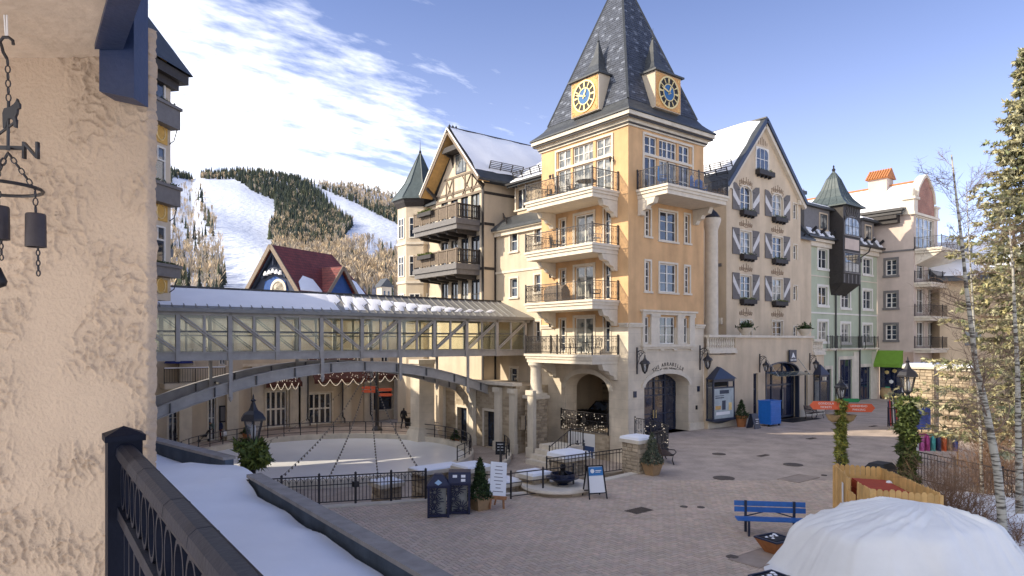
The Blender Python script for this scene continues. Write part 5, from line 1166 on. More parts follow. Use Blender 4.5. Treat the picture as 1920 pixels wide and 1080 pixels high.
for k in range(5): part('drawer_ridge', BRIGHTB, bc, lambda b: b.box(g[0]-bw_+.04, g[0]+bw_-.04, g[1]-.475, g[1]-.452, .22+k*.26, .40+k*.26))
for sx_ in (-.6, .6): part('castor', BLACK, bc, lambda b: b.tube([(g[0]+sx_,g[1]-.36,.07),(g[0]+sx_,g[1]-.28,.07)], .07, 10))
part('side_label', PAPER, bc, lambda b: b.box(g[0]+bw_+.001, g[0]+bw_+.008, g[1]-.2, g[1]+.1, 1.2, 1.45))
BENCHW = M('dark_bench_wood', (.085,.055,.045), .6, .2, 8)
def iron_bench(g, rz, lab):
    root = thing('iron_bench', (0,0,0), lab, 'bench', 'dark iron benches'); w = .85
    for k in range(6): part('seat_slat', BENCHW, root, lambda b: b.box(-w, w, -.28+k*.09, -.21+k*.09, .43, .46))
    for k in range(6): part('back_slat', BENCHW, root, lambda b: b.bar((-w, .26+.02*k, .52+k*.075), (w, .26+.02*k, .52+k*.075), .022, .06))
    for s in (-1, 1):
        part('leg_frame', IRON, root, lambda b: (b.tube([(s*w*.92,-.30,0),(s*w*.92,-.22,.22),(s*w*.92,-.26,.43),(s*w*.92,.25,.43),(s*w*.92,.38,1.0)], .028, 6), b.tube([(s*w*.92,.30,0),(s*w*.92,.2,.22),(s*w*.92,.24,.43)], .028, 6)))
        part('armrest', IRON, root, lambda b: b.tube([(s*w*1.0,.30,.78),(s*w*1.0,.0,.72),(s*w*1.0,-.30,.70),(s*w*1.0,-.38,.60),(s*w*1.0,-.30,.50),(s*w*1.0,-.1,.46)], .024, 6))
    root.location = g; root.rotation_euler = (0,0,rz); return root
g = ground_on(1527, 785); iron_bench((g[0], g[1], 0), 0, 'iron bench by the far end of the corner shop'); g = ground_on(1254, 868); iron_bench((g[0], g[1]+.3, 0), .9, 'dark iron bench beside the potted shrub and stone pier')
part('door_mat', BLACK, shop, lambda b: b.box(e0+.8, e1+.2, -1.9, -.5, .012, .03))
# ================================================================ SHUTTERED GABLE
sh = thing('shuttered_gable_building', (17.3, 6, 0), 'beige gable house with grey and white diagonal shutters', 'building')
FS = Face('R', 1.8); a0, a1 = pa(1362, 1.8), pa(1501, 1.8); gm_ = pa(1437, 1.5); ez_ = 16.95; az_ = 22.15
c1, c2 = (1387.5,1408.5), (1447.5,1467); rowsz = [(FS.z(1398, 394), FS.z(1398, 350)), (FS.z(1398, 476), FS.z(1398, 434)), (FS.z(1398, 559), FS.z(1398, 517)), (FS.z(1398, 638), FS.z(1398, 600))]
hs = []; wn = []
for ci, (p0, p1) in enumerate((c1, c2)):
    for ri, (z0, z1) in enumerate(rowsz):
        r = (FS.t(p0), FS.t(p1), z0, z1); wn.append((r, ri, ci))
        hs.append(r)
sm_ = [(FS.t(1487), FS.t(1494), z0+.1, z1-.4) for z0, z1 in rowsz]; hs += sm_
b = MB(); wall(b, FS, a0, a1, 4.5, ez_, hs); b.quad((a0,1.8,ez_),(a1,1.8,ez_),(gm_+.05,1.8,az_-.1),(gm_-.05,1.8,az_-.1)); b.quad((a0,1.8,4.5),(a0,9,4.5),(a0,9,ez_),(a0,1.8,ez_)); b.quad((a1,1.8,0),(a1,9,0),(a1,9,ez_),(a1,1.8,ez_)); b.build('wall', BEIGE, sh, fix=False)
SHUT = M('grey_shutter', (.155,.14,.13), .7, .12, 5); SHW = M('white_shutter_band', (.62,.60,.58), .7, .08, 5); ORN = M('painted_scrollwork', (.27,.19,.13), .9, .2, 8)
for r, ri, ci in wn:
    z0, z1 = r[2], r[3]; t0, t1 = r[0], r[1]; tm = (t0+t1)/2; w = t1-t0
    window(sh, FS, r, 2, 3, trim=.09, arch=.45 if ri == 0 else 0, sill=False, pane=GLC if (ri+ci) % 2 else GL)
    # painted crown over the window
    zo = z1+(.35 if ri else .15)
    ob = MB()
    for k in range(-3, 4):
        c = tm+k*w*.17; hh = .55-.10*abs(k); ob.tube([FS.p(c+.07*math.sin(q*2.2)*(1 if k >= 0 else -1), zo+hh*q-(.22 if ri == 0 and abs(k) > 2 else 0), .012) for q in [0,.25,.5,.75,1]], .028, 4)
        ob.tube([FS.p(c+.09*math.cos(q), zo+.16+.08*math.sin(q), .012) for q in [6.283*j/7 for j in range(7)]], .02, 4, close=True)
    ob.tube([FS.p(tm-w*.5+w*q, zo+.06*math.sin(q*9), .012) for q in [j/8 for j in range(9)]], .025, 4)
    tag(ob.build('scroll_ornament', ORN, sh), kind='stuff')
    if ri == 3: continue
    for s in (-1, 1):
        sw = .74*w*.82; u0 = t0-.12-sw if s < 0 else t1+.12; u1 = u0+sw; zt2 = z1+.15; zb2 = z0-.12; in_, out_ = (u1, u0) if s < 0 else (u0, u1)
        def board(b):
            P = [FS.p(u0, zb2, .02), FS.p(u1, zb2, .02)] + ([FS.p(u1, zt2-.35 if s < 0 else zt2, .02), FS.p((u0+u1)/2, zt2-.05, .02), FS.p(u0, zt2 if s < 0 else zt2-.35, .02)] if ri == 0 else [FS.p(u1, zt2, .02), FS.p(u0, zt2, .02)])
            b.prism(P, (0,-.05,0))
        so_ = part('shutter', SHUT, sh, board)
        def band(b):       # diagonal from the outer top to the inner foot
            bw2 = .30*(zt2-zb2); za_ = zt2-.10-(.3 if ri == 0 else 0); P = [FS.p(out_, za_, .072), FS.p(in_, zb2+.22+bw2*.75, .072), FS.p(in_, zb2+.22, .072), FS.p(out_, za_-bw2, .072)]; b.prism(P, (0,-.006,0))
        part('white_band', SHW, so_, band)
        for zh in (z0+.2, z1-.35): part('hinge', IRON, so_, lambda b: FS.box(b, min(in_, (in_*2+out_)/3), max(in_, (in_*2+out_)/3), zh-.025, zh+.025, .078, .092))
    fb = thing('window_box', FS.p(tm, z0-.5, .2), f"dark window box under the {('left','right')[ci]} {('arched top','middle','lower')[ri]} window between grey shutters", 'planter', 'window boxes on the shuttered gable')
    part('box', TIMBER, fb, lambda b: FS.box(b, t0-.08, t1+.18, z0-.42, z0-.10, .02, .40))
    for k in range(4): part('bracket', IRON, fb, lambda b: FS.box(b, t0+.02+w*k/3.2, t0+.07+w*k/3.2, z0-.56, z0-.42, .02, .3))
    rq = random.Random(ri*7+ci); lb = MB(); leaves(lb, [FS.p(rq.uniform(t0-.05, t1+.12), z0-.10+rq.uniform(0,.12), rq.uniform(.05,.36)) for _ in range(120)], .12, rq, TG); tag(lb.build('greenery', GARL if ri == 2 else NEEDLE, fb, fix=False), kind='stuff')
for r in sm_: window(sh, FS, r, 1, 2, trim=.08, sill=False)
gw = (FS.t(1417), FS.t(1440), FS.z(1428, 320), FS.z(1428, 278)); window(sh, FS, gw, 3, 2, hole=False, arch=.5, trim=.09, sill=False, pane=GL)
ob = MB()
for k in range(-3, 4): c = (gw[0]+gw[1])/2+k*.22; ob.tube([FS.p(c, gw[3]+.25+.6*q*(1-.2*abs(k)), .012) for q in (0,.5,1)], .03, 4)
tag(ob.build('scroll_ornament', ORN, sh), kind='stuff')
fb = thing('window_box', FS.p((gw[0]+gw[1])/2, gw[2]-.5, .2), 'dark window box under the arched window at the gable peak', 'planter', 'window boxes on the shuttered gable'); part('box', TIMBER, fb, lambda b: FS.box(b, gw[0]-.08, gw[1]+.35, gw[2]-.40, gw[2]-.06, .02, .40))
for k in range(4): part('bracket', IRON, fb, lambda b: FS.box(b, gw[0]+.1+k*.5, gw[0]+.16+k*.5, gw[2]-.56, gw[2]-.40, .02, .3))
rq = random.Random(77); lb = MB(); leaves(lb, [FS.p(rq.uniform(gw[0], gw[1]+.3), gw[2]-.06+rq.uniform(0,.1), rq.uniform(.05,.36)) for _ in range(120)], .12, rq, TG); tag(lb.build('greenery', NEEDLE, fb, fix=False), kind='stuff')
gy0, gy1 = 1.45, 15.0
for s, ea in ((-1, a0-.35),(1, a1+.35)):
    ezz = az_-(az_-ez_)*abs(ea-gm_)/abs((a0 if s < 0 else a1)-gm_)
    part('roof', ROOFG, sh, lambda b: roof_slab(b, (ea,gy0,ezz+.1),(gm_,gy0,az_+.12),(gm_,gy1,az_+.12),(ea,gy1,ezz+.1), .2)); part('verge_board', NAVY, sh, lambda b: b.bar((ea,gy0-.03,ezz),(gm_,gy0-.03,az_+.03), .08, .28)); part('verge_moulding', TRIM, sh, lambda b: b.bar((ea,gy0+.20,ezz-.36),(gm_,gy0+.20,az_-.36), .3, .28))
    part('eave_return', TRIM, sh, lambda b: FS.box(b, (a0-.2 if s < 0 else a1-.5), (a0+.5 if s < 0 else a1+.25), ez_-.5, ez_-.15, .004, .22))
    def snow(b):
        n_, m_ = 14, 8; vs = []
        for i in range(n_+1):
            for j in range(m_+1):
                y = gy0+.5+(gy1-gy0-.5)*i/n_; q = (.22 if s < 0 else .3)+(.76 if s < 0 else .65)*j/m_; e = 1 if 0 < i and 0 < j else 0; x = ea+(gm_-ea)*q; vs.append((x, y, ezz+.1+(az_-ezz)*q+.02+.20*e+.03*math.sin(i+j*.8)))
        b.add(vs, [(i*(m_+1)+j, (i+1)*(m_+1)+j, (i+1)*(m_+1)+j+1, i*(m_+1)+j+1) for i in range(n_) for j in range(m_)])
    part('roof_snow', SNOW, sh, snow, smooth=True)
for q in (.10, .22): snow_guard(sh, (a0-.35+(gm_-a0)*q, gy0+.3, ez_+(az_-ez_)*q), (a0-.35+(gm_-a0)*q, 9.0, ez_+(az_-ez_)*q), (-.45,0,1), .42, 4)
part('ridge_cap', IRON, sh, lambda b: b.bar((gm_,gy0,az_+.18),(gm_,gy1,az_+.18), .2, .1))
# recess with engaged column between tower and gable
rc = thing('recess_wall', (9.7, 3.2, 0), 'plain shaded wall with engaged column between tower and shuttered gable', 'wall')
FC = Face('R', 3.2); part('wall', BEIGE, rc, lambda b: FC.box(b, TR, a0, 4.5, 17.0, -.2, 0)); xq, yq = pa(1334, 1.0), 1.0; r_ = FC.rect(1321,1331,603,640)
part('column_shaft', TRIM, rc, lambda b: b.lathe([(.55,4.7),(.5,5.0),(.45,5.2),(.42,zz(425,xq,yq)-.3),(.5,zz(425,xq,yq)),(.62,zz(415,xq,yq)),(.62,zz(410,xq,yq))], (xq, yq, 0), 20), smooth=40); part('column_urn', IRON, rc, lambda b: b.lathe([(.5,0),(.55,.1),(.35,.4),(.12,.62),(.001,.66)], (xq, yq, zz(410,xq,yq)), 12))
part('vent', GREYP, rc, lambda b: b.box(a0-.06, a0-.004, 2.2, 2.6, zz(500,a0,2.4), zz(494,a0,2.4))); part('wall_lamp', TRIM, rc, lambda b: b.box(a0-.2, a0-.004, 2.1, 2.4, zz(608,a0,2.2), zz(596,a0,2.2)))
window(rc, FC, r_, 1, 2, hole=False, trim=.08)
# ================================================================ SAGE GREEN HOUSE
gn = thing('sage_green_house', (33, 8, 0), 'pale sage green house with dark oriel tower and mansard roof', 'building')
FN = Face('R', 3.6); n0, n1, nz = pa(1504, 3.6), 39.85, 14.55
hs = []; W1 = []
def addn(p0, p1, y0, y1, **k): r = FN.rect(p0, p1, y0, y1); hs.append(r); W1.append((r, k))
for y0, y1 in ((468,503),(538,572),(603,640)): addn(1534,1551,y0,y1)
for y0, y1 in ((542,577),(607,642)): addn(1577,1593,y0,y1)
for y0, y1 in ((485,514),(545,579),(609,643)): addn(1618,1634,y0,y1)
gr_ = [FN.rect(1549,1558,692,756), FN.rect(1574,1597,674,752), FN.rect(1613,1632,688,752)]; gr_ = [(r[0], r[1], .02, r[3]) for r in gr_]; hs += gr_
b = MB(); wall(b, FN, n0, n1, -.02, nz, hs); b.quad((n0,3.6,0),(n0,9,0),(n0,9,nz),(n0,3.6,nz)); b.build('wall', GREEN, gn, fix=False)
for r, k in W1: window(gn, FN, r, 2, 2, trim=.22, tmat=WHITE, pane=GLC if r[2] < 8 else GL)
for i, r in enumerate(gr_): window(gn, FN, r, 2, 2, fr=NAVY, trim=.3, tmat=PALE, pane=GLS, sill=False, name='shop_door')
part('ground_floor_facing', PALE, gn, lambda b: FN.box(b, FN.t(1600), FN.t(1611), -.02, 4.6, .004, .05)); part('ground_floor_facing', PALE, gn, lambda b: FN.box(b, FN.t(1634.5), n1, -.02, 4.6, .004, .05))
for yy, th, ou in ((589,.14,.06),(655,.2,.14),(523,.1,.05)): z = FN.z(1580, yy); part('string_course', WHITE if yy == 589 else TRIM, gn, lambda b: FN.box(b, n0, n1, z-th/2, z+th/2, .004, ou))
part('cornice', TRIM, gn, lambda b: (FN.box(b, n0-.1, n1, nz-.7, nz-.3, .004, .25), FN.box(b, n0-.1, n1, nz-.3, nz, .004, .5)))
part('mansard_roof', ROOFG, gn, lambda b: (b.prism([(n0-.2,2.9,nz+.02),(n0-.2,4.6,nz+2.2),(n0-.2,4.6,nz-.3),(n0-.2,3.6,nz-.3)], (n1-n0+.15,0,0)), roof_slab(b, (n0-.2,4.6,nz+2.9),(n1,4.6,nz+2.9),(n1,12,nz+4.2),(n0-.2,12,nz+4.2)))); part('attic_wall', GREYP, gn, lambda b: b.box(n0-.1, n1-.05, 4.62, 5.0, nz+.5, nz+2.7))
part('gutter', IRON, gn, lambda b: b.bar((n0-.2,2.85,nz+.02),(n1,2.85,nz+.02), .15, .13))
rq = random.Random(12)
for k in range(9):
    x = n0+.3+(n1-n0-1.2)*k/8; q0 = rq.uniform(.02,.2); q1 = q0+rq.uniform(.25,.6); w_ = rq.uniform(.5,1.2); sl = lambda q: (2.95+1.6*q, nz+.05+2.1*q)
    part('snow_patch', SNOW, gn, lambda b: b.prism([(x, sl(q0)[0], sl(q0)[1]+.02),(x+w_, sl(q0)[0], sl(q0)[1]+.02),(x+w_*.8, sl(q1)[0], sl(q1)[1]+.02),(x+.1, sl(q1)[0], sl(q1)[1]+.02)], (0,-.03,.09)))
    part('snow_bracket', IRON, gn, lambda b: (b.bar((x+w_*.5,3.2,nz+.4),(x+w_*.5,2.75,nz+.75), .10, .2), b.bar((x+w_*.5+.25,3.3,nz+.5),(x+w_*.5+.25,2.85,nz+.85), .10, .2)))
def attic_dormer(px0, px1, y0, y1, wl, wr, lab_):
    FD = Face('R', 3.45); t0, t1 = FD.t(px0), FD.t(px1); z0, z1 = FD.z(px0, y0)-3, FD.z((px0+px1)/2, y0); zb = FD.z((px0+px1)/2, y1)
    part('dormer_wall', GREYP, gn, lambda b: b.box(t0-wl, t1+wr, 3.452, 7, zb-.5, z1+.4)); part('dormer_roof', ROOFG, gn, lambda b: b.box(t0-wl-.25, t1+wr+.25, 3.1, 7.2, z1+.41, z1+.62)); part('dormer_snow', SNOW, gn, lambda b: b.frus(((t0+t1+wr-wl)/2,5.2,z1+.622), t1-t0+wl+wr+.3, 3.9, ((t0+t1+wr-wl)/2,5.3,z1+.85), t1-t0+wl+wr-.1, 3.5))
    window(gn, FD, (t0,t1,zb,z1), 2, 1, fr=TIMBER, hole=False, trim=.12, tmat=BEIGE, pane=GLC)
attic_dormer(1537, 1550, 402, 430, 2.6, .5, ''); attic_dormer(1622, 1633, 424, 449, .7, .6, '')
# oriel tower
oy = 2.35; ox0, ox1 = pa(1581, oy), pa(1613, oy); FO = Face('R', oy); oz0, oz1 = FO.z(1597, 532), FO.z(1597, 388)
part('oriel_core', TIMBER, gn, lambda b: b.box(ox0, ox1, oy, 5.2, oz0, oz1))
part('oriel_foot', TIMBER, gn, lambda b: b.add([(ox0,oy,oz0),(ox1,oy,oz0),(ox1,3.6,oz0),(ox0,3.6,oz0),(ox0+.3,3.2,oz0-.7),(ox1-.3,3.2,oz0-.7),(ox1-.3,3.6,oz0-1.0),(ox0+.3,3.6,oz0-1.0)], [(0,1,5,4),(1,2,6,5),(3,0,4,7),(4,5,6,7)]))
zA, zB, zC, zD = FO.z(1597, 511), FO.z(1597, 475), FO.z(1597, 442), FO.z(1597, 408)
window(gn, FO, (ox0+.25, ox1-.25, zA, zB), 4, 2, fr=TIMBER, hole=False, trim=.1, tmat=GREYP); window(gn, FO, (ox0+.25, ox1-.25, zC, zD), 4, 2, fr=TIMBER, hole=False, trim=.1, tmat=GREYP, arch=.6, pane=GLC)
part('oriel_panel', PINK, gn, lambda b: FO.box(b, ox0+.3, ox1-.3, zB+.3, zC-.3, .004, .04))
for k in range(5): t = ox0+.15+(ox1-ox0-.3)*k/4; part('oriel_apron_stud', GREYP, gn, lambda b: FO.box(b, t-.07, t+.07, oz0+.05, zA-.2, .004, .06))
for k in range(7): q = math.pi*(k+.5)/7; cq = (ox0+ox1)/2; part('sunburst_rib', GREYP, gn, lambda b: b.bar(FO.p(cq-.75*math.cos(q), zD-.1+.35*math.sin(q), .03), FO.p(cq-1.15*math.cos(q), zD+.35+.75*math.sin(q), .03), .09, .04))
def pagoda(b):
    prof = [(2.05,0),(2.05,.12),(1.75,.35),(1.25,.95),(.85,1.75),(.5,2.75),(.18,3.3),(.05,3.55)]; cc = ((ox0+ox1)/2+.0, oy+1.65); vs = []; k_ = (ox1-ox0)/2/1.75
    for r_, z in prof: vs += [(cc[0]-r_*k_, cc[1]-r_, oz1+z),(cc[0]+r_*k_, cc[1]-r_, oz1+z),(cc[0]+r_*k_, cc[1]+r_, oz1+z),(cc[0]-r_*k_, cc[1]+r_, oz1+z)]
    b.add(vs, [(i*4+j, i*4+(j+1) % 4, (i+1)*4+(j+1) % 4, (i+1)*4+j) for i in range(len(prof)-1) for j in range(4)]+[(0,1,2,3)])
    for j in range(4):
        for s in (.2,.4,.6,.8):
            pts = []
            for i in range(1, len(prof)-1): A, B_ = Vector(vs[i*4+j]), Vector(vs[i*4+(j+1) % 4]); pts.append(A.lerp(B_, s)+Vector((0,0,.02)))
            b.tube(pts, .03, 4)
part('oriel_roof', ROOFT, gn, pagoda); part('oriel_finial', IRON, gn, lambda b: b.lathe([(.12,3.5),(.18,3.65),(.06,3.8),(.09,3.95),(.001,4.1)], ((ox0+ox1)/2, oy+1.65, oz1), 8))
for px in (1565, 1610): t = FN.t(px); part('drainpipe', IRON, gn, lambda b: (b.tube([FN.p(t+.8,nz+.0,.75),FN.p(t+.75,nz-.5,.6),FN.p(t,nz-1.1,.12),FN.p(t,.05,.12)], .07, 6), FN.box(b, t-.14, t+.14, nz-1.5, nz-1.15, .03, .22)))
t = pa(1502, 3.0); part('drainpipe', IRON, gn, lambda b: b.tube([(t,2.6,nz),(t,3.3,nz-.8),(t,3.3,.05)], .07, 6))
zb3 = FN.z(1590, 653)
for i, (p0, p1) in enumerate(((1549,1559),(1568,1608),(1614,1638))):
    t0, t1 = FN.t(p0), FN.t(p1); root = thing('balconet', FN.p((t0+t1)/2, zb3, .2), ('small iron balconet at the left of the sage green house','wide iron balconet under the oriel of the sage green house','iron balconet at the right of the sage green house')[i], 'balcony', 'iron balconets of the sage green house')
    part('sill', TRIM, root, lambda b: FN.box(b, t0-.1, t1+.1, zb3-.1, zb3+.02, .15, .5)); rails(root, [FN.p(t0, zb3+.02, .1), FN.p(t0, zb3+.02, .42), FN.p(t1, zb3+.02, .42), FN.p(t1, zb3+.02, .1)], 1.05, .13, scroll=False, post=.05)
lnk = thing('link_wall', (24, 3, 0), 'narrow beige wall between the shuttered gable and green house', 'wall'); part('wall', BEIGE, lnk, lambda b: b.box(a1+.01, n0+.2, 2.9, 3.4, 0, 14.2)); part('roof', ROOFG, lnk, lambda b: roof_slab(b, (a1,2.5,14.2),(n0+.2,2.5,14.2),(n0+.2,6,16.8),(a1,6,16.8))); part('attic', GREYP, lnk, lambda b: b.box(a1+.6, n0+2.2, 4.8, 8, 14.5, 18.6)); part('attic_roof', ROOFG, lnk, lambda b: b.box(a1+.3, n0+2.5, 4.5, 8.2, 18.6, 18.9)); part('attic_snow', SNOW, lnk, lambda b: b.box(a1+.4, n0+2.4, 4.7, 8.1, 18.9, 19.12))
# ================================================================ GREY-PINK HOUSE WITH BRICK GABLE
gk = thing('grey_pink_house', (43, 4, 0), 'grey pink corner house with shaped brick gable and stacked balconies', 'building')
FA = Face('L', 39.9); kb0 = pb(1713, 39.9); FKR = Face('R', kb0); k1 = pa(1758, kb0); kz = zz(397, 39.9, kb0)
hs = [FA.rect(1661,1681,487,516), FA.rect(1661,1681,549,577), FA.rect(1661,1681,609,637)]
b = MB(); wall(b, FA, kb0, 6.5, 4.6, kz, hs); wall(b, FA, 3.4, 6.5, -.02, 4.6); hsR = []
bigw = FKR.rect(1716.5,1750,410,466); hsR.append(bigw)
for y in (520, 583, 645): hsR.append((40.6, 42.2, zz(y, 42, kb0)-.2, zz(y, 42, kb0)+2.1)); hsR.append((43.2, 44.8, zz(y, 44, kb0)-.2, zz(y, 44, kb0)+2.1))
wall(b, FKR, 39.9, k1, -.02, kz, hsR); b.quad((k1,kb0,0),(k1,9,0),(k1,9,kz),(k1,kb0,kz)); b.build('wall', PINK, gk, fix=False)
for r in hs: window(gk, FA, r, 2, 3, trim=.22, tmat=GREYP, pane=GL)
window(gk, FKR, bigw, 4, 3, fr=WHITE, trim=.1, pane=GLC)
for r in hsR[1:]: window(gk, FKR, r, 2, 2, trim=.08, sill=False, pane=GL)
zq = FA.z(1690, 470); part('string_course', GREYP, gk, lambda b: (FA.box(b, kb0-.08, 6, zq-.08, zq+.08, .004, .08), FKR.box(b, 39.82, k1, zq-.08, zq+.08, .004, .08)))
part('eave_cornice', TIMBER, gk, lambda b: (b.box(39.3, 39.9, kb0+1.2, 6, kz-.9, kz-.5), b.box(39.05, 39.9, kb0+1.2, 6, kz-.5, kz-.1)))
part('corner_pier', TRIM, gk, lambda b: (b.box(39.75, 40.6, kb0-.1, kb0+.9, kz-.2, kz+1.2), b.box(39.6, 40.75, kb0-.25, kb0+1.05, kz+1.2, kz+1.45), b.box(39.65, k1+.1, kb0-.2, kb0+.3, kz-.25, kz-.02)))
part('right_pier', TRIM, gk, lambda b: (b.box(k1-.7, k1+.05, kb0-.08, kb0+.7, kz, kz+.9), b.box(k1-.85, k1+.2, kb0-.2, kb0+.85, kz+.9, kz+1.1)))
gp_ = [(40.6,0),(40.6,1.5),(40.9,2.3),(41.3,2.75),(42.0,3.4),(42.7,3.75),(43.4,3.4),(44.1,2.75),(44.6,2.2),(k1-.75,1.2),(k1-.75,0)]
part('brick_gable', BRW, gk, lambda b: b.prism([(x, kb0+.02, kz+z) for x, z in gp_], (0,.45,0)))
part('gable_coping', TRIM, gk, lambda b: [b.bar((gp_[i][0],kb0+.24,kz+gp_[i][1]+.06),(gp_[i+1][0],kb0+.24,kz+gp_[i+1][1]+.06), .75, .24) for i in range(1, len(gp_)-2)])
part('gable_scroll', TRIM, gk, lambda b: b.tube([(40.35+.28*math.cos(q), kb0+.2, kz+1.75+.45*math.sin(q)) for q in [6.283*j/10 for j in range(10)]], .16, 6, close=True))
part('roof', ROOFG, gk, lambda b: roof_slab(b, (39.1,.9,kz-.05),(39.1,14,kz-.05),(43,14,kz+3.2),(43,.9,kz+3.2)))
part('roof_snow', SNOW, gk, lambda b: roof_slab(b, (39.7,.95,kz+.75),(39.7,14,kz+.75),(43,14,kz+3.45),(43,.95,kz+3.45), .2)); part('snow_rail', IRON, gk, lambda b: (b.bar((39.35,1.0,kz+.35),(39.35,6,kz+.35), .3, .25), b.bar((39.1,1.0,kz-.02),(39.1,6,kz-.02), .3, .2)))
part('ridge_tiles', TERRA, gk, lambda b: b.bar((43,.9,kz+3.5),(43,14,kz+3.5), .3, .15))
cz_ = kz+3.2; cxx, cyy = 43.0, 4.6
part('chimney', PINK, gk, lambda b: b.box(cxx-.75, cxx+.75, cyy-.9, cyy+.9, cz_-.6, cz_+1.0)); part('chimney_roof', TERRA, gk, lambda b: b.prism([(cxx-1.0,cyy-1.1,cz_+1.0),(cxx+1.0,cyy-1.1,cz_+1.0),(cxx,cyy-1.1,cz_+2.0)], (0,2.2,0)))
for k in range(9): part('chimney_tile', TERRA, gk, lambda b: b.bar((cxx-1.03,cyy-1.0+k*.25,cz_+1.06),(cxx-.02,cyy-1.0+k*.25,cz_+2.06), .16, .07))
def gbal(x0, x1, out, z, lab, h=1.05):
    root = thing('corner_balcony', ((x0+x1)/2, kb0-out/2, z-.5), lab, 'balcony', 'balconies of the grey pink house'); part('slab', TRIM, root, lambda b: (b.box(x0, x1, kb0-out, kb0-.004, z-.2, z), b.box(x0+.1, x1-.1, kb0-out+.1, kb0-.004, z-.42, z-.2)))
    rails(root, [(x0+.1,kb0-.05,z),(x0+.1,kb0-out+.1,z),((x0+x1)/2,kb0-out+.1,z),(x1-.1,kb0-out+.1,z),(x1-.1,kb0-.05,z)], h, .12, scroll=False, post=.06); return root
zt4 = zz(467, 40, kb0); r0 = gbal(39.95, k1+2.2, 2.4, zt4, 'widest iron railed balcony below the brick gable'); part('corbel', TRIM, r0, lambda b: b.prism([(40.2,kb0-.004,zt4-.43),(40.2,kb0-2.2,zt4-.43),(40.2,kb0-1.4,zt4-.9),(40.2,kb0-.004,zt4-1.5)], (k1-40.2,0,0)))
for y, lab in ((530,'iron railed balcony second below the brick gable'),(593,'iron railed balcony third below the brick gable'),(653,'lowest iron railed balcony below the brick gable')): gbal(39.95, k1+.2, 1.5, zz(y, 40, kb0), lab)
# ground floor shop with green awning
aw0, aw1 = pb(1694, 39.9), 3.55
aw = thing('shop_awning', (39.4, (aw0+aw1)/2, 3), 'bright green fabric awning over the far shop window', 'awning'); zw0, zw1 = FA.z(1668, 688), FA.z(1668, 657)
part('canvas', AWN, aw, lambda b: (b.prism([(39.89,aw0,zw1),(39.89,aw1,zw1),(39.0,aw1,zw0+.3),(39.0,aw0,zw0+.3)], (0,0,-.03)), b.box(38.98, 39.01, aw0, aw1, zw0, zw0+.3)))
for y in (aw0+.02, aw1-.02): part('side_flap', AWN, aw, lambda b: b.prism([(39.88,y,zw1-.03),(39.02,y,zw0+.27),(39.02,y,zw0),(39.88,y,zw0)], (0,.01,0)))
sw = thing('shop_window_front', (39.9, 2, 0), 'dark ski shop window with square white letter sticker under the green awning', 'shop window'); part('frame', NAVY, sw, lambda b: (FA.box(b, kb0+.1, 3.35, 0, .4, -.1, .02), FA.box(b, kb0+.1, 3.35, zw0-.1, zw0+.05, -.1, .02), FA.box(b, kb0+.1, kb0+.25, .4, zw0-.1, -.1, .02), FA.box(b, 3.2, 3.35, .4, zw0-.1, -.1, .02))); part('pane', GLS, sw, lambda b: FA.box(b, kb0+.2, 3.3, .3, zw0, -.12, -.06))
part('sticker', PAPER, sw, lambda b: FA.box(b, .85, 1.35, .75, 1.3, -.055, -.045)); text_mesh('letter', 'S', .5, FA.p(1.1, 1.02, -.04), (0,-1,0), (0,0,1), BLACK, sw); part('sticker_round', M('green_sticker', (.02,.35,.2), .6), sw, lambda b: FA.box(b, 2.45, 2.85, .8, 1.2, -.055, -.045))
for y, z, c in ((2.7,2.6,GOLD),(2.0,2.75,GOLD),(1.4,2.5,TERRA),(2.3,1.7,PAPER)): part('display_item', c, sw, lambda b: b.lathe([(.001,-.2),(.18,-.1),(.2,.1),(.001,.2)], FA.p(y, z, -.03), 8, sx=.2))
jr = thing('clay_urn', (*FN.p(FN.t(1646), 0, .8)[:2], 0), 'tan clay urn at the foot of the green house corner', 'planter'); cj = FN.p(FN.t(1646), 0, .8); part('jar', CLAY, jr, lambda b: b.lathe([(.35,0),(.55,.4),(.58,.7),(.45,1.0),(.5,1.1)], cj, 14), smooth=40)
# ================================================================ BUILDINGS ROUND THE RINK COURT
cr2 = thing('court_restaurant', (-7, 31, -1.5), 'tan restaurant front with tall glazed doors behind the rink', 'building')
FQ = Face('R', 29.0); q0, q1 = -21.0, 2.6; CZ = 7.6
dz = [FQ.rect(499,538,733,797), FQ.rect(579,622,737,797), FQ.rect(700,735,734,768)]; dz[0] = (*dz[0][:2], -1.45, dz[0][3]); dz[1] = (*dz[1][:2], -1.45, dz[1][3])
up_ = [FQ.rect(p, p+13, 655, 684) for p in (352,378,420,590,640,665,715)]
b = MB(); wall(b, FQ, q0, q1, -1.6, CZ, dz+up_, .3); b.quad((q0,29,CZ),(q1,29,CZ),(q1,40,CZ),(q0,40,CZ)); b.quad((q1,29,-1.6),(q1,40,-1.6),(q1,40,CZ),(q1,29,CZ)); b.build('wall', CREAM, cr2, fix=False)
for r in dz[:2]: window(cr2, FQ, r, 4, 2, trim=.14, rec=.25, sill=False, name='glazed_doors', bar=.13, edge=.12)
window(cr2, FQ, dz[2], 2, 1, fr=NAVY, trim=.1, rec=.25); [window(cr2, FQ, r, 2, 1, trim=.1) for r in up_]
for px in (482, 552, 568, 648, 690, 745):
    t = FQ.t(px); part('pilaster', PALE, cr2, lambda b: FQ.box(b, t-.45, t+.45, -1.55, 3.6, .004, .22))
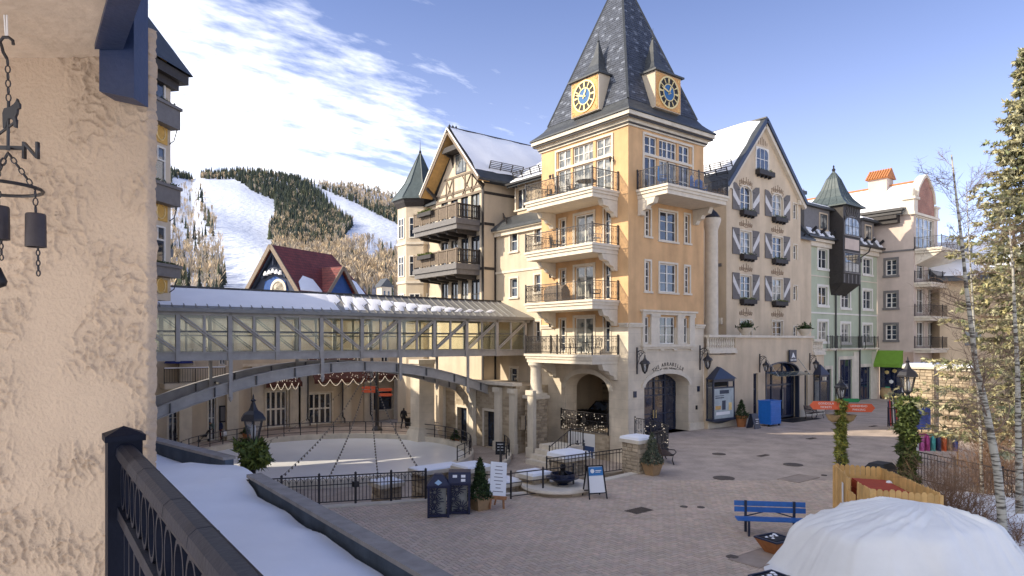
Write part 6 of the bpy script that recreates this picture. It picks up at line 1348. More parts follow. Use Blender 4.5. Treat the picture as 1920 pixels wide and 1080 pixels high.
part('coping', TRIM, cr2, lambda b: b.box(q0, q1, 28.7, 29.4, CZ, CZ+.2)); part('string_course', TRIM, cr2, lambda b: FQ.box(b, q0, q1, 3.6, 3.8, .004, .2)); part('roof_snow', SNOW, cr2, lambda b: b.box(q0+.1, q1-.1, 29.5, 39.8, CZ+.01, CZ+.22))
for px in (575, 640, 692): t = FQ.t(px); part('drainpipe', IRON, cr2, lambda b: b.tube([FQ.p(t,3.4,.3),FQ.p(t,-.9,.3),FQ.p(t+.15,-1.1,.35),FQ.p(t+.15,-1.45,.4)], .06, 6))
MAR = M('maroon_awning', (.085,.035,.028), .85, .2, 3)
rr = random.Random(6)
def lit_awning(px0, px1, z1, z0, out, lab):
    t0, t1 = FQ.t(px0), FQ.t(px1); root = thing('lit_awning', FQ.p((t0+t1)/2, z0, out/2), lab, 'awning', 'dark awnings hung with light nets')
    part('canvas', MAR, root, lambda b: b.prism([FQ.p(t0,z1,.02),FQ.p(t1,z1,.02),FQ.p(t1+.3,z0,out),FQ.p(t0-.3,z0,out)], (0,0,-.05))); part('valance', MAR, root, lambda b: b.prism([FQ.p(t0-.3,z0,out),FQ.p(t1+.3,z0,out),FQ.p(t1+.3,z0-.35,out),FQ.p(t0-.3,z0-.35,out)], (0,-.02,0)))
    bl = MB()
    for _ in range(110): q = rr.random(); bl.lathe([(.001,-.035),(.035,0),(.001,.035)], FQ.p(rr.uniform(t0,t1), z1+(z0-z1)*q+.06, .02+out*q), 4)
    tag(bl.build('light_net', BULB, root, fix=False), kind='stuff')
    n = 4; sw_ = MB()
    for k in range(n): sw_.tube([FQ.p(t0+(t1-t0)*(k+j/8)/n, z0-.05-.5*math.sin(math.pi*j/8), out+.03) for j in range(9)], .02, 4)
    tag(sw_.build('light_swag', BULB, root, fix=False), kind='stuff')
lit_awning(492, 545, 3.5, 2.3, 1.8, 'dark awning with light net over the left restaurant doors'); lit_awning(575, 660, 4.3, 2.5, 2.4, 'widest dark awning with light net over the middle restaurant doors'); lit_awning(668, 742, 3.6, 2.6, 1.6, 'small dark awning with light net at the right of the restaurant')
# things at the restaurant front
def potted(px, py, z, r, h, seed, lab, pot=TERRA, nm='potted_shrub', ph=.55):
    g = gp(px, py, z); root = thing(nm, g, lab, 'plant', 'potted shrubs round the court'); part('pot', pot, root, lambda b: b.lathe([(r*.55,0),(r*.8,ph*.8),(r*.9,ph),(r*.75,ph)], g, 12)); shrub_cone(root, (g[0],g[1],g[2]+ph*.9), r, h, seed, 420, .14); return root
potted(548, 799, -1.5, .75, 1.1, 1, 'round potted shrub between the two sets of restaurant doors', CLAY); potted(667, 783, -1.5, 1.0, 2.9, 2, 'dark potted christmas tree against the restaurant wall'); potted(447, 792, -1.5, .9, 2.4, 3, 'dark conifer in a terracotta pot at the left of the restaurant'); potted(395, 791, -1.5, .55, .9, 4, 'small tan planter in front of the far left café', CLAY); potted(371, 788, -1.5, .5, .6, 6, 'leftmost tan planter before the far café', CLAY); potted(463, 825, -1.5, .4, .5, 9, 'low shrub pot behind the lamp post', TERRA)
potted(854, 836, -1.5, .34, .55, 5, 'small terracotta pot with round shrub by the stone arcade')
# lower café block to the left with balcony
cf = thing('court_cafe', (-22, 27, -1.5), 'tan café with upper balcony seen under the footbridge at left', 'building')
FC2 = Face('R', 24.5); c0, c1 = pa(296, 24.5)-8, pa(455, 24.5); hs2 = [FC2.rect(316,334,735,800), FC2.rect(391,405,742,800), FC2.rect(352,362,655,684), FC2.rect(412,424,655,684)]; hs2[:2] = [(*r[:2], -1.45, r[3]) for r in hs2[:2]]
b = MB(); wall(b, FC2, c0, c1, -1.6, 7.2, hs2, .3); b.quad((c1,24.5,-1.6),(c1,29,-1.6),(c1,29,7.2),(c1,24.5,7.2)); b.quad((c0,24.5,7.2),(c1,24.5,7.2),(c1,29,7.2),(c0,29,7.2)); b.build('wall', CREAM, cf, fix=False)
for i, r in enumerate(hs2): window(cf, FC2, r, 2, 2, trim=.1, rec=.25, sill=i > 1, arch=.6 if i == 0 else 0)
for px in (345, 433): t = FC2.t(px); part('pillar', PALE, cf, lambda b: FC2.box(b, t-.4, t+.4, -1.5, 5.0 if px == 345 else 3.2, .004, .5))
zb5 = FC2.z(340, 717); tb0, tb1 = FC2.t(300), FC2.t(412); cb2 = thing('cafe_balcony', FC2.p((tb0+tb1)/2, zb5, .8), 'café balcony with dark railing above the arched door at left', 'balcony'); part('slab', TRIM, cb2, lambda b: FC2.box(b, tb0, tb1, zb5-.35, zb5, .004, 1.4)); rails(cb2, [FC2.p(tb0,zb5,1.3),FC2.p((tb0+tb1)/2,zb5,1.3),FC2.p(tb1,zb5,1.3)], 1.0, .16, scroll=False); part('snow', SNOW, cb2, lambda b: FC2.box(b, tb0, tb1, zb5+1.02, zb5+1.10, 1.22, 1.38))
um = thing('folded_umbrella', FC2.p(FC2.t(331), zb5, .7), 'navy parasol on the café balcony', 'umbrella'); cu_ = FC2.p(FC2.t(331), zb5, .7); part('pole', IRON, um, lambda b: b.tube([cu_, (cu_[0],cu_[1],cu_[2]+2.2)], .03, 6)); part('canopy', M('navy_canvas', (.02,.03,.14), .8), um, lambda b: b.lathe([(.95,1.35),(.6,1.8),(.001,2.15)], cu_, 8))
mb_ = thing('menu_board', FC2.p(FC2.t(420), .3, .55), 'dark framed menu board on the café pillar', 'sign'); tt = FC2.t(420); part('frame', BLACK, mb_, lambda b: FC2.box(b, tt-.35, tt+.35, -.2, 1.0, .02, .08)); part('sheet', GREYP, mb_, lambda b: FC2.box(b, tt-.25, tt+.25, -.1, .9, .081, .09))
# lamp post with red arrow boards in the court
def arrow_board(parent, c, d, ln, h, mat, tmat, flip=1, words='', name='arrow_board'):
    d = Vector(d).normalized(); n_v = Vector((d.y, -d.x, 0)); c = Vector(c); u_ = Vector((0,0,1)); s = flip
    o = part(name, mat, parent, lambda b: b.prism([c+n_v*.03+d*s*(-.0)-u_*h/2, c+n_v*.03+d*s*ln*.88-u_*h/2, c+n_v*.03+d*s*ln, c+n_v*.03+d*s*ln*.88+u_*h/2, c+n_v*.03+u_*h/2], -n_v*.05))
    if words:
        for k, wds in enumerate(words): text_mesh('lettering', wds, h*.36, c+n_v*.034+d*s*ln*.46+u_*h*(.22-.44*k), d, u_, tmat, o, .003)
CAMX = Vector((CS, -SN, 0))       # to the right as seen by the photographer
lp = gp(707, 807, -1.5); l3 = thing('court_signpost', lp, 'black signpost with red arrow boards standing in the rink court', 'signpost'); part('pole', IRON, l3, lambda b: (b.lathe([(.42,0),(.42,.12),(.22,.3),(.16,.4),(.14,3.6),(.16,3.7),(.09,5.2),(.14,5.3)], lp, 10),))
for k in range(3): arrow_board(l3, (lp[0], lp[1], 1.9-.28*k), CAMX, 1.25, .24, REDP, PAPER, -1 if k < 2 else 1)
arrow_board(l3, (lp[0], lp[1], 1.75), CAMX, 1.25, .24, REDP, PAPER, 1)
# ---- red roofed chalet behind the bridge
ch = thing('red_roofed_chalet', P3(-27, 84, 0), 'blue gabled chalet with red tiled snowy roof beyond the footbridge', 'building')
A = Vector((-28.3, 80.0)); rd = Vector((.45, .893)).normalized(); fd = Vector((rd.y, -rd.x))       # ridge and gable directions in camera-ground coordinates
def CW(s, w, z): q = A+rd*s+fd*w; return P3(q.x, q.y, z)
hw_, L_, zr_, ze_ = 4.4, 12.0, 16.95, 11.2; CBL = M('chalet_blue', (.025,.075,.24), .7, .15, 2); CNV = M('chalet_navy', (.03,.04,.07), .7, .15, 2)
part('painted_panel', CBL, ch, lambda b: b.prism([CW(.70,-2.1,ze_-.5),CW(.70,2.3,ze_-.5),CW(.70,1.6,ze_+1.5),CW(.70,0,ze_+2.1),CW(.70,-1.6,ze_+1.5)], Vector(CW(.08,0,0))-Vector(CW(0,0,0))))
part('gable_wall', CNV, ch, lambda b: b.prism([CW(.8,-hw_+.6,-1),CW(.8,hw_-.6,-1),CW(.8,hw_-.6,ze_+.4),CW(.8,0,zr_-.5),CW(.8,-hw_+.6,ze_+.4)], Vector(CW(1.1,0,0))-Vector(CW(.8,0,0)))); part('body', CREAM, ch, lambda b: b.prism([CW(1.2,-hw_+.6,-1),CW(1.2,hw_-.6,-1),CW(L_-.6,hw_-.6,-1),CW(L_-.6,-hw_+.6,-1)], (0,0,ze_+1)))
for s in (-1, 1):
    part('roof_slope', TILES, ch, lambda b: b.prism([CW(0,s*hw_,ze_),CW(L_+1,s*hw_,ze_),CW(L_-1.5,0,zr_),CW(0,0,zr_)], (0,0,-.2))); part('barge_board', BROWNT, ch, lambda b: b.bar(CW(-.05,s*hw_,ze_-.1),CW(-.05,0,zr_-.1), .14, .5))
part('roof_hip', TILES, ch, lambda b: b.prism([CW(L_+1,-hw_,ze_),CW(L_+1,hw_,ze_),CW(L_-1.5,0,zr_)], (0,0,-.15)))
for s0_, s1_, w0_, w1_ in ((.4,4.0,.72,.97),(9.6,12.2,.66,.97)):
    Z = lambda w: zr_+(ze_-zr_)*w+.10
    part('snow_patch', SNOW, ch, lambda b: b.prism([CW(s0_,hw_*w1_,Z(w1_)),CW(s1_,hw_*w1_,Z(w1_)),CW(s1_-.4,hw_*w0_,Z(w0_)),CW((s0_+s1_)/2,hw_*(w0_-.06),Z(w0_-.06)),CW(s0_+.5,hw_*(w0_+.08),Z(w0_+.08))], (0,0,.12)))
part('clock_disc', TRIM, ch, lambda b: b.lathe([(1.25,0),(1.25,.06),(.95,.09),(.95,.0)], (0,0,0), 24)).matrix_world = Matrix.Translation(Vector(CW(.6,.6,ze_+.5))-WL[ch.name]) @ Vector((CW(0,0,0)[0]-CW(1,0,0)[0], CW(0,0,0)[1]-CW(1,0,0)[1], 0)).to_track_quat('Z','Y').to_matrix().to_4x4()
part('hanging_bells', PAPER, ch, lambda b: [b.lathe([(.3,0),(.22,.3),(.12,.5)], CW(.4,-1.2+k*.6,ze_+2.2+.25*(1-abs(k-2)/2)), 8) for k in range(5)])
part('bell_arch', CNV, ch, lambda b: b.tube([CW(.5,-1.9+3.8*j/10, ze_+1.9+1.1*math.sin(math.pi*j/10)) for j in range(11)], .16, 6)); part('gable_beam', CNV, ch, lambda b: (b.bar(CW(.5,-hw_+.7,ze_+.5),CW(.5,0,zr_-.7), .3, .3), b.bar(CW(.5,hw_-.7,ze_+.5),CW(.5,0,zr_-.7), .3, .3), b.bar(CW(.5,0,ze_+3.4),CW(.5,0,zr_-.6), .25)))
def CW2(s, w, z): return CW(s, w, z)     # cross gable on the near slope
part('cross_gable_wall', CBL, ch, lambda b: b.prism([CW(4.4,hw_+.2,7),CW(9.2,hw_+.2,7),CW(9.2,hw_+.2,ze_+.3),CW(6.8,hw_+.2,ze_+3.2),CW(4.4,hw_+.2,ze_+.3)], Vector(CW(0,-.3,0))-Vector(CW(0,0,0))))
for s in (0, 1): e_ = 4.0 if s == 0 else 9.6; part('cross_gable_roof', TILES, ch, lambda b: b.prism([CW(e_,hw_+.7,ze_+.1),CW(6.8,hw_+.7,ze_+3.6),CW(6.8,1.4,ze_+3.6),CW(e_,3.6,ze_+.1)], (0,0,-.15))); part('cross_barge', BROWNT, ch, lambda b: b.bar(CW(e_,hw_+.75,ze_+.0),CW(6.8,hw_+.75,ze_+3.5), .12, .42))
hut = at(720, 560, 150); hh = thing('far_hut', (hut[0], hut[1], hut[2]-3), 'tiny cream hut with snowy roof at the foot of the mountain', 'building'); part('wall', CREAM, hh, lambda b: b.box(hut[0]-1.2, hut[0]+1.2, hut[1]-1.2, hut[1]+1.2, hut[2]-6, hut[2]+2.6)); part('roof', ROOFG, hh, lambda b: b.prism([(hut[0]-1.6,hut[1]-1.6,hut[2]+2.5),(hut[0]+1.6,hut[1]-1.6,hut[2]+2.5),(hut[0],hut[1]-1.6,hut[2]+4.4)], (0,3.2,0)))
for k in (-.5, .5): part('window', GL, hh, lambda b: b.box(hut[0]+k-.2, hut[0]+k+.2, hut[1]-1.26, hut[1]-1.2, hut[2]+.4, hut[2]+1.6))
# ================================================================ LEFT CORNER HOUSE (its bay shows beside the near wall)
lh = thing('left_corner_house', P3(-24, 25, 0), 'cream house edge with ochre panels and dark window boxes beside the stucco wall', 'building')
E = Vector((-16.0, 32.0)); dd = Vector((.18, .984)).normalized(); nn = Vector((dd.y, -dd.x))          # wall runs towards us along -dd, faces nn
def LW(s, o, z): q = E-dd*s+nn*o; return P3(q.x, q.y, z)
def lbox(b, s0, s1, z0, z1, o0, o1): b.prism([LW(s0,o0,z0),LW(s1,o0,z0),LW(s1,o1,z0),LW(s0,o1,z0)], (0,0,z1-z0))
HZ = 18.0
part('bay_wall', CREAM, lh, lambda b: lbox(b, 0, 16, 7.5, HZ, -14, 0)); part('lower_wall', CREAM, lh, lambda b: lbox(b, 1.2, 17, -.5, 7.5, -15, -1.6))
part('roof', ROOFG, lh, lambda b: b.add([LW(-.7,.7,HZ+.2),LW(17,.7,HZ+.2),LW(17,-15,HZ+.2),LW(-.7,-15,HZ+.2),LW(3.5,-3.5,HZ+7.5),LW(13,-3.5,HZ+7.5),LW(13,-11,HZ+7.5),LW(3.5,-11,HZ+7.5)], [(0,1,5,4),(1,2,6,5),(2,3,7,6),(3,0,4,7),(4,5,6,7)])); part('eave', TIMBER, lh, lambda b: (lbox(b, -.55, 16.8, HZ-.25, HZ+.18, -14.5, .55), lbox(b, -.25, 16.5, HZ-.6, HZ-.251, -14.3, .25)))
OCH = M('ochre_panel', (.60,.36,.10), .8, .12, 4); k_ = 32/1280.
def zl(py): return H-(py-640)/F*31.3
for i, (w0, w1, p0, p1, b0, b1) in enumerate(((118,196,230,268,196,243),(275,346,378,414,348,390),(424,496,524,548,497,526))):
    z0, z1 = zl(w1), zl(w0)
    o = part('window', WHITE, lh, lambda b: (lbox(b, .45, .53, z0, z1, .004, .08), lbox(b, 1.4, 1.48, z0, z1, .004, .08), lbox(b, .53, 1.4, z1-.08, z1, .004, .08), lbox(b, .53, 1.4, z0+(z1-z0)*.62, z0+(z1-z0)*.66, .004, .08), lbox(b, .92, .98, z0+(z1-z0)*.66, z1-.08, .004, .07))); part('pane', GL, o, lambda b: lbox(b, .5, 1.42, z0, z1-.03, .0, .03))
    part('ochre_panel', OCH, lh, lambda b: lbox(b, .28, 1.6, zl(p1), zl(p0), .004, .05)); part('panel_rosette', GOLD, lh, lambda b: b.tube([LW(.75+.28*math.cos(q), .06, (zl(p0)+zl(p1))/2+.34*math.sin(q)) for q in [6.283*j/12 for j in range(12)]], .04, 4, close=True))
    fx = thing('window_box', LW(.7, .3, zl(b1)), f"grey window box on the left corner house, {('topmost','middle','lowest')[i]} of three", 'planter', 'window boxes on the left corner house')
    part('box', GREYP, fx, lambda b: lbox(b, -.02, 1.7, zl(b1)+.15, zl(b0), .02, .5)); part('rim', GREYP, fx, lambda b: lbox(b, -.08, 1.76, zl(b0)-.12, zl(b0)+.02, .0, .58)); part('bracket', IRON, fx, lambda b: b.tube([LW(.1,.02,zl(b1)-.5),LW(.1,.25,zl(b1)-.35),LW(.1,.40,zl(b1)+.12)], .025, 5))
    rq = random.Random(i); lb = MB(); leaves(lb, [LW(rq.uniform(0,1.7), rq.uniform(.1,.5), zl(b0)+rq.uniform(0,.12)) for _ in range(150)], .13, rq, TG); tag(lb.build('greenery', NEEDLE, fx, fix=False), kind='stuff')
part('frieze_panel', OCH, lh, lambda b: lbox(b, .3, 1.5, zl(110), zl(96), .004, .04))
# out of view: hotel wing and west court block added to cast shade
own = thing('hotel_shade_wing', P3(-20, 9, 0), 'unseen tan hotel wing added beyond the stucco wall to shade the plaza', 'building'); OW = lambda pts, z0, z1: (lambda b: b.prism([P3(x, y, z0) for x, y in pts], (0,0,z1-z0)))
part('wall', BEIGE, own, OW(((-9,2.6),(-30,2.6),(-30,14.2),(-10.4,14.2)), -.5, 22)); part('roof', ROOFG, own, OW(((-8.6,2.3),(-30.4,2.3),(-30.4,14.6),(-10,14.6)), 22, 22.6))
wst = thing('west_shade_building', P3(-36, 42, 0), 'unseen cream building added west of the court to shade the rink', 'building'); part('wall', CREAM, wst, OW(((-25.5,37),(-46,37),(-46,50),(-25.5,50)), -1.6, 11.8)); part('roof', ROOFG, wst, OW(((-25,36.6),(-46.4,36.6),(-46.4,50.4),(-25,50.4)), 11.8, 12.4))

def wall_windows(root, p, q, zs, n, out):
    p, q = Vector(p), Vector(q); dv = (q-p).normalized(); nv = Vector((dv.y, -dv.x))*out
    for z in zs:
        for k in range(n):
            c = p.lerp(q, (k+.5)/n); f4 = lambda w, h0, h1, o: [P3(*(c-dv*w+nv*o),h0), P3(*(c+dv*w+nv*o),h0), P3(*(c+dv*w+nv*o),h1), P3(*(c-dv*w+nv*o),h1)]; dep_ = Vector(P3(*(nv*.05),0))-Vector(P3(0,0,0))
            o_ = part('window', WHITE, root, lambda b: b.prism(f4(.62,z,z+1.7,0), dep_)); part('pane', GL, o_, lambda b: b.prism(f4(.52,z+.1,z+1.6,.051), dep_*.3)); part('sill', TRIM, o_, lambda b: b.prism(f4(.72,z-.12,z-.01,0), dep_*2.4))
wall_windows(wst, (-25.5,38), (-25.5,49.5), (1.0, 4.4, 7.8), 4, 1); wall_windows(own, (-9.03,3.2), (-10.35,13.8), (4.5, 8, 11.5, 15), 4, 1)
# ================================================================ PHOTOGRAPHER'S BALCONY
from mathutils import noise as mn
STU = M('foreground_stucco', (0.47, 0.36, 0.26), 0.92, 0.10, 3.0, 0.35, 90, detail=8)
ww = thing('stucco_wall', P3(-1.5, 2.1, 0), 'rough tan stucco wall filling the left foreground', 'wall')
def crag(x, z):
    wq = mn.noise(Vector((x*2.2, z*2.6, 7.7))); mk = max(.06, min(1, .5+2.6*mn.noise(Vector((x*5.5, z*5.5, 2.2)))+.6*wq)); sx_ = x+.02*mn.noise(Vector((x*7, z*7, 1))); r1 = max(0, .30-abs(mn.noise(Vector((sx_*36, z*29, 3.3)))))/.30; r2 = max(0, .28-abs(mn.noise(Vector((sx_*74, z*62, 5.1)))))/.28; g1 = mn.noise(Vector((x*120, z*120, 9))); g2 = mn.noise(Vector((x*150, z*150, 4)))
    return (.0075*r1*r1+.0055*r2*r2*(.35+r1))*mk + .0013*g1*(.15+mk) + .0005*g2 + .006*wq
def crag_old(x, z):
    v = mn.fractal(Vector((x*17, z*17, 3.1)), .9, 2.1, 5); w_ = mn.noise(Vector((x*3.1, z*3.1, 7.7))); p = mn.noise(Vector((x*26, z*26, 1.3)))
    blobs = max(0, min(1, (v*.9+w_*.45+.10)*3.2)); q = mn.noise(Vector((x*60, z*60, 9)))
    return .016*blobs + .007*p*(.35+blobs) + .0028*q*(.4+blobs) + .005*w_
wx0, wx1, wz0, wz1 = -1.62, -1.055, H-.80, H+.92; nx, nz = 190, 570; vs = []
for i in range(nx+1):
    for j in range(nz+1):
        x = wx0+(wx1-wx0)*i/nx; z = wz0+(wz1-wz0)*j/nz; e = crag(x, z); y = 2.0-e
        if i > nx-5: t = (i-(nx-5))/5; y += .03*t*t; x -= .006*(1-t)*0
        ed = .006*mn.noise(Vector((z*14, 2, 2)))+.004*mn.noise(Vector((z*45, 5, 2))); vs.append(P3(x+(ed if i > nx-3 else 0), y, z))
b = MB(); m_ = nz+1; b.add(vs, [(i*m_+j, (i+1)*m_+j, (i+1)*m_+j+1, i*m_+j+1) for i in range(nx) for j in range(nz)]); b.build('stucco_face', STU, ww, smooth=True, fix=False)
part('wall_body', STU, ww, lambda b: b.prism([P3(-1.075,2.012,-.2),P3(-6,2.012,-.2),P3(-6,2.55,-.2),P3(-1.36,2.55,-.2)], (0,0,12)))
part('soffit', M('painted_soffit', (.60,.50,.40), .8, .14, 6, .3, 30), ww, lambda b: b.prism([P3(-1.17,2.02,H+.83),P3(-.50,1.10,H+.83),P3(-4.8,1.10,H+.83),P3(-4.8,2.02,H+.83)], (0,0,.25)))
BBM = M('blue_beam_paint', (.017,.030,.078), .45, .22, 9, .1, 60, spec=.5)
bmz = thing('blue_bracket', P3(-1.12, 1.9, H+.69), 'dark blue painted wooden bracket under the balcony soffit', 'bracket')
part('upright', BBM, bmz, lambda b: b.prism([P3(-1.155,1.91,H+.70),P3(-1.058,1.91,H+.68),P3(-1.058,1.985,H+.68),P3(-1.155,1.985,H+.70)], (0,0,.62)))
part('projecting_beam', BBM, bmz, lambda b: b.prism([P3(-1.165,1.905,H+.815),P3(-1.085,1.905,H+.815),P3(-.45,1.03,H+.815),P3(-.53,1.03,H+.815)], (0,0,.30)))
# ---- railing of the photographer's balcony
RAILM = M('dark_bronze_rail', (.011,.013,.022), .5, .2, 12, .08, 90, spec=.06)
rl = thing('balcony_railing', P3(-.9, 1.5, H-1.35), 'dark metal balcony railing with a row of rings in the left foreground', 'railing')
p0 = Vector((-1.035, 1.82)); p1 = Vector((-.325, .815)); d = (p1-p0).normalized(); p2 = p0+d*2.1; n2 = Vector((d.y, -d.x)); zr = H-.285
def RP(s, o, z): q = p0+d*s+n2*o; return P3(q.x, q.y, z)
def rbar(b, s0, s1, o0, o1, z0, z1): b.prism([RP(s0,o0,z0),RP(s1,o0,z0),RP(s1,o1,z0),RP(s0,o1,z0)], (0,0,z1-z0))
part('post', RAILM, rl, lambda b: rbar(b, -.04, .04, -.04, .04, H-1.4, H-.262)); part('post_cap', RAILM, rl, lambda b: b.add([RP(-.047,-.047,H-.262),RP(.047,-.047,H-.262),RP(.047,.047,H-.262),RP(-.047,.047,H-.262),RP(-.047,-.047,H-.247),RP(.047,-.047,H-.247),RP(.047,.047,H-.247),RP(-.047,.047,H-.247),RP(0,0,H-.225)], [(0,1,5,4),(1,2,6,5),(2,3,7,6),(3,0,4,7),(4,5,8),(5,6,8),(6,7,8),(7,4,8)]))
def hr(b):
    prof = [(-.019,-.022),(-.0235,-.010),(-.021,.008),(-.010,.017),(.010,.017),(.021,.008),(.0235,-.010),(.019,-.022)]; b.prism([RP(.05, o, zr+z) for o, z in prof], Vector(RP(2.1,0,0))-Vector(RP(.05,0,0)))
part('handrail', RAILM, rl, hr); part('middle_rail', RAILM, rl, lambda b: rbar(b, .05, 2.1, -.02, .02, zr-.175, zr-.145)); part('bottom_rail', RAILM, rl, lambda b: rbar(b, .05, 2.1, -.02, .02, zr-1.0, zr-.965))
for s in (.46, .80, 1.02): part('rail_joint', RAILM, rl, lambda b: b.prism([RP(s, o, zr+z) for o, z in ((-.0239,-.010),(-.0214,.0083),(-.0102,.0175),(.0102,.0175),(.0214,.0083),(.0239,-.010))], Vector(RP(.006,0,0))-Vector(RP(0,0,0))))
ring = MB(); n_ = 20
for i in range(n_):
    t0, t1 = 2*math.pi*i/n_, 2*math.pi*(i+1)/n_; g = lambda r, t, o: Vector(RP(0,o,0))-Vector(RP(0,0,0))+(Vector(RP(1,0,0))-Vector(RP(0,0,0)))*r*math.cos(t)+Vector((0,0,r*1.36*math.sin(t)))
    A4 = [g(.044,t0,-.013),g(.044,t1,-.013),g(.044,t1,.013),g(.044,t0,.013),g(.036,t0,-.013),g(.036,t1,-.013),g(.036,t1,.013),g(.036,t0,.013)]; ring.add(A4, [(0,1,2,3),(4,5,6,7),(0,1,5,4),(2,3,7,6)])
r0_ = None
for k in range(19):
    c = Vector(RP(.10+.1*k, 0, zr-.084))
    if r0_ is None: q = MB(); q.v = [tuple(Vector(v)+c) for v in ring.v]; q.f = ring.f; q.c = [None]*len(q.f); r0_ = q.build('ring', RAILM, rl, smooth=35)
    else: inst(r0_, c, rl)
b0_ = None
for k in range(20):
    s = .10+.1*k
    if b0_ is None: b0_ = part('baluster', RAILM, rl, lambda b: rbar(b, s-.009, s+.009, -.009, .009, zr-.965, zr-.175)); c0_ = Vector(WL[b0_.name])
    else: inst(b0_, c0_+Vector(RP(.1*k,0,0))-Vector(RP(0,0,0)), rl)
fl = thing('balcony_floor', P3(-1, .8, H-1.45), 'dark balcony deck below the near railing', 'floor'); part('deck', GREYP, fl, lambda b: b.prism([RP(-.1,.06,H-1.46),RP(2.2,.06,H-1.46),RP(2.2,-1.4,H-1.46),RP(-.1,-1.4,H-1.46)], (0,0,.06)))
# ---- hanging weather vane and bells
wc = thing('wind_chime', P3(-1.26, 1.72, H+.1), 'dark hanging wind chime with weather vane figure and cup bells', 'wind chime')
Yc = 1.72
def cp(px, py, dy=0.0): return at(px, py, Yc+dy)
def chain(b, p, q, link=.016):
    p = Vector(p); q = Vector(q); n = max(2, int((q-p).length/link)); dv = (q-p).normalized(); sd = dv.cross(Vector((.3,.8,.2))).normalized(); s2 = dv.cross(sd)
    for k in range(n):
        c = p+(q-p)*(k+.5)/n; a_ = sd if k % 2 else s2; b.tube([c+dv*math.cos(t)*link*.62+a_*math.sin(t)*link*.34 for t in [6.283*j/8 for j in range(8)]], .0017, 4, close=True)
part('hook', IRON, wc, lambda b: b.tube([cp(10,22),cp(10,66),cp(22,72),cp(24,80),cp(24,84)][:0] or [cp(3,86),cp(0,78),cp(6,70),cp(16,70),cp(24,76),cp(25,84)], .004, 6)); part('cord', PAPER, wc, lambda b: (b.tube([cp(8,28),cp(11,72)], .002, 4), b.tube([cp(13,28),cp(14,72)], .002, 4))); part('hook_shank', IRON, wc, lambda b: b.tube([cp(3,86),cp(6,98),cp(13,110)], .004, 6))
part('upper_chain', IRON, wc, lambda b: chain(b, cp(14,110), cp(16,190))); part('spindle', IRON, wc, lambda b: b.tube([cp(16,190),cp(15,282)], .004, 6))
fig = [(5,240),(4,212),(7,203),(18,200),(25,195),(29,190),(31,184),(33,190),(36,194),(36,202),(32,204),(31,212),(28,218),(30,230),(29,238),(25,238),(24,226),(20,222),(14,222),(12,228),(10,240)]
part('animal_figure', IRON, wc, lambda b: b.prism([cp(x, y, -.004) for x, y in fig], Vector(P3(0,.008,0))-Vector(P3(0,0,0))))
part('arrow', IRON, wc, lambda b: (b.bar(cp(-25,268),cp(30,228), .005), b.prism([cp(24,226),cp(32,224),cp(31,240)], Vector(P3(0,.005,0))-Vector(P3(0,0,0)))))
part('compass_arm', IRON, wc, lambda b: (b.bar(cp(-30,276),cp(48,278), .009), b.bar(cp(15,278,.12),cp(15,278,-.12), .009)))
text_mesh('compass_letter', 'N', .062, cp(58,284), CAMX, (0,0,1), IRON, wc, .005)
def ringy(px, py, r): c = Vector(cp(px, py)); return [c+CAMX*r*math.cos(t)+Vector((SN,CS,0))*r*math.sin(t)*.95 for t in [6.283*j/24 for j in range(24)]]
part('hoop', IRON, wc, lambda b: b.tube(ringy(-12, 352, .105), .0045, 6, close=True))
for q in ((66,356),(-30,362),(-12,345)): part('stay_chain', IRON, wc, lambda b: chain(b, cp(15,286), cp(*q)))
for px, py in ((67,432),(-2,418)):
    c = Vector(cp(px, py)); cu2 = part('cup_bell', M('dark_bell_metal', (.055,.045,.045), .5, .2, 20, .1, 80, metal=.3), wc, lambda b: b.lathe([(.001,.043),(.021,.042),(.0225,.038),(.0235,-.042),(.020,-.042),(.0195,.03)], c, 18), smooth=40); part('bell_chain', IRON, cu2, lambda b: chain(b, Vector(cp(px, py-32)), Vector(cp(px-1, 357)))); part('clapper_rod', IRON, cu2, lambda b: chain(b, Vector(cp(px+4, py+28)), Vector(cp(px+5, py+85 if px > 0 else py+70)), .012))
part('clapper', BLACK, wc, lambda b: b.lathe([(.001,-.022),(.014,-.016),(.017,-.004),(.010,.012),(.003,.03)], cp(-1,524), 12), smooth=True)
# ---- snow covered low roof below the balcony
lo = thing('snowy_low_roof', P3(-6, 12, 0), 'snow covered low roof with dark parapet below the balcony', 'roof'); PZ = 2.6
B0 = Vector((-5.75,15.5)); B1 = Vector((-.82,8.73)); B2 = B1+(B1-B0)*.55; A0 = Vector((-11.2,20.95)); A1 = Vector((-6.95,17.05))
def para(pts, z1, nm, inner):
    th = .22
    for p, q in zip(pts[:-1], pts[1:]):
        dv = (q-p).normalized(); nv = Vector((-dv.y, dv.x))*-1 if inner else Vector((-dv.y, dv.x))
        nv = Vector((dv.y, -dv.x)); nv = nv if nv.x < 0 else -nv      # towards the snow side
        part(nm, M('parapet_shaded_render', (.075,.095,.125), .8, .25, 2, .2, 30, streak=.2), lo, lambda b: b.prism([P3(*p,-.2),P3(*q,-.2),P3(*(q+nv*th),-.2),P3(*(p+nv*th),-.2)], (0,0,z1+.2-.06)))  # dark blue puts the shade on the parapet into its colour
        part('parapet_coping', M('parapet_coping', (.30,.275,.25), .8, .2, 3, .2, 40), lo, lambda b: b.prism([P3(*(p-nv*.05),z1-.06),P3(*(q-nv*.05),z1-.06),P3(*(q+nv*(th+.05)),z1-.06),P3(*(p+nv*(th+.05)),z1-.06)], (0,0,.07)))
para([B0, B1, B2], PZ, 'parapet', True); para([A0, A1], PZ+.12, 'parapet', True)
